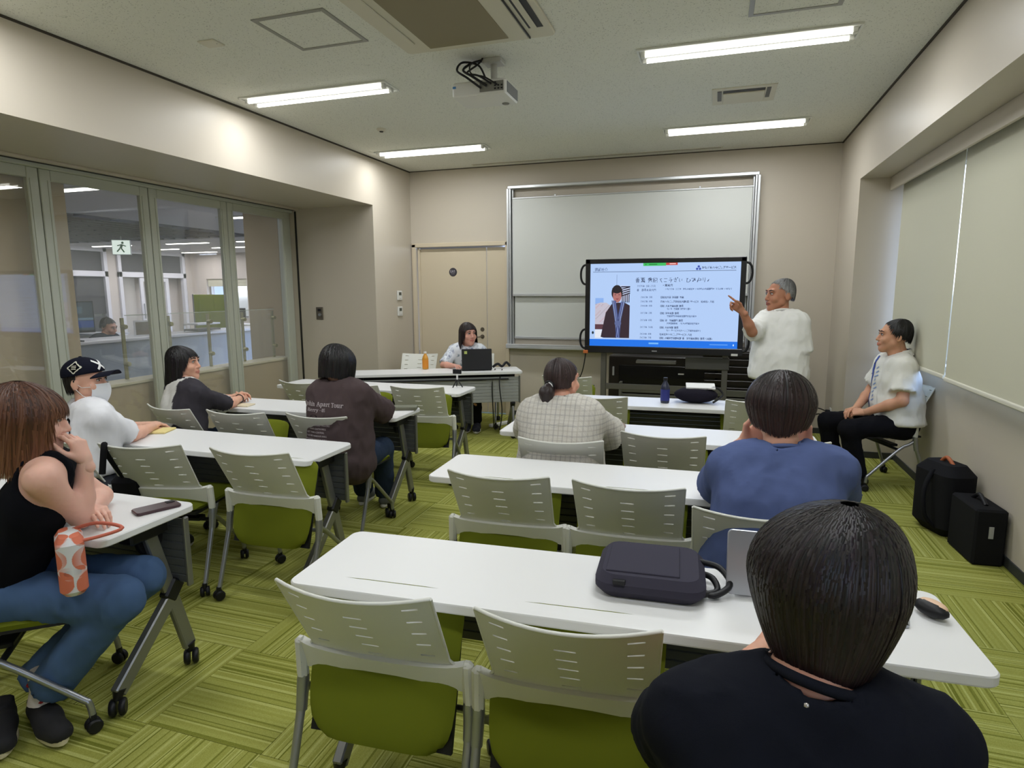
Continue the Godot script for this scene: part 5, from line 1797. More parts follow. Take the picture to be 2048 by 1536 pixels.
func face_parts(t: Node3D, H: Transform3D, off: Vector3, brow: Color, glasses := false) -> void:
	var eye_w := mat("eye_white", rgb(206, 198, 192), 0.25)
	var iris := mat("iris_dark", rgb(28, 20, 16), 0.2)
	var bm := mat("brow_%s" % brow.to_html(), brow, 0.9)
	for s in [-1.0, 1.0]:
		var g := G.new()
		g.ball(H * Vector3(s * 0.031, 0.007, -0.0855), Vector3(0.0125, 0.0058, 0.007) * H.basis.get_scale().x, 10, H.basis.orthonormalized())
		var e := part(t, "eye", g.mesh(), eye_w)
		e.position = off
		g = G.new()
		g.ball(H * Vector3(s * 0.0305, 0.007, -0.0895), Vector3(0.0056, 0.0056, 0.0042) * H.basis.get_scale().x, 10, H.basis.orthonormalized())
		part(e, "iris", g.mesh(), iris)
		g = G.new()
		g.tube([H * Vector3(s * 0.014, 0.014, -0.0945), H * Vector3(s * 0.03, 0.0165, -0.0945), H * Vector3(s * 0.046, 0.012, -0.0865)], [0.0022, 0.0026, 0.0016], 6)
		part(t, "eyelid_line", g.mesh(), iris).position = off
		g = G.new()
		g.tube([H * Vector3(s * 0.013, 0.03, -0.0965), H * Vector3(s * 0.033, 0.035, -0.0945), H * Vector3(s * 0.052, 0.029, -0.0815)], [0.0036, 0.0042, 0.002], 6)
		part(t, "eyebrow", g.mesh(), bm).position = off

# hair: a shell under many fine locks that fall from the crown; drop gives the lower end of the hair by angle from the face
func hair(t: Node3D, H: Transform3D, off: Vector3, o: Dictionary) -> void:
	var rng := RandomNumberGenerator.new()
	rng.seed = o.get("seed", 3)
	var r: Vector3 = o.get("r", Vector3(0.088, 0.105, 0.108))
	var cen: Vector3 = o.get("c", Vector3(0, 0.022, 0.012))
	var drop: Array = o.drop
	var taper: float = o.get("taper", 0.0)
	var wave: float = o.get("wave", 0.004)
	var lift: float = o.get("start", 0.995)
	var skew: float = o.get("skew", 0.0)
	var part_x: float = o.get("part", 0.0)
	var end_y := func(a: float) -> float:
		var g := rad_to_deg(absf(wrapf(a, -PI, PI)))
		for i in drop.size() - 1:
			if g <= drop[i + 1][0]:
				var u: float = (g - drop[i][0]) / (drop[i + 1][0] - drop[i][0])
				return lerpf(drop[i][1], drop[i + 1][1], u * u * (3.0 - 2.0 * u))
		return drop[-1][1]
	var at_y := func(a: float, y: float, k: float) -> Vector3:
		var R := 1.0
		if y > 0.0:
			R = sqrt(maxf(0.0, 1.0 - pow(y / r.y, 2.0)))
		else:
			R = maxf(0.35, 1.0 - taper * pow(-y / 0.1, 1.4))
		var top := clampf(y / r.y, 0.0, 1.0)
		var back := -cos(a)
		return cen + Vector3(sin(a) * r.x * R * k + part_x * top * top, y * (1.0 + (k - 1.0) * 0.8), back * r.z * R * k + 0.025 * top * top + skew * minf(0.0, y))
	var ya := func(a: float, u: float, ye: float) -> float:
		var y0 := r.y * lift
		var th0 := acos(clampf(y0 / r.y, -1.0, 1.0))
		if ye >= 0.0:
			return r.y * cos(lerpf(th0, acos(clampf(ye / r.y, 0.0, 1.0)), u))
		var arc := (PI * 0.5 - th0) * r.y
		var tot: float = arc - ye
		var q := u * tot
		return r.y * cos(th0 + q / r.y) if q < arc else -(q - arc)
	var base: Color = o.color
	var tip: Color = o.get("tip", base)
	# shell
	var v := PackedVector3Array()
	var n := PackedVector3Array()
	var cl := PackedColorArray()
	var ix := PackedInt32Array()
	var NA := 48
	var NU := 18
	for lay in 2:
		var k: float = [0.985, 0.9][lay]
		var b0 := v.size()
		for i in NA + 1:
			var a := TAU * i / NA
			var ye: float = end_y.call(a)
			for j in NU + 1:
				var y: float = ya.call(a, j / float(NU), ye + 0.012)
				v.append(H * at_y.call(a, y, k))
				n.append((H.basis * Vector3(sin(a), clampf(y / r.y, -0.1, 1.0), -cos(a))).normalized())
				cl.append(lin(base.darkened(0.25)))
		for i in NA:
			for j in NU:
				var q := b0 + i * (NU + 1) + j
				ix.append_array([q, q + 1, q + NU + 2, q, q + NU + 2, q + NU + 1])
	# locks
	var count: int = o.get("locks", 900)
	var wid: float = o.get("width", 0.0042)
	var SEG := 10
	for l in count:
		var a := rng.randf_range(-PI, PI)
		var ye: float = end_y.call(a) + rng.randf_range(-1.0, 1.0) * o.get("ragged", 0.012)
		var k := rng.randf_range(0.975, 1.012 + o.get("puff", 0.0))
		var c0 := base.lightened(rng.randf_range(0.0, 0.09)) if rng.randf() < 0.5 else base.darkened(rng.randf_range(0.0, 0.4))
		var c1 := c0.lerp(tip, rng.randf_range(0.3, 1.0))
		var da: float = rng.randf_range(-0.22, 0.22) * o.get("mess", 0.5)
		var ph := rng.randf() * TAU
		var b0 := v.size()
		var u0 := rng.randf_range(0.0, 0.25)
		for j in SEG + 1:
			var u := lerpf(u0, 1.0, j / float(SEG))
			var aa: float = a + da * u * u + sin(ph + u * 7.0) * wave * 4.0 * u
			var y: float = ya.call(aa, u, ye)
			var p: Vector3 = at_y.call(aa, y, k + sin(ph + u * 9.0) * wave)
			var side := Vector3(cos(aa), 0, sin(aa))
			var w := wid * (1.0 - pow(u, 6.0) * 0.85) * (0.55 + 0.45 * minf(1.0, u * 4.0))
			var nn := (H.basis * (Vector3(sin(aa), clampf(y / r.y, -0.15, 1.0), -cos(aa)) + side * sin(ph) * 0.35)).normalized()
			for s in [-1.0, 1.0]:
				v.append(H * (p + side * s * w))
				n.append((nn + H.basis * side * s * 0.4).normalized())
				cl.append(lin(c0.lerp(c1, u * u)))
			if j < SEG:
				var q := b0 + j * 2
				ix.append_array([q, q + 3, q + 1, q, q + 2, q + 3])
	var arr := []
	arr.resize(Mesh.ARRAY_MAX)
	arr[Mesh.ARRAY_VERTEX] = v
	arr[Mesh.ARRAY_NORMAL] = n
	arr[Mesh.ARRAY_COLOR] = cl
	arr[Mesh.ARRAY_INDEX] = ix
	var am := ArrayMesh.new()
	am.add_surface_from_arrays(Mesh.PRIMITIVE_TRIANGLES, arr)
	var hm := mat("hair_strands", Color.WHITE, 0.42)
	hm.vertex_color_use_as_albedo = true
	hm.metallic_specular = 0.45
	var p := part(t, "hair", am, hm, o.get("label", ""))
	p.position = off

func skin_mat() -> StandardMaterial3D:
	var m := mat("skin", Color.WHITE, 0.5)
	m.vertex_color_use_as_albedo = true
	m.metallic_specular = 0.35
	m.subsurf_scatter_enabled = true
	m.subsurf_scatter_strength = 0.12
	return m

func shoe(t: Node3D, off: Vector3, ankle: Vector3, dir: Vector3, upper: Material, sole: Material, z := 1.0) -> void:
	dir.y = 0
	dir = dir.normalized()
	var g0 := Vector3(ankle.x, maxf(0.0, ankle.y - 0.085), ankle.z)
	var sd := Vector3(-dir.z, 0, dir.x)
	var f := Field.new(g0 + Vector3(-0.22, -0.01, -0.22), g0 + Vector3(0.22, 0.16, 0.22), 0.0075)
	var heel := g0 - dir * 0.045 * z + Vector3(0, 0.045, 0)
	f.bone(heel, g0 + dir * 0.06 * z + Vector3(0, 0.05, 0), 0.036 * z, 0.04 * z, 0.03)
	f.bone(g0 + dir * 0.05 * z + Vector3(0, 0.045, 0), g0 + dir * 0.155 * z + Vector3(0, 0.034, 0) , 0.04 * z, 0.032 * z, 0.03)
	f.bone(g0 + dir * 0.1 * z + sd * 0.012 + Vector3(0, 0.032, 0), g0 + dir * 0.15 * z - sd * 0.008 + Vector3(0, 0.03, 0), 0.036 * z, 0.032 * z, 0.03)
	f.bone(g0 - dir * 0.01 * z + Vector3(0, 0.06, 0), g0 - dir * 0.01 * z + Vector3(0, 0.105, 0), 0.036 * z, 0.038 * z, 0.02, 2)
	f.slice(g0 + Vector3(0, 0.018, 0), Vector3.DOWN)
	var F := Flesh.new()
	F.take(f)
	var p := part(t, "shoe", F.mesh(), upper)
	p.position = off
	var out := []
	for i in 22:
		var a := TAU * i / 22
		var x := cos(a) * 0.135 + 0.055
		var wz := sin(a) * (0.045 if x > 0.05 else 0.038)
		out.append(Vector2(wz * z, x * z))
	var g := G.new()
	g.prism(out, 0.024, 0.003, Transform3D(Basis(sd, Vector3.UP, dir), g0 + Vector3(0, 0.001, 0)))
	part(p, "sole", g.mesh(), sole)

# lays lettering on a garment: every point is pushed along the print's own axis until it meets the cloth
func lay_print(t: Node3D, off: Vector3, f: Field, bump: Callable, arrays: Array, xf: Transform3D, m: Material, called := "shirt_print", label := "") -> void:
	var src: PackedVector3Array = arrays[Mesh.ARRAY_VERTEX]
	var out := PackedVector3Array()
	var nr := PackedVector3Array()
	var dir := -xf.basis.z.normalized()
	for p0 in src:
		var p: Vector3 = xf * Vector3(p0.x, p0.y, 0)
		var s := 0.0
		for k in 60:
			var dd := f.sample(p + dir * s)
			if dd < 0.0008:
				break
			s += clampf(dd * 0.8, 0.0015, 0.02)
			if s > 0.4:
				break
		var q := p + dir * s
		var e := f.c
		var gr := Vector3(f.sample(q + Vector3(e, 0, 0)) - f.sample(q - Vector3(e, 0, 0)), f.sample(q + Vector3(0, e, 0)) - f.sample(q - Vector3(0, e, 0)), f.sample(q + Vector3(0, 0, e)) - f.sample(q - Vector3(0, 0, e))).normalized()
		out.append(q + gr * (bump.call(q) + 0.0028))
		nr.append(gr)
	var arr := []
	arr.resize(Mesh.ARRAY_MAX)
	arr[Mesh.ARRAY_VERTEX] = out
	arr[Mesh.ARRAY_NORMAL] = nr
	if arrays[Mesh.ARRAY_INDEX] != null and arrays[Mesh.ARRAY_INDEX].size():
		arr[Mesh.ARRAY_INDEX] = arrays[Mesh.ARRAY_INDEX]
	var am := ArrayMesh.new()
	am.add_surface_from_arrays(Mesh.PRIMITIVE_TRIANGLES, arr)
	part(t, called, am, m, label).position = off

func strip_arrays(a: Vector2, b: Vector2, w: float, n := 24) -> Array:
	var v := PackedVector3Array()
	var ix := PackedInt32Array()
	var sd := (b - a).normalized().orthogonal() * w * 0.5
	for i in n + 1:
		var p := a.lerp(b, float(i) / n)
		v.append(Vector3(p.x + sd.x, p.y + sd.y, 0))
		v.append(Vector3(p.x - sd.x, p.y - sd.y, 0))
		if i < n:
			ix.append_array([i * 2, i * 2 + 1, i * 2 + 3, i * 2, i * 2 + 3, i * 2 + 2])
	var arr := []
	arr.resize(Mesh.ARRAY_MAX)
	arr[Mesh.ARRAY_VERTEX] = v
	arr[Mesh.ARRAY_INDEX] = ix
	return arr

func ring_arrays(r0: float, r1: float, sx := 1.0, n := 40) -> Array:
	var v := PackedVector3Array()
	var ix := PackedInt32Array()
	for i in n + 1:
		var a := TAU * i / n
		v.append(Vector3(cos(a) * r0 * sx, sin(a) * r0, 0))
		v.append(Vector3(cos(a) * r1 * sx, sin(a) * r1, 0))
		if i < n:
			ix.append_array([i * 2, i * 2 + 1, i * 2 + 3, i * 2, i * 2 + 3, i * 2 + 2])
	var arr := []
	arr.resize(Mesh.ARRAY_MAX)
	arr[Mesh.ARRAY_VERTEX] = v
	arr[Mesh.ARRAY_INDEX] = ix
	return arr

# a whole figure from its joints
func figure(label: String, J: Dictionary, o: Dictionary) -> Dictionary:
	var pel := mid(J.hipL, J.hipR)
	var root := Vector3(pel.x, 0, pel.z)
	var t := thing("person", label, "person", Transform3D(Basis(), root))
	var off := -root
	var b: float = o.get("b", 1.0)
	var cell: float = o.get("cell", 0.014)
	var skin: Color = lin(o.skin)
	var lips: Color = lin(o.get("lips", o.skin.lerp(rgb(170, 80, 80), 0.45)))
	var hz: float = o.get("hs", 1.0)
	var H := Transform3D(Basis.from_euler(Vector3(deg_to_rad(o.get("pitch", 0.0)), deg_to_rad(o.yaw), deg_to_rad(o.get("roll", 0.0)))).scaled(Vector3.ONE * hz), J.head)
	var F := Flesh.new()
	var flat := func(_p: Vector3) -> Color: return skin
	var pts := [J.head, J.neck, J.shL, J.shR, J.elL, J.elR, J.wrL, J.wrR, J.hipL, J.hipR, J.knL, J.knR, J.anL, J.anR]
	var B := bounds(pts, 0.13 * b)
	# body
	var f := Field.new(B[0], B[1], cell)
	torso(f, J, b, -0.008)
	f.bone(H * Vector3(0, -0.03, 0.015), J.neck + Vector3(0, -0.02, 0), 0.052 * hz, 0.058 * b, 0.03)
	for s in ["L", "R"]:
		f.bone(J["sh" + s], J["el" + s], 0.05 * b, 0.039 * b, 0.03)
		f.bone(J["el" + s], mid(J["el" + s], J["wr" + s], 0.35), 0.039 * b, 0.039 * b, 0.02)
		f.bone(mid(J["el" + s], J["wr" + s], 0.35), J["wr" + s], 0.039 * b, 0.026 * b, 0.02)
		f.bone(J["hip" + s], J["kn" + s], 0.08 * b, 0.052 * b, 0.04)
		f.bone(J["kn" + s], mid(J["kn" + s], J["an" + s], 0.35), 0.05 * b, 0.053 * b, 0.03)
		f.bone(mid(J["kn" + s], J["an" + s], 0.35), J["an" + s], 0.053 * b, 0.034 * b, 0.03)
	F.take(f, null, flat)
	head_shape(F, H, o.get("head_cell", 0.005), skin, lips, o.get("round", 1.0))
	for s in ["L", "R"]:
		if o.has("hand" + s):
			var h: Array = o["hand" + s]
			hand(F, J["wr" + s], h[0], h[1], 1.0 if s == "R" else -1.0, h[2], 0.94 * b, flat, h[3] if h.size() > 3 else 0.25)
	part(t, "body", F.mesh(), skin_mat()).position = off
	if o.get("face", true):
		face_parts(t, H, off, o.get("brow", rgb(30, 22, 20)))
	if o.has("hair"):
		hair(t, H, off, o.hair)
	# trousers
	if o.has("trousers"):
		var F2 := Flesh.new()
		var B2 := bounds([J.hipL, J.hipR, J.knL, J.knR, J.anL, J.anR], 0.17 * b)
		var f2 := Field.new(B2[0], B2[1], o.get("cell2", cell))
		var lw: float = o.get("leg", 0.052)
		for s in ["L", "R"]:
			var foot: Vector3 = mid(J["kn" + s], J["an" + s], 0.98)
			f2.bone(J["hip" + s], J["kn" + s], 0.094 * b, maxf(0.064 * b, lw + 0.008), 0.03)
			f2.bone(J["kn" + s], foot, maxf(0.064 * b, lw), lw, 0.03, 2)
			f2.bone(J["hip" + s], mid(J.hipL, J.hipR) + Vector3(0, 0.06, 0), 0.104 * b, 0.1 * b, 0.05)
		F2.take(f2, wrinkles(0.006, 8.0))
		part(t, "trousers", F2.mesh(), o.trousers).position = off
	# shirt
	var sf: Field = null
	var bump := wrinkles(o.get("crumple", 0.006), o.get("fold", 7.0))
	if o.has("shirt"):
		var F3 := Flesh.new()
		var B3 := bounds([J.neck, J.shL, J.shR, J.elL, J.elR, J.hipL, J.hipR] + ([J.wrL, J.wrR] if o.get("sleeve", 0.7) > 1.0 else []), 0.17 * b)
		sf = Field.new(B3[0], B3[1], o.get("cell3", cell))
		torso(sf, J, b, o.get("loose", 0.016), o.get("belly", 0.01))
		var sl: float = o.get("sleeve", 0.7)
		for s in ["L", "R"]:
			if sl <= 0.0:
				continue
			var a: Vector3 = J["sh" + s]
			var e: Vector3 = J["el" + s]
			var w: float = o.get("cuff", 0.066) * b
			if sl <= 1.0:
				sf.bone(a, mid(a, e, sl), 0.064 * b, w, 0.03, 2)
			else:
				sf.bone(a, e, 0.064 * b, w, 0.03)
				sf.bone(e, mid(e, J["wr" + s], sl - 1.0), w, w, 0.02, 2)
		var nb: Vector3 = J.neck
		var ax: Vector3 = ((H * Vector3(0, -0.05, 0.01)) - nb).normalized()
		var nr: float = o.get("neckline", 0.066) * b
		sf.carve(nb + ax * 0.012, nb + ax * 0.2, nr, nr * 1.15, 0.012)
		if o.has("hem"):
			sf.slice(o.hem, Vector3.DOWN)
		if o.has("cuts"):
			for q in o.cuts:
				sf.carve(q[0], q[1], q[2], q[3], 0.01)
		F3.take(sf, bump, o.get("shirt_tint"))
		part(t, o.get("shirt_name", "t_shirt"), F3.mesh(), o.shirt).position = off
		if o.get("collar", true):
			var side: Vector3 = (J.shR - J.shL).normalized()
			var fw := ax.cross(side).normalized()
			side = fw.cross(ax).normalized()
			var ring := []
			for i in 25:
				var an := TAU * i / 24
				ring.append(nb + ax * (0.018 + 0.006 * sin(an)) + (side * cos(an) * 1.02 + fw * sin(an)) * (nr + 0.003))
			var m: Material = o.get("collar_mat", o.shirt)
			part(t, "collar", tubem(ring, 0.0085 * b, 6), m).position = off
	return {"t": t, "off": off, "H": H, "shirt": sf, "bump": bump}

func tee(key: String, c: Color) -> StandardMaterial3D:
	return cloth(key, c, 0.92, 34.0)

func people() -> void:
	crease.seed = 21
	crease.frequency = 0.11
	crease.fractal_octaves = 2
	var V := func(x: float, y: float, z: float) -> Vector3: return Vector3(x, y, z)
	var relaxed := [0.35, 0.42, 0.48, 0.55]
	var curled := [0.85, 0.95, 1.0, 1.0]
	var black_hair := rgb(20, 16, 17)
	var white_sole := mat("sole_white", rgb(206, 204, 196), 0.6)
	var black_shoe := mat("shoe_black", rgb(22, 22, 25), 0.5)
	var denim := cloth("denim", rgb(72, 96, 132), 0.9, 40.0)
	var dark_denim := cloth("denim_dark", rgb(42, 54, 74), 0.9, 40.0)
	var black_pants := cloth("trousers_black", rgb(17, 17, 22), 0.9, 40.0)
	woman_in_tank_top(denim, relaxed)
	woman_in_cap(relaxed)
	woman_in_raglan(curled)
	person_in_brown(dark_denim, relaxed)
	woman_at_laptop(black_pants, relaxed)
	person_in_plaid(relaxed)
	person_in_blue(relaxed)
	person_in_tour_shirt(relaxed)
	presenter(black_pants, relaxed)
	man_by_blinds(black_pants, curled)
	worker()

func woman_in_tank_top(denim: Material, relaxed: Array) -> void:
	var J := {"head": Vector3(-2.232, 1.125, -1.49), "neck": Vector3(-2.215, 0.955, -1.49), "shR": Vector3(-2.07, 0.955, -1.39), "shL": Vector3(-2.33, 0.93, -1.62), "elR": Vector3(-2.125, 0.765, -1.55), "wrR": Vector3(-2.097, 0.972, -1.565), "elL": Vector3(-2.29, 0.76, -1.76), "wrL": Vector3(-2.17, 0.765, -1.62), "hipR": Vector3(-2.335, 0.515, -1.38), "hipL": Vector3(-2.445, 0.515, -1.51), "knR": Vector3(-1.965, 0.485, -1.535), "knL": Vector3(-2.05, 0.48, -1.70), "anR": Vector3(-2.235, 0.145, -1.44), "anL": Vector3(-2.36, 0.12, -1.47)}
	var black := tee("tank_black", rgb(13, 14, 20))
	var r := figure("woman with long reddish brown hair in a black tank top, chin on hand", J, {
		"skin": rgb(226, 178, 160), "yaw": -48.0, "pitch": -6.0, "b": 0.93, "cell": 0.011, "face": true,
		"handR": [Vector3(-0.3, 0.93, 0.12), Vector3(-0.85, -0.1, 0.2), [0.5, 0.6, 0.7, 0.75]], "handL": [Vector3(0.9, 0.1, 0.3), Vector3(0, -1, 0), relaxed],
		"hair": {"color": rgb(88, 52, 36), "tip": rgb(134, 92, 66), "drop": [[0, 0.02], [38, 0.02], [62, -0.17], [180, -0.19]], "r": Vector3(0.102, 0.112, 0.118), "c": Vector3(0, 0.02, 0.012), "taper": -0.04, "ragged": 0.035, "locks": 2600, "width": 0.0034, "mess": 1.0, "wave": 0.006, "puff": 0.03, "seed": 11},
		"trousers": denim, "leg": 0.07, "cell2": 0.0115,
		"shirt": black, "shirt_name": "tank_top", "sleeve": 0.0, "loose": 0.006, "belly": 0.004, "neckline": 0.08, "hem": Vector3(-2.38, 0.575, -1.45), "cell3": 0.011, "crumple": 0.003,
		"cuts": [[J.shR + Vector3(0.03, 0.0, 0.03), J.shR + Vector3(0.0, 0.12, 0), 0.105, 0.1], [J.shR + Vector3(0.06, -0.13, 0.02), J.shR, 0.06, 0.1], [J.shL, J.shL + Vector3(0, 0.1, 0), 0.1, 0.1]]})
	var sole := mat("sole_cream", rgb(204, 194, 160), 0.7)
	var up := mat("canvas_black", rgb(24, 23, 26), 0.85)
	shoe(r.t, r.off, Vector3(-2.25, 0.10, -1.42), Vector3(0.75, 0, 0.25), up, sole)
	shoe(r.t, r.off, Vector3(-2.36, 0.10, -1.36), Vector3(0.7, 0, 0.5), up, sole)
	# spotted sock
	var g := G.new()
	g.tube([Vector3(-2.245, 0.22, -1.43), Vector3(-2.25, 0.15, -1.43), Vector3(-2.25, 0.1, -1.42)], [0.04, 0.038, 0.042], 14)
	var sock := part(r.t, "sock", g.mesh(), cloth("sock_cream", rgb(206, 196, 186)))
	sock.position = r.off
	for i in 5:
		g = G.new()
		g.ball(Vector3(-2.248, 0.2 - i * 0.02, -1.43) + Vector3(cos(i * 1.7 + 0.3), 0, sin(i * 1.7 + 0.3)) * 0.036, Vector3(0.01, 0.008, 0.01), 8)
		part(sock, "spot", g.mesh(), mat("spot_red", rgb(150, 24, 30), 0.8))
	# stitching and pocket of the jeans
	var st := mat("denim_stitch", rgb(196, 200, 208), 0.8)
	part(r.t, "belt_line", tubem([Vector3(-2.26, 0.565, -1.34), Vector3(-2.30, 0.56, -1.29), Vector3(-2.38, 0.565, -1.29), Vector3(-2.44, 0.565, -1.33)], 0.006, 6), mat("denim_seam", rgb(58, 78, 112), 0.9)).position = r.off

func woman_in_cap(relaxed: Array) -> void:
	var J := {"head": Vector3(-3.275, 1.075, -2.50), "neck": Vector3(-3.235, 0.945, -2.47), "shR": Vector3(-3.085, 0.895, -2.40), "shL": Vector3(-3.385, 0.89, -2.54), "elR": Vector3(-3.125, 0.755, -2.62), "wrR": Vector3(-3.22, 0.752, -2.84), "elL": Vector3(-3.43, 0.75, -2.72), "wrL": Vector3(-3.30, 0.752, -2.86), "hipR": Vector3(-3.11, 0.51, -2.37), "hipL": Vector3(-3.28, 0.51, -2.43), "knR": Vector3(-3.06, 0.48, -2.79), "knL": Vector3(-3.23, 0.48, -2.84), "anR": Vector3(-3.07, 0.09, -2.72), "anL": Vector3(-3.24, 0.09, -2.78)}
	var r := figure("woman in a black baseball cap and white face mask with a white printed T-shirt", J, {
		"skin": rgb(222, 172, 150), "yaw": -72.0, "pitch": 3.0, "b": 0.94, "cell": 0.013, "face": true,
		"handR": [Vector3(-0.5, 0.0, -0.85), Vector3(0, -1, 0), relaxed], "handL": [Vector3(0.5, 0.0, -0.85), Vector3(0, -1, 0), relaxed],
		"hair": {"color": rgb(26, 20, 20), "drop": [[0, 0.06], [72, 0.055], [92, -0.02], [108, -0.06], [180, -0.085]], "r": Vector3(0.082, 0.092, 0.102), "c": Vector3(0, 0.02, 0.012), "taper": 0.12, "locks": 700, "width": 0.004, "mess": 0.3, "seed": 5},
		"trousers": cloth("trousers_slate", rgb(58, 60, 66)), "shirt": tee("tee_white", rgb(222, 222, 226)), "sleeve": 0.86, "cuff": 0.075, "loose": 0.024, "hem": Vector3(0, 0.60, 0), "crumple": 0.007})
	var H: Transform3D = r.H
	var off: Vector3 = r.off
	# cap
	var f := Field.new(H.origin - Vector3.ONE * 0.17, H.origin + Vector3.ONE * 0.17, 0.005)
	f.ell(H * Vector3(0, 0.045, 0.012), Vector3(0.09, 0.092, 0.11), 0.01, H.basis.orthonormalized())
	f.slice(H * Vector3(0, 0.042, 0), (H.basis * Vector3(0, -1, -0.12)).normalized())
	var F := Flesh.new()
	F.take(f)
	var navy := cloth("cap_navy", rgb(20, 21, 34), 0.9, 50.0)
	var cap := part(r.t, "cap", F.mesh(), navy)
	cap.position = off
	var g := G.new()
	var brim := func(u: float, v: float) -> Vector3:
		var w := 0.082 * sqrt(maxf(0.0, 1.0 - pow(maxf(v, 0.0), 2.4) * 0.62))
		return H * Vector3(u * w, 0.046 - 0.022 * u * u + 0.008 * v, -0.078 - 0.088 * v - 0.012 * (1.0 - u * u))
	g.sheet([-1.0, -0.75, -0.5, -0.25, 0.0, 0.25, 0.5, 0.75, 1.0], [0.0, 0.25, 0.5, 0.75, 0.9, 1.0], brim, 0.006)
	part(cap, "brim", g.mesh(), navy)
	g = G.new()
	g.ball(H * Vector3(0, 0.137, 0.014), Vector3(0.009, 0.005, 0.009), 10)
	part(cap, "button", g.mesh(), navy)
	var cream := mat("patch_cream", rgb(196, 194, 176), 0.8)
	var bump0 := func(_p: Vector3) -> float: return 0.0
	var px := H * Transform3D(Basis(Vector3.UP, PI / 2), Vector3(0.2, 0.085, 0.0))
	# shield patch on the side, white front emblem
	var shield := PackedVector3Array()
	var six := PackedInt32Array()
	for i in 33:
		var a := TAU * i / 32.0
		var rr := 0.026 + 0.0045 * cos(4.0 * a) + 0.002 * cos(8.0 * a)
		shield.append(Vector3(cos(a) * rr * 1.15, sin(a) * rr, 0))
		shield.append(Vector3(cos(a) * rr * 0.88, sin(a) * rr * 0.8, 0))
		if i < 32:
			six.append_array([i * 2, i * 2 + 1, i * 2 + 3, i * 2, i * 2 + 3, i * 2 + 2])
	var arr := []
	arr.resize(Mesh.ARRAY_MAX)
	arr[Mesh.ARRAY_VERTEX] = shield
	arr[Mesh.ARRAY_INDEX] = six
	lay_print(cap, Vector3(), f, bump0, arr, px, cream, "shield_patch_rim")
	lay_print(cap, Vector3(), f, bump0, ring_arrays(0.0, 0.017, 1.1, 20), px, mat("patch_olive", rgb(104, 102, 78), 0.8), "shield_patch")
	for k in 3:
		lay_print(cap, Vector3(), f, func(_p: Vector3) -> float: return 0.0014, strip_arrays(Vector2(-0.012, 0.008 - k * 0.008), Vector2(0.012, 0.008 - k * 0.008), 0.0035, 6), px, cream, "shield_stripe")
	var fx := H * Transform3D(Basis(Vector3.UP, PI), Vector3(0, 0.085, -0.25))
	lay_print(cap, Vector3(), f, bump0, strip_arrays(Vector2(-0.024, 0.028), Vector2(0.024, -0.02), 0.012, 10), fx, mats["paper"], "front_emblem")
	lay_print(cap, Vector3(), f, bump0, strip_arrays(Vector2(-0.024, -0.02), Vector2(0.024, 0.028), 0.012, 10), fx, mats["paper"], "front_emblem")
	# mask with ear loops
	g = G.new()
	var mk := func(u: float, v: float) -> Vector3:
		var y := lerpf(-0.118, -0.012, v)
		var z := -0.112 - 0.012 * sin(v * PI) + 0.055 * u * u + (0.024 * pow(1.0 - v, 2.0)) - 0.006 * absf(v - 0.5)
		return H * Vector3(u * (0.066 - 0.012 * absf(v - 0.5)), y, z)
	var us := []
	for i in 11:
		us.append(-1.0 + i * 0.2)
	g.sheet(us, [0.0, 0.12, 0.24, 0.36, 0.5, 0.62, 0.74, 0.86, 1.0], mk, 0.003)
	var mask := part(r.t, "face_mask", g.mesh(), mat("mask_white", rgb(226, 228, 232), 0.8))
	mask.position = off
	for s in [-1.0, 1.0]:
		for y in [-0.025, -0.1]:
			part(mask, "ear_loop", tubem([H * Vector3(s * 0.064, y, -0.062), H * Vector3(s * 0.074, y * 0.6 - 0.01, -0.02), H * Vector3(s * 0.08, -0.012 + (0.02 if y > -0.05 else -0.014), 0.015)], 0.0018, 5), mats["paper"])
	# round print on the back
	var sxf := Transform3D(Basis(Vector3.UP, deg_to_rad(-24)), Vector3(-3.345, 0.80, -2.1))
	lay_print(r.t, off, r.shirt, r.bump, ring_arrays(0.088, 0.1, 0.9), sxf, mat("print_navy", rgb(30, 30, 48), 0.8), "round_print")
	lay_print(r.t, off, r.shirt, r.bump, strip_arrays(Vector2(-0.03, -0.045), Vector2(0.03, 0.05), 0.034, 10), sxf, mat("print_mauve", rgb(112, 104, 128), 0.8), "print_figure")
	lay_print(r.t, off, r.shirt, r.bump, strip_arrays(Vector2(0.0, -0.03), Vector2(0.05, -0.02), 0.014, 8), sxf, mat("print_navy", rgb(30, 30, 48), 0.8), "print_figure")
	shoe(r.t, off, J.anR, Vector3(0.1, 0, -1), mats["shoe_black"], mats["sole_white"])
	shoe(r.t, off, J.anL, Vector3(0.0, 0, -1), mats["shoe_black"], mats["sole_white"])

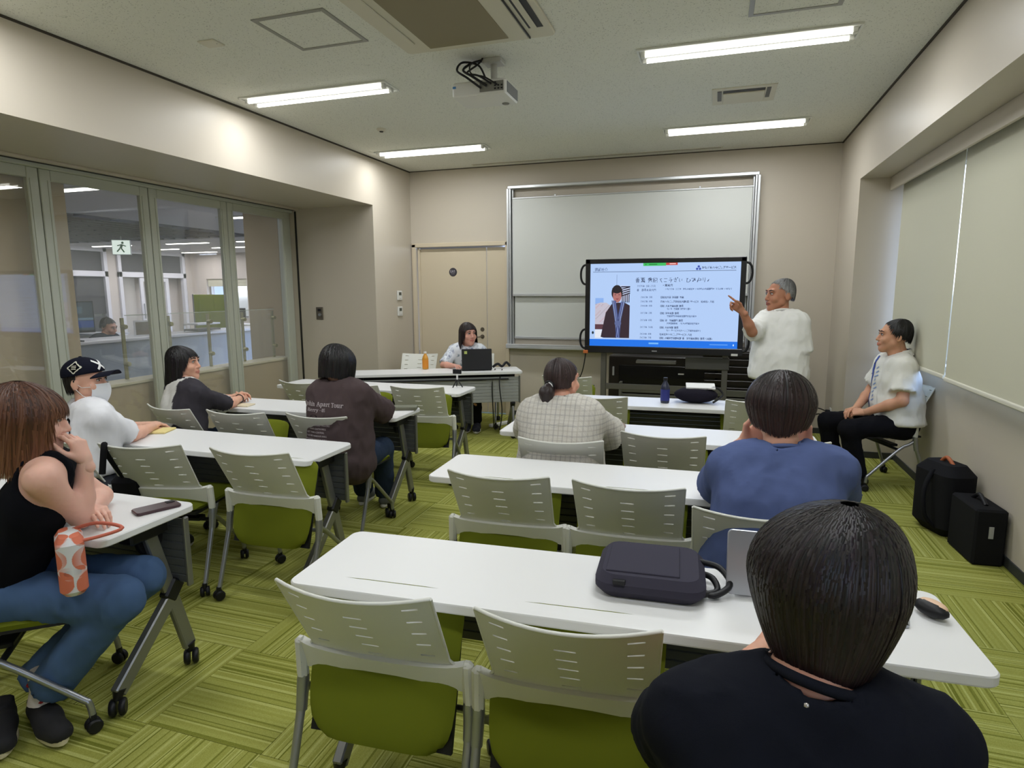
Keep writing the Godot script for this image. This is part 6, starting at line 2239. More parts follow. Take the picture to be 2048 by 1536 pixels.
func woman_in_raglan(curled: Array) -> void:
	var J := {"head": Vector3(-3.535, 1.065, -3.42), "neck": Vector3(-3.495, 0.925, -3.38), "shR": Vector3(-3.345, 0.872, -3.315), "shL": Vector3(-3.645, 0.875, -3.44), "elR": Vector3(-3.325, 0.752, -3.57), "wrR": Vector3(-3.395, 0.765, -3.79), "elL": Vector3(-3.70, 0.752, -3.66), "wrL": Vector3(-3.475, 0.765, -3.79), "hipR": Vector3(-3.37, 0.51, -3.25), "hipL": Vector3(-3.54, 0.51, -3.31), "knR": Vector3(-3.37, 0.48, -3.67), "knL": Vector3(-3.55, 0.48, -3.72), "anR": Vector3(-3.37, 0.09, -3.62), "anL": Vector3(-3.55, 0.09, -3.66)}
	var grey := lin(rgb(60, 56, 62))
	var white := lin(rgb(218, 216, 212))
	var nb: Vector3 = J.neck
	var rt: Vector3 = (J.shR - J.shL).normalized()
	var tint := func(p: Vector3) -> Color:
		var q := (p - nb).dot(rt)
		return grey if absf(q) > 0.075 + clampf((nb.y - p.y) * 0.34, 0.0, 0.075) else white
	var m := cloth("raglan_cloth", Color.WHITE, 0.92, 34.0)
	m.vertex_color_use_as_albedo = true
	var r := figure("woman with long straight black hair in a white and charcoal raglan shirt", J, {
		"skin": rgb(218, 166, 142), "yaw": -74.0, "pitch": 4.0, "b": 0.92, "cell": 0.013, "brow": rgb(30, 22, 22),
		"handR": [Vector3(-0.35, 0.12, -0.9), Vector3(-0.7, -0.6, 0), [0.55, 0.6, 0.7, 0.7]], "handL": [Vector3(0.45, 0.12, -0.9), Vector3(0.7, -0.6, 0), [0.55, 0.6, 0.7, 0.7]],
		"hair": {"color": rgb(17, 14, 17), "drop": [[0, 0.035], [40, 0.03], [62, -0.06], [80, -0.24], [180, -0.29]], "r": Vector3(0.09, 0.108, 0.112), "c": Vector3(0, 0.02, 0.01), "taper": -0.03, "ragged": 0.02, "locks": 1500, "width": 0.004, "mess": 0.35, "skew": -0.12, "seed": 8},
		"trousers": mats["denim_dark"], "shirt": m, "shirt_name": "raglan_shirt", "shirt_tint": tint, "sleeve": 0.98, "cuff": 0.068, "loose": 0.022, "crumple": 0.008, "collar_mat": tee("charcoal_rib", rgb(60, 56, 62))})
	var g := G.new()
	var w: Vector3 = mid(J.elR, J.wrR, 0.88)
	var d: Vector3 = (J.wrR - J.elR).normalized()
	var s := d.cross(Vector3.UP).normalized()
	var u := s.cross(d)
	var ring := []
	for i in 17:
		ring.append(w + (s * cos(TAU * i / 16) + u * sin(TAU * i / 16)) * 0.031)
	g.tube(ring, 0.0035, 6)
	part(r.t, "wristband", g.mesh(), mats["black_plastic"]).position = r.off
	shoe(r.t, r.off, J.anR, Vector3(0, 0, -1), mats["shoe_black"], mats["sole_white"])
	shoe(r.t, r.off, J.anL, Vector3(0, 0, -1), mats["shoe_black"], mats["sole_white"])

func person_in_brown(jeans: Material, relaxed: Array) -> void:
	var J := {"head": Vector3(-2.25, 1.105, -3.38), "neck": Vector3(-2.215, 0.965, -3.33), "shR": Vector3(-2.065, 0.915, -3.32), "shL": Vector3(-2.375, 0.91, -3.34), "elR": Vector3(-2.04, 0.76, -3.58), "wrR": Vector3(-2.165, 0.755, -3.77), "elL": Vector3(-2.47, 0.76, -3.58), "wrL": Vector3(-2.32, 0.755, -3.77), "hipR": Vector3(-2.12, 0.51, -3.30), "hipL": Vector3(-2.30, 0.51, -3.30), "knR": Vector3(-2.16, 0.48, -3.73), "knL": Vector3(-2.35, 0.475, -3.72), "anR": Vector3(-2.255, 0.09, -3.90), "anL": Vector3(-2.43, 0.09, -3.90)}
	var r := figure("person with a black bob in a brown T-shirt with pale back print", J, {
		"skin": rgb(216, 164, 138), "yaw": -6.0, "pitch": -8.0, "b": 1.0, "cell": 0.012,
		"handR": [Vector3(-0.6, 0.0, -0.8), Vector3(0, -1, 0), relaxed], "handL": [Vector3(0.6, 0, -0.8), Vector3(0, -1, 0), relaxed],
		"hair": {"color": rgb(16, 14, 15), "drop": [[0, 0.03], [45, 0.02], [70, -0.11], [180, -0.095]], "r": Vector3(0.114, 0.118, 0.118), "c": Vector3(0, 0.012, 0.012), "taper": 0.03, "ragged": 0.006, "locks": 1500, "width": 0.0042, "mess": 0.2, "wave": 0.002, "seed": 4},
		"trousers": jeans, "leg": 0.068, "shirt": tee("tee_brown", rgb(78, 66, 67)), "sleeve": 0.92, "cuff": 0.085, "loose": 0.032, "belly": 0.02, "crumple": 0.009})
	var pale := mat("print_pale", rgb(176, 166, 168), 0.85)
	var xf := Transform3D(Basis(Vector3.UP, deg_to_rad(2)), Vector3(-2.27, 0.875, -2.98))
	var put := func(text: String, size: float, x: float, y: float, font: String, bold: bool) -> void:
		var tm: TextMesh = written(text, size, font, bold, 0.0)
		lay_print(r.t, r.off, r.shirt, r.bump, tm.surface_get_arrays(0), xf * Transform3D(Basis(), Vector3(x, y, 0)), pale, "back_print")
	put.call("Dolphin Apart Tour", 0.034, 0.0, 0.0, "Droid Serif", true)
	put.call("Merry · 05", 0.026, -0.02, -0.035, "Droid Serif", true)
	lay_print(r.t, r.off, r.shirt, r.bump, ring_arrays(0.009, 0.0105, 2.2, 24), xf * Transform3D(Basis(), Vector3(-0.035, -0.072, 0)), pale, "back_print")
	var lines := ["01.03 · 11.06 LIVE HOUSE FUKUOKA", "12.03 · 14.06 NAGOYA GRAND THEATRE", "05.10 · 25.07 OSAKA SOUTH HALL", "12.20 · 04.07 TOKYO CENTRAL", "10.03 · 17.11 KOBE HARBOUR HALL", "08.05 · 01.08 SENDAI STATION HALL", "11.12 · 19.06 OKAYAMA HALL", "07.01 · 02.07 SAPPORO NORTH HALL"]
	for i in lines.size():
		put.call(lines[i], 0.0135, -0.045, -0.105 - i * 0.021, "Droid Sans", true)
	shoe(r.t, r.off, J.anR, Vector3(-0.3, 0, -1), mat("shoe_grey", rgb(92, 94, 88), 0.8), mats["sole_white"])
	shoe(r.t, r.off, J.anL, Vector3(-0.2, 0, -1), mat("shoe_grey", rgb(92, 94, 88), 0.8), mats["sole_white"])

func woman_at_laptop(pants: Material, relaxed: Array) -> void:
	var J := {"head": Vector3(-2.622, 1.08, -6.49), "neck": Vector3(-2.645, 0.935, -6.52), "shR": Vector3(-2.80, 0.885, -6.48), "shL": Vector3(-2.495, 0.885, -6.56), "elR": Vector3(-2.85, 0.745, -6.31), "wrR": Vector3(-2.68, 0.755, -6.20), "elL": Vector3(-2.42, 0.745, -6.42), "wrL": Vector3(-2.49, 0.755, -6.26), "hipR": Vector3(-2.72, 0.51, -6.61), "hipL": Vector3(-2.55, 0.51, -6.66), "knR": Vector3(-2.63, 0.48, -6.24), "knL": Vector3(-2.46, 0.48, -6.30), "anR": Vector3(-2.61, 0.09, -6.40), "anL": Vector3(-2.50, 0.09, -6.42)}
	var m := mat("shirt_leaf_print", Color.WHITE, 0.9)
	var im := Image.create(256, 256, false, Image.FORMAT_RGB8)
	im.fill(rgb(222, 226, 232))
	var rng := RandomNumberGenerator.new()
	rng.seed = 31
	for i in 46:
		var c := Vector2(rng.randf() * 256, rng.randf() * 256)
		var col := [rgb(74, 86, 134), rgb(88, 114, 130), rgb(128, 132, 156), rgb(60, 66, 108)][i % 4] as Color
		var a0 := rng.randf() * TAU
		for k in 6:
			var a := a0 + (k - 2.5) * 0.42
			pen(im, c, c + Vector2(cos(a), sin(a)) * rng.randf_range(14, 26), 1.8, col)
	m.albedo_texture = ImageTexture.create_from_image(im)
	m.uv1_triplanar = true
	m.uv1_scale = Vector3.ONE * 3.2
	var r := figure("woman with dark shoulder-length hair in a blue leaf-print shirt behind the laptop", J, {
		"skin": rgb(214, 160, 142), "yaw": -132.0, "pitch": 2.0, "b": 0.94, "cell": 0.014, "hs": 1.04, "brow": rgb(44, 30, 28),
		"handR": [Vector3(0.8, 0.0, 0.5), Vector3(0, -1, 0), relaxed], "handL": [Vector3(-0.5, 0, 0.8), Vector3(0, -1, 0), relaxed],
		"hair": {"color": rgb(34, 22, 23), "drop": [[0, 0.04], [42, 0.034], [58, -0.08], [78, -0.17], [180, -0.18]], "r": Vector3(0.096, 0.11, 0.108), "c": Vector3(0, 0.02, 0.01), "taper": -0.05, "ragged": 0.016, "locks": 1100, "width": 0.0042, "mess": 0.4, "seed": 9},
		"trousers": pants, "shirt": m, "shirt_name": "leaf_print_shirt", "sleeve": 0.95, "cuff": 0.07, "loose": 0.024, "crumple": 0.006, "neckline": 0.07})
	var g := G.new()
	for s in [-1.0, 1.0]:
		g.bar(Vector3(-2.635 + s * 0.06, 0.955, -6.50), Vector3(-2.622 + s * 0.012, 0.86, -6.385), 0.04, 0.006, 0.002)
	part(r.t, "lapels", g.mesh(), mat("lapel_blue", rgb(108, 120, 170), 0.9)).position = r.off
	shoe(r.t, r.off, J.anR, Vector3(0.25, 0, 1), mat("shoe_navy", rgb(30, 32, 44), 0.8), mats["sole_white"])
	shoe(r.t, r.off, J.anL, Vector3(0.3, 0, 1), mat("shoe_navy", rgb(30, 32, 44), 0.8), mats["sole_white"])

func person_in_plaid(relaxed: Array) -> void:
	var J := {"head": Vector3(-0.778, 1.075, -3.29), "neck": Vector3(-0.768, 0.945, -3.22), "shR": Vector3(-0.605, 0.89, -3.22), "shL": Vector3(-0.935, 0.885, -3.21), "elR": Vector3(-0.545, 0.752, -3.46), "wrR": Vector3(-0.70, 0.755, -3.63), "elL": Vector3(-1.01, 0.752, -3.46), "wrL": Vector3(-0.86, 0.755, -3.63), "hipR": Vector3(-0.66, 0.51, -3.14), "hipL": Vector3(-0.84, 0.51, -3.14), "knR": Vector3(-0.65, 0.48, -3.55), "knL": Vector3(-0.85, 0.48, -3.55), "anR": Vector3(-0.65, 0.09, -3.50), "anL": Vector3(-0.84, 0.09, -3.50)}
	var m := mat("shirt_plaid", Color.WHITE, 0.92)
	var im := Image.create(128, 128, false, Image.FORMAT_RGB8)
	im.fill(rgb(204, 200, 192))
	for i in 4:
		for k in [0, 5]:
			im.fill_rect(Rect2i(i * 32 + 4 + k, 0, 2, 128), rgb(146, 142, 140) if i % 2 else rgb(168, 160, 150))
			im.fill_rect(Rect2i(0, i * 32 + 4 + k, 128, 2), rgb(140, 138, 138) if i % 2 else rgb(166, 160, 150))
	m.albedo_texture = ImageTexture.create_from_image(im)
	m.uv1_triplanar = true
	m.uv1_scale = Vector3.ONE * 10.0
	var r := figure("person with a short dark ponytail in a pale checked shirt, seen from behind", J, {
		"skin": rgb(216, 160, 138), "yaw": -24.0, "pitch": -4.0, "b": 1.05, "cell": 0.013,
		"handR": [Vector3(-0.6, 0, -0.8), Vector3(0, -1, 0), relaxed], "handL": [Vector3(0.6, 0, -0.8), Vector3(0, -1, 0), relaxed],
		"hair": {"color": rgb(46, 32, 32), "tip": rgb(62, 44, 42), "drop": [[0, 0.055], [60, 0.045], [82, 0.02], [104, -0.055], [180, -0.06]], "r": Vector3(0.09, 0.104, 0.108), "c": Vector3(0, 0.02, 0.012), "taper": 0.32, "ragged": 0.006, "locks": 1100, "width": 0.0042, "mess": 0.2, "wave": 0.002, "seed": 14},
		"trousers": mats["trousers_black"], "shirt": m, "shirt_name": "checked_shirt", "sleeve": 0.98, "cuff": 0.098, "loose": 0.036, "belly": 0.03, "crumple": 0.008, "fold": 6.0})
	var H: Transform3D = r.H
	var f := Field.new(H.origin + Vector3(-0.2, -0.24, -0.2), H.origin + Vector3(0.2, 0.06, 0.24), 0.006)
	f.bone(H * Vector3(0.0, -0.035, 0.112), H * Vector3(0.004, -0.062, 0.138), 0.026, 0.036, 0.02)
	f.bone(H * Vector3(0.004, -0.062, 0.138), H * Vector3(0.002, -0.115, 0.132), 0.036, 0.028, 0.02)
	f.bone(H * Vector3(0.002, -0.115, 0.132), H * Vector3(-0.004, -0.15, 0.122), 0.028, 0.01, 0.02)
	var F := Flesh.new()
	F.take(f, wrinkles(0.004, 14.0, Vector3(1.6, 0.2, 1.6)))
	part(r.t, "ponytail", F.mesh(), mat("ponytail_brown", rgb(40, 28, 28), 0.45)).position = r.off
	var g := G.new()
	var ring := []
	for i in 17:
		ring.append(H * Vector3(cos(TAU * i / 16) * 0.026, -0.03 + sin(TAU * i / 16) * 0.026, 0.114))
	g.tube(ring, 0.008, 8)
	part(r.t, "hair_tie", g.mesh(), mats["black_plastic"]).position = r.off
	part(r.t, "hair_tie_trim", tubem(curve([H * Vector3(0.004, -0.008, 0.124), H * Vector3(0.024, -0.018, 0.124), H * Vector3(0.028, -0.042, 0.122)], 4), 0.0035, 6), mats["paper"]).position = r.off
	shoe(r.t, r.off, J.anR, Vector3(0, 0, -1), mats["shoe_black"], mats["sole_white"])
	shoe(r.t, r.off, J.anL, Vector3(0, 0, -1), mats["shoe_black"], mats["sole_white"])

func person_in_blue(relaxed: Array) -> void:
	var J := {"head": Vector3(0.243, 1.125, -2.43), "neck": Vector3(0.25, 0.975, -2.36), "shR": Vector3(0.43, 0.925, -2.36), "shL": Vector3(0.068, 0.91, -2.345), "elR": Vector3(0.475, 0.765, -2.60), "wrR": Vector3(0.372, 0.955, -2.63), "elL": Vector3(0.045, 0.765, -2.59), "wrL": Vector3(0.135, 0.95, -2.63), "hipR": Vector3(0.29, 0.51, -2.29), "hipL": Vector3(0.10, 0.51, -2.29), "knR": Vector3(0.31, 0.48, -2.71), "knL": Vector3(0.09, 0.48, -2.71), "anR": Vector3(0.31, 0.09, -2.62), "anL": Vector3(0.08, 0.09, -2.62), "hunch": Vector3(0, 0, 0.03)}
	var r := figure("person with brown-black bowl-cut hair in a dusty blue T-shirt, chin on both hands", J, {
		"skin": rgb(222, 168, 144), "yaw": -4.0, "pitch": -6.0, "b": 1.06, "cell": 0.0115, "hs": 1.06,
		"handR": [Vector3(-0.75, 0.62, 0.1), Vector3(-0.2, 0.2, 0.95), [0.4, 0.5, 0.55, 0.6]], "handL": [Vector3(0.75, 0.62, 0.1), Vector3(0.2, 0.2, 0.95), [0.4, 0.5, 0.55, 0.6]],
		"hair": {"color": rgb(28, 19, 20), "tip": rgb(66, 36, 34), "drop": [[0, 0.03], [60, 0.0], [85, -0.03], [110, -0.075], [180, -0.10]], "r": Vector3(0.113, 0.115, 0.115), "c": Vector3(0, 0.022, 0.012), "taper": 0.30, "ragged": 0.01, "locks": 2200, "width": 0.0038, "mess": 0.35, "wave": 0.003, "puff": 0.02, "seed": 6},
		"trousers": mats["trousers_black"], "shirt": tee("tee_blue", rgb(82, 95, 138)), "sleeve": 0.9, "cuff": 0.082, "loose": 0.026, "belly": 0.02, "crumple": 0.007, "neckline": 0.068})
	shoe(r.t, r.off, J.anR, Vector3(0, 0, -1), mat("shoe_grey", rgb(92, 94, 88), 0.8), mats["sole_white"])
	shoe(r.t, r.off, J.anL, Vector3(0, 0, -1), mat("shoe_grey", rgb(92, 94, 88), 0.8), mats["sole_white"])

func person_in_tour_shirt(relaxed: Array) -> void:
	var J := {"head": Vector3(0.178, 1.115, -1.0), "neck": Vector3(0.158, 0.972, -0.945), "shR": Vector3(0.325, 0.90, -0.975), "shL": Vector3(-0.015, 0.895, -0.925), "elR": Vector3(0.40, 0.72, -1.22), "wrR": Vector3(0.30, 0.765, -1.43), "elL": Vector3(-0.05, 0.70, -1.15), "wrL": Vector3(0.14, 0.765, -1.40), "hipR": Vector3(0.25, 0.51, -0.86), "hipL": Vector3(0.07, 0.51, -0.85), "knR": Vector3(0.26, 0.48, -1.27), "knL": Vector3(0.05, 0.48, -1.27), "anR": Vector3(0.26, 0.09, -1.20), "anL": Vector3(0.05, 0.09, -1.20)}
	var r := figure("person with straight near-black hair and a black tour T-shirt, closest to the camera", J, {
		"skin": rgb(206, 152, 128), "yaw": -3.0, "pitch": -3.0, "b": 0.98, "cell": 0.009, "cell2": 0.014, "cell3": 0.008, "hs": 1.0,
		"handR": [Vector3(-0.5, 0.05, -0.85), Vector3(0, -1, 0), relaxed], "handL": [Vector3(0.5, 0.05, -0.85), Vector3(0, -1, 0), relaxed],
		"hair": {"color": rgb(21, 15, 17), "tip": rgb(40, 20, 20), "drop": [[0, 0.03], [50, 0.0], [78, -0.075], [110, -0.115], [150, -0.15], [180, -0.155]], "r": Vector3(0.112, 0.118, 0.116), "c": Vector3(0, 0.018, 0.012), "taper": 0.25, "ragged": 0.016, "locks": 6000, "width": 0.0022, "mess": 0.25, "wave": 0.002, "puff": 0.012, "seed": 2, "part": 0.02},
		"trousers": mats["trousers_black"], "shirt": tee("tee_black", rgb(19, 21, 29)), "sleeve": 0.86, "cuff": 0.08, "loose": 0.02, "belly": 0.02, "crumple": 0.006, "neckline": 0.064})
	var grey := mat("print_silver", rgb(178, 178, 184), 0.7)
	var xf := Transform3D(Basis.from_euler(Vector3(-0.1, 0.1, -0.05)), Vector3(0.17, 0.872, -0.62))
	var put := func(text: String, size: float, x: float, y: float, bold: bool, sx: float) -> void:
		var tm: TextMesh = written(text, size, "Droid Sans", bold, 0.0)
		lay_print(r.t, r.off, r.shirt, r.bump, tm.surface_get_arrays(0), xf * Transform3D(Basis().scaled(Vector3(sx, 1, 1)), Vector3(x, y, 0)), grey, "back_print")
	put.call("go!go!vanillas", 0.034, 0.0, 0.0, true, 0.78)
	put.call("LIVE HOUSE & HALL", 0.0125, 0.006, -0.034, true, 0.8)
	lay_print(r.t, r.off, r.shirt, r.bump, strip_arrays(Vector2(-0.11, -0.03), Vector2(-0.04, -0.044), 0.0012), xf, grey, "print_rule")
	lay_print(r.t, r.off, r.shirt, r.bump, strip_arrays(Vector2(-0.04, -0.044), Vector2(0.11, -0.05), 0.0012), xf, grey, "print_rule")
	put.call("PRPM", 0.0125, -0.103, -0.044, true, 0.7)
	put.call("27.NOV WED", 0.0115, -0.064, -0.053, true, 0.8)
	put.call("TOKYO", 0.0115, -0.012, -0.058, true, 0.8)
	put.call("28.NOV THU", 0.0115, -0.064, -0.067, true, 0.8)
	put.call("TOKYO", 0.0115, -0.012, -0.072, true, 0.8)
	put.call("ZEPP HANEDA", 0.0115, 0.05, -0.064, true, 0.8)
	put.call("ZEPP HANEDA", 0.0115, 0.05, -0.078, true, 0.8)
	# thin necklace with a clasp at the nape
	var nb: Vector3 = J.neck
	var ring := []
	for i in 25:
		var a := TAU * i / 24
		ring.append(nb + Vector3(cos(a) * 0.0655, 0.022 - 0.008 * sin(a), sin(a) * 0.0655))
	var chain := part(r.t, "necklace", tubem(ring, 0.0016, 6), mat("silver_chain", rgb(196, 190, 186), 0.3, 0.9))
	chain.position = r.off
	var g := G.new()
	g.ball(nb + Vector3(-0.014, 0.015, 0.068), Vector3(0.005, 0.005, 0.004), 8)
	part(chain, "clasp", g.mesh(), mats["silver_chain"])
	shoe(r.t, r.off, J.anR, Vector3(0, 0, -1), mats["shoe_black"], mats["sole_white"])
	shoe(r.t, r.off, J.anL, Vector3(0, 0, -1), mats["shoe_black"], mats["sole_white"])

func presenter(pants: Material, relaxed: Array) -> void:
	var J := {"head": Vector3(0.512, 1.513, -5.70), "neck": Vector3(0.53, 1.358, -5.68), "shR": Vector3(0.392, 1.285, -5.72), "shL": Vector3(0.672, 1.285, -5.62), "elR": Vector3(0.30, 1.215, -5.51), "wrR": Vector3(0.213, 1.385, -5.43), "elL": Vector3(0.70, 1.04, -5.60), "wrL": Vector3(0.592, 0.862, -5.50), "hipR": Vector3(0.44, 0.86, -5.68), "hipL": Vector3(0.62, 0.86, -5.62), "knR": Vector3(0.45, 0.47, -5.64), "knL": Vector3(0.64, 0.47, -5.57), "anR": Vector3(0.46, 0.09, -5.66), "anL": Vector3(0.66, 0.09, -5.60)}
	var r := figure("standing presenter with grey hair in a white T-shirt pointing at the display", J, {
		"skin": rgb(176, 124, 98), "lips": rgb(140, 84, 74), "yaw": 118.0, "pitch": 2.0, "b": 1.04, "cell": 0.013, "hs": 1.13, "round": 1.04, "brow": rgb(52, 46, 44), "head_cell": 0.005,
		"handR": [Vector3(-0.76, 0.62, -0.12), Vector3(0.1, -0.5, 0.86), [0.02, 0.95, 1.05, 1.1], 0.5], "handL": [Vector3(-0.25, -0.95, 0.2), Vector3(-0.9, 0.2, -0.3), relaxed],
		"hair": {"color": rgb(96, 96, 96), "tip": rgb(160, 160, 158), "drop": [[0, 0.07], [48, 0.062], [66, 0.028], [80, 0.02], [96, -0.03], [180, -0.06]], "r": Vector3(0.085, 0.104, 0.106), "c": Vector3(0, 0.022, 0.012), "taper": 0.12, "ragged": 0.008, "locks": 1100, "width": 0.0036, "mess": 1.2, "wave": 0.006, "seed": 7},
		"trousers": pants, "leg": 0.072, "shirt": tee("tee_white_heavy", rgb(226, 226, 222)), "sleeve": 0.98, "cuff": 0.082, "loose": 0.03, "belly": 0.03, "hem": Vector3(0, 0.815, 0), "crumple": 0.008, "neckline": 0.07})
	shoe(r.t, r.off, J.anR, Vector3(-0.4, 0, 1), mats["shoe_black"], mats["shoe_black"])
	shoe(r.t, r.off, J.anL, Vector3(-0.2, 0, 1), mats["shoe_black"], mats["shoe_black"])

func man_by_blinds(pants: Material, curled: Array) -> void:
	var J := {"head": Vector3(1.341, 1.197, -5.55), "neck": Vector3(1.40, 1.04, -5.58), "shL": Vector3(1.405, 0.965, -5.41), "shR": Vector3(1.345, 0.955, -5.74), "elL": Vector3(1.378, 0.72, -5.32), "wrL": Vector3(1.16, 0.60, -5.44), "elR": Vector3(1.27, 0.73, -5.80), "wrR": Vector3(1.12, 0.60, -5.58), "hipL": Vector3(1.43, 0.51, -5.46), "hipR": Vector3(1.40, 0.51, -5.64), "knL": Vector3(1.03, 0.485, -5.31), "knR": Vector3(0.92, 0.49, -5.56), "anL": Vector3(1.13, 0.095, -5.37), "anR": Vector3(1.0, 0.095, -5.62)}
	var r := figure("seated man with short black hair in a white shirt with a blue button band", J, {
		"skin": rgb(204, 152, 124), "yaw": 92.0, "pitch": 3.0, "b": 1.05, "cell": 0.0125, "hs": 1.06, "brow": rgb(26, 22, 22), "round": 1.02,
		"handL": [Vector3(-0.85, -0.12, -0.4), Vector3(-0.15, -0.75, -0.6), [0.5, 0.6, 0.7, 0.8]], "handR": [Vector3(-0.7, -0.05, 0.62), Vector3(-0.2, -0.8, 0.5), [0.4, 0.5, 0.6, 0.7]],
		"hair": {"color": rgb(19, 17, 18), "drop": [[0, 0.075], [44, 0.062], [64, 0.02], [76, -0.01], [100, -0.04], [180, -0.07]], "r": Vector3(0.087, 0.106, 0.108), "c": Vector3(0, 0.022, 0.014), "taper": 0.14, "ragged": 0.01, "locks": 1200, "width": 0.0036, "mess": 1.4, "wave": 0.007, "puff": 0.02, "seed": 12},
		"trousers": pants, "leg": 0.066, "shirt": tee("shirt_white_linen", rgb(222, 221, 214)), "shirt_name": "short_sleeved_shirt", "sleeve": 0.74, "cuff": 0.086, "loose": 0.026, "belly": 0.03, "hem": Vector3(0, 0.52, 0), "crumple": 0.008, "neckline": 0.068, "collar_mat": mat("collar_dark", rgb(38, 42, 62), 0.9)})
	var xf := Transform3D(Basis(Vector3.UP, deg_to_rad(-90 + 10)), Vector3(0.95, 0.0, -5.6))
	var bm := mat("band_blue", rgb(58, 80, 158), 0.85)
	lay_print(r.t, r.off, r.shirt, r.bump, strip_arrays(Vector2(0.02, 1.03), Vector2(0.0, 0.56), 0.03, 40), xf, bm, "button_band")
	for i in 5:
		lay_print(r.t, r.off, r.shirt, func(_p: Vector3) -> float: return 0.007, ring_arrays(0.0, 0.005, 1.0, 8), xf * Transform3D(Basis(), Vector3(0.016 - i * 0.003, 0.97 - i * 0.085, 0)), mats["paper"], "button")
	for i in 9:
		lay_print(r.t, r.off, r.shirt, r.bump, strip_arrays(Vector2(0.055 + (i % 2) * 0.012, 0.93 - i * 0.032), Vector2(0.08 + (i % 3) * 0.01, 0.95 - i * 0.032), 0.009, 5), xf, mat("print_pale_blue", rgb(120, 148, 196), 0.85), "embroidered_motif")
	var nb: Vector3 = J.neck
	var g := G.new()
	var ring := []
	for i in 19:
		var a := deg_to_rad(-150 + i * 300.0 / 18)
		ring.append(nb + Vector3(0.012, 0.03, 0) + Vector3(cos(a) * 0.076, 0.012 * cos(a), sin(a) * 0.076))
	var cl := func(u: float, v: float) -> Vector3:
		var a := u * deg_to_rad(150)
		return nb + Vector3(0.006, 0.045 - 0.045 * v + 0.014 * cos(a), 0) + Vector3(cos(a), 0, sin(a)) * (0.066 + 0.026 * v) * Vector3(1, 1, 1)
	var us := []
	for i in 17:
		us.append(-1.0 + i / 8.0)
	g.sheet(us, [0.0, 0.5, 1.0], cl, 0.004)
	part(r.t, "shirt_collar", g.mesh(), mats["shirt_white_linen"]).position = r.off
	shoe(r.t, r.off, J.anL, Vector3(-1, 0, 0.35), mat("leather_black", rgb(18, 18, 20), 0.3), mats["shoe_black"], 1.05)
	shoe(r.t, r.off, J.anR, Vector3(-1, 0, 0.1), mat("leather_black", rgb(18, 18, 20), 0.3), mats["shoe_black"], 1.05)

func worker() -> void:
	var J := {"head": Vector3(-7.72, 1.10, -6.28), "neck": Vector3(-7.74, 0.96, -6.22), "shR": Vector3(-7.74, 0.93, -6.38), "shL": Vector3(-7.70, 0.93, -6.04), "elR": Vector3(-7.55, 0.79, -6.46), "wrR": Vector3(-7.36, 0.78, -6.3), "elL": Vector3(-7.52, 0.79, -5.98), "wrL": Vector3(-7.34, 0.78, -6.1), "hipR": Vector3(-7.95, 0.52, -6.3), "hipL": Vector3(-7.95, 0.52, -6.12), "knR": Vector3(-7.56, 0.49, -6.32), "knL": Vector3(-7.56, 0.49, -6.1), "anR": Vector3(-7.6, 0.09, -6.32), "anL": Vector3(-7.6, 0.09, -6.1)}
	figure("person in dark clothes working behind the reception counter in the hall", J, {
		"skin": rgb(196, 148, 124), "yaw": -80.0, "pitch": -14.0, "b": 1.0, "cell": 0.018, "head_cell": 0.007,
		"handR": [Vector3(1, 0, 0.3), Vector3(0, -1, 0), [0.4, 0.4, 0.4, 0.4]], "handL": [Vector3(1, 0, -0.3), Vector3(0, -1, 0), [0.4, 0.4, 0.4, 0.4]],
		"hair": {"color": rgb(44, 32, 30), "drop": [[0, 0.06], [60, 0.04], [90, -0.03], [180, -0.07]], "locks": 400, "width": 0.006, "taper": 0.1},
		"trousers": mats["trousers_black"], "shirt": tee("jacket_dark", rgb(40, 42, 52)), "shirt_name": "jacket", "sleeve": 1.8, "cuff": 0.05, "loose": 0.02, "neckline": 0.066})

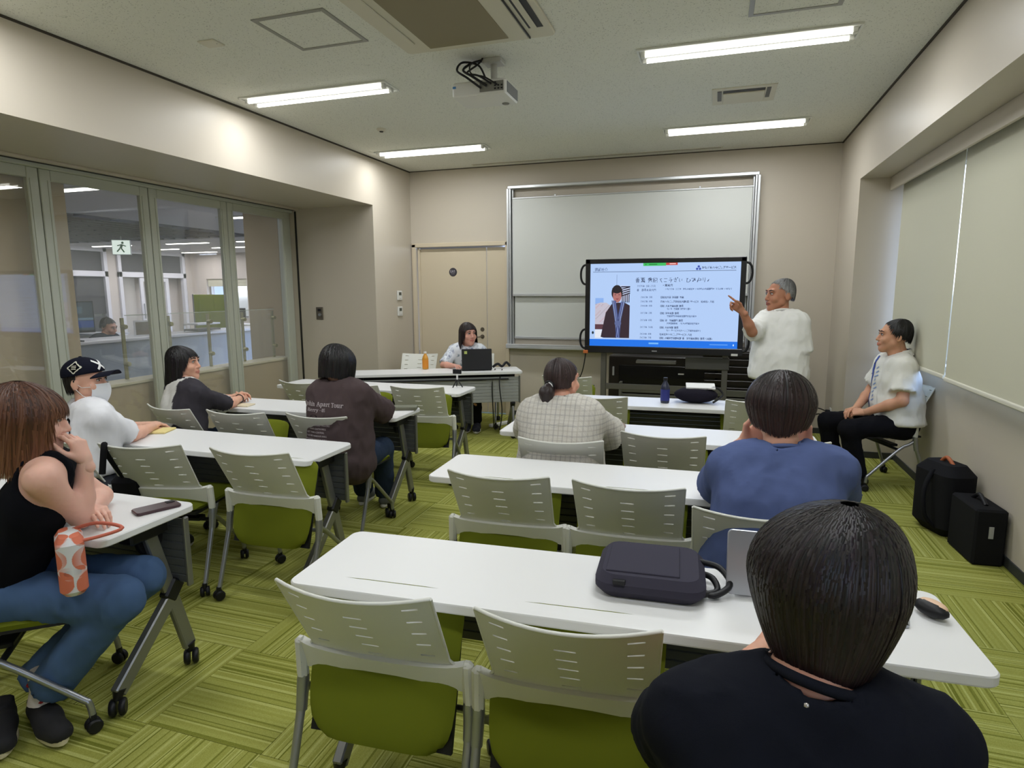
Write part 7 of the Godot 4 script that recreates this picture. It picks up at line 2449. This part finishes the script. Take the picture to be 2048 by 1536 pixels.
func small_things() -> void:
	var blk: StandardMaterial3D = mats["black_plastic"]
	var bag := cloth("bag_charcoal", rgb(58, 56, 68), 0.8, 40.0)
	# laptop bag on the near right table
	var t := thing("laptop_bag", "dark grey laptop bag lying on the nearest right table", "bag", at(-0.145, 0.722, -1.745, 3))
	var g := G.new()
	g.prism(rrect(0.30, 0.27, 0.05, 5), 0.065, 0.022)
	part(t, "body", g.mesh(), bag)
	part(t, "pocket_panel", boxm(Vector3(-0.02, 0.066, 0), Vector3(0.2, 0.006, 0.2), 0.002), bag)
	part(t, "label_tab", boxm(Vector3(-0.08, 0.045, 0.125), Vector3(0.035, 0.022, 0.02), 0.002), blk)
	part(t, "handle", tubem(curve([Vector3(0.13, 0.05, -0.06), Vector3(0.19, 0.05, -0.03), Vector3(0.215, 0.03, 0.03), Vector3(0.17, 0.012, 0.07), Vector3(0.13, 0.02, 0.05)], 5), 0.009, 8), blk)
	part(t, "handle", tubem(curve([Vector3(0.13, 0.03, -0.03), Vector3(0.17, 0.03, 0.0), Vector3(0.18, 0.016, 0.05), Vector3(0.13, 0.014, 0.08)], 5), 0.009, 8), blk)
	t = thing("tablet", "silver-backed tablet propped upright in front of the person in the tour shirt", "tablet", at(0.185, 0.724, -1.75, 2, 0) )
	g = G.new()
	g.prism(rrect(0.25, 0.18, 0.014), 0.009, 0.002, Transform3D(Basis(Vector3.RIGHT, deg_to_rad(82)), Vector3(0, 0.09, 0)))
	part(t, "case", g.mesh(), mat("tablet_silver", rgb(176, 180, 186), 0.3, 0.6))
	part(t, "kickstand", boxm(Vector3(0, 0.003, -0.05), Vector3(0.2, 0.006, 0.12), 0.002), blk)
	t = thing("smartphone", "dark smartphone lying near the right end of the nearest right table", "phone", at(0.475, 0.72, -1.76, -12))
	g = G.new()
	g.prism(rrect(0.075, 0.155, 0.012), 0.009, 0.002)
	part(t, "body", g.mesh(), mats["tablet_silver"])
	part(t, "screen", boxm(Vector3(0, 0.0095, 0), Vector3(0.068, 0.001, 0.146)), mat("glass_black", rgb(20, 20, 24), 0.12))
	t = thing("computer_mouse", "black and peach gadget at the right end of the nearest right table", "mouse", at(0.565, 0.72, -1.765, 40))
	g = G.new()
	g.ball(Vector3(0, 0.022, 0), Vector3(0.026, 0.02, 0.045), 14)
	part(t, "body", g.mesh(), blk)
	g = G.new()
	g.ball(Vector3(0.006, 0.03, 0), Vector3(0.02, 0.014, 0.038), 14)
	part(t, "top_cover", g.mesh(), mat("peach", rgb(226, 190, 160), 0.5))
	t = thing("smartphone", "dark red phone case at the end of the nearest left table", "phone", at(-2.045, 0.72, -1.79, -25))
	g = G.new()
	g.prism(rrect(0.078, 0.16, 0.012), 0.012, 0.003)
	part(t, "case", g.mesh(), mat("case_maroon", rgb(62, 36, 42), 0.3))
	part(t, "camera_bump", boxm(Vector3(-0.02, 0.013, -0.055), Vector3(0.025, 0.003, 0.03), 0.001), blk)
	# floral bag on the lap
	t = thing("tote_bag", "orange and white flower-print bag on the tank-top woman's lap", "bag", at(-2.03, 0.565, -1.43, -35))
	var im := Image.create(128, 128, false, Image.FORMAT_RGB8)
	im.fill(rgb(214, 214, 216))
	for q in [[30, 30, 30], [92, 24, 26], [100, 84, 30], [36, 96, 32], [66, 60, 16]]:
		oval(im, Vector2(q[0], q[1]), Vector2(q[2], q[2]), rgb(206, 112, 84))
	oval(im, Vector2(66, 60), Vector2(6, 8), rgb(92, 30, 36))
	var fm := mat("flower_print", Color.WHITE, 0.85)
	fm.albedo_texture = ImageTexture.create_from_image(im)
	fm.uv1_triplanar = true
	fm.uv1_scale = Vector3.ONE * 6.0
	g = G.new()
	g.prism(rrect(0.17, 0.08, 0.035, 5), 0.2, 0.02)
	part(t, "body", g.mesh(), fm)
	part(t, "strap", tubem(curve([Vector3(-0.05, 0.19, 0), Vector3(0.0, 0.215, -0.08), Vector3(0.06, 0.2, -0.15), Vector3(0.06, 0.185, -0.08), Vector3(0.05, 0.18, 0)], 5), 0.006, 6), mat("strap_orange", rgb(196, 104, 84), 0.8))
	# notes, pouch, books
	lone("notebook", boxm(Vector3(0, 0.006, 0), Vector3(0.2, 0.012, 0.14), 0.003), mat("note_yellow", rgb(222, 206, 140), 0.8), "yellow notebook beside the capped woman's arm", "notebook", at(-3.22, 0.72, -2.85, 20))
	lone("booklet", boxm(Vector3(0, 0.005, 0), Vector3(0.16, 0.01, 0.11), 0.003), mat("note_cream", rgb(216, 204, 176), 0.8), "cream booklet under the raglan-shirted woman's hands", "booklet", at(-3.33, 0.72, -3.72, 10))
	lone("folder", boxm(Vector3(0, 0.012, 0), Vector3(0.24, 0.024, 0.1), 0.004), mat("folder_olive", rgb(104, 106, 88), 0.7), "olive pencil case by the brown-shirted person's arm", "case", at(-2.12, 0.72, -3.93, 20))
	g = G.new()
	g.ball(Vector3(0, 0.028, 0), Vector3(0.06, 0.028, 0.035), 14)
	lone("pouch", g.mesh(), cloth("pouch_print", rgb(168, 150, 144)), "small patterned pouch right of the ponytail person", "pouch", at(-0.54, 0.72, -3.70, 5))
	# bottles
	for i in 2:
		var b := thing("drink_bottle", ["blue-labelled coffee bottle on the front right table", "amber tea bottle on the front desk"][i], "bottle", at([-0.33, -2.97][i], 0.72, [-4.74, -6.1][i]))
		g = G.new()
		g.lathe([Vector2(0, 0), Vector2(0.031, 0.002), Vector2(0.033, 0.01), Vector2(0.033, 0.115), Vector2(0.026, 0.14), Vector2(0.014, 0.162), Vector2(0.014, 0.175)], 18)
		part(b, "body", g.mesh(), [mat("coffee_dark", rgb(40, 44, 66), 0.25), mat("tea_amber", rgb(214, 150, 50), 0.25)][i])
		g = G.new()
		g.lathe([Vector2(0.0338, 0.02), Vector2(0.0338, 0.105)], 18)
		part(b, "label", g.mesh(), [mat("label_blue", rgb(36, 44, 120), 0.5), mat("label_orange", rgb(222, 140, 40), 0.5)][i])
		g = G.new()
		g.lathe([Vector2(0.0155, 0.172), Vector2(0.0155, 0.192), Vector2(0, 0.193)], 14)
		part(b, "cap", g.mesh(), [blk, mats["paper"]][i])
	t = thing("soft_bag", "dark navy soft bag with papers on the front right table", "bag", at(-0.11, 0.72, -4.82, 4))
	g = G.new()
	g.ball(Vector3(0, 0.06, 0), Vector3(0.16, 0.06, 0.1), 18)
	part(t, "body", g.mesh(), cloth("bag_navy", rgb(28, 26, 36)))
	part(t, "strap", tubem(curve([Vector3(0.06, 0.1, 0.05), Vector3(0.14, 0.12, 0.02), Vector3(0.19, 0.07, 0.03), Vector3(0.12, 0.02, 0.09)], 5), 0.008, 6), blk)
	lone("paper_stack", boxm(Vector3(0, 0.006, 0), Vector3(0.21, 0.012, 0.13), 0.002), mats["paper"], "white papers lying on top of the navy bag", "papers", at(-0.08, 0.838, -4.84, 4, 8))
	# front desk
	t = thing("laptop", "open black laptop with a small sticker on the front desk", "laptop", at(-2.43, 0.72, -6.22, 207))
	part(t, "keyboard_base", boxm(Vector3(0, 0.009, -0.0), Vector3(0.32, 0.016, 0.22), 0.004), blk)
	g = G.new()
	g.prism(rrect(0.32, 0.22, 0.01), 0.008, 0.002, Transform3D(Basis(Vector3.RIGHT, deg_to_rad(100)), Vector3(0, 0.125, -0.13)))
	part(t, "lid", g.mesh(), blk)
	part(t, "sticker", boxm(Vector3(0.12, 0.2, -0.151), Vector3(0.03, 0.03, 0.003)), mat("sticker_lime", rgb(196, 206, 120), 0.6))
	t = thing("phone_tripod", "small black tripod with a phone clamp on the left table", "tripod", at(-2.13, 0.72, -5.0))
	for k in 3:
		part(t, "leg", tubem([Vector3(0, 0.075, 0), Vector3(cos(k * 2.1) * 0.05, 0.003, sin(k * 2.1) * 0.05)], 0.005, 6), blk)
	part(t, "column", tubem([Vector3(0, 0.07, 0), Vector3(0, 0.12, 0)], 0.008, 8), mats["paper"])
	part(t, "phone_clamp", boxm(Vector3(0, 0.14, 0), Vector3(0.08, 0.04, 0.015), 0.003), blk)
	lone("headset", tubem(curve([Vector3(-0.1, 0.015, 0), Vector3(-0.05, 0.05, 0.02), Vector3(0.0, 0.02, 0), Vector3(0.05, 0.06, -0.02), Vector3(0.09, 0.02, 0.0)], 6), 0.014, 8), blk, "tangled black headset and cables at the desk's right end", "headset", at(-2.2, 0.72, -6.42, 27))
	for k in 2:
		lone("desk_cable", tubem(curve([Vector3(-2.22 + k * 0.08, 0.73, -6.25), Vector3(-2.2 + k * 0.08, 0.6, -6.1), Vector3(-2.2 + k * 0.1, 0.3, -6.12), Vector3(-2.25 + k * 0.06, 0.06, -6.3), Vector3(-2.3, 0.02, -6.6)], 6), 0.006, 6), blk, ["left of two black cables hanging from the front desk", "right of two black cables hanging from the front desk"][k], "cable")
	lone("power_strip", boxm(Vector3(0, 0.02, 0), Vector3(0.34, 0.035, 0.05), 0.006), mats["paper"], "white power strip on the floor by the front desk", "power strip", at(-2.33, 0, -6.75, 60))
	# bags by the right wall
	t = thing("backpack", "black backpack with a brown leather handle against the right wall", "backpack", at(1.46, 0, -4.55, 20))
	g = G.new()
	g.prism(rrect(0.22, 0.34, 0.07, 5), 0.46, 0.06)
	part(t, "body", g.mesh(), cloth("pack_black", rgb(26, 26, 28)))
	part(t, "handle", tubem(curve([Vector3(0, 0.45, -0.05), Vector3(0, 0.49, 0), Vector3(0, 0.45, 0.06)], 5), 0.012, 8), mat("leather_tan", rgb(168, 92, 50), 0.6))
	part(t, "shoulder_strap", tubem(curve([Vector3(-0.1, 0.42, 0.02), Vector3(-0.17, 0.3, 0.05), Vector3(-0.17, 0.14, 0.07), Vector3(-0.1, 0.05, 0.08)], 5), 0.014, 8), mats["pack_black"])
	t = thing("equipment_case", "boxy black case with a silver tag in front of the backpack", "case", at(1.52, 0, -4.17, 4))
	part(t, "body", boxm(Vector3(0, 0.165, 0), Vector3(0.16, 0.33, 0.33), 0.012), mats["pack_black"])
	part(t, "carry_handle", tubem(curve([Vector3(0, 0.33, -0.08), Vector3(0, 0.37, 0), Vector3(0, 0.33, 0.08)], 5), 0.012, 8), blk)
	part(t, "tag", boxm(Vector3(0.0, 0.2, 0.168), Vector3(0.025, 0.07, 0.004), 0.001), mats["tablet_silver"])
	t = thing("patterned_bag", "black and white patterned bag at the left end of the front desk", "bag", at(-3.7, 0.72, -5.5, 20))
	g = G.new()
	g.prism(rrect(0.3, 0.14, 0.04), 0.2, 0.02)
	part(t, "body", g.mesh(), cloth("bag_ink", rgb(34, 34, 44)))
	g = G.new()
	for k in 6:
		g.ball(Vector3(-0.13 + (k % 2) * 0.04, 0.03 + k * 0.03, 0.065), Vector3(0.025, 0.016, 0.012), 8)
	part(t, "white_print", g.mesh(), mats["paper"])
	t = thing("shoulder_bag", "black shoulder bag hung on the chair by the capped woman", "bag", at(-2.92, 0.47, -2.42, 12))
	part(t, "body", boxm(Vector3(0, 0.07, 0), Vector3(0.14, 0.14, 0.18), 0.03), mats["pack_black"])
	part(t, "strap", tubem(curve([Vector3(0, 0.13, 0.05), Vector3(0.01, 0.3, 0.17), Vector3(0.03, 0.34, 0.2), Vector3(0.02, 0.2, 0.22)], 5), 0.015, 8), mats["pack_black"])
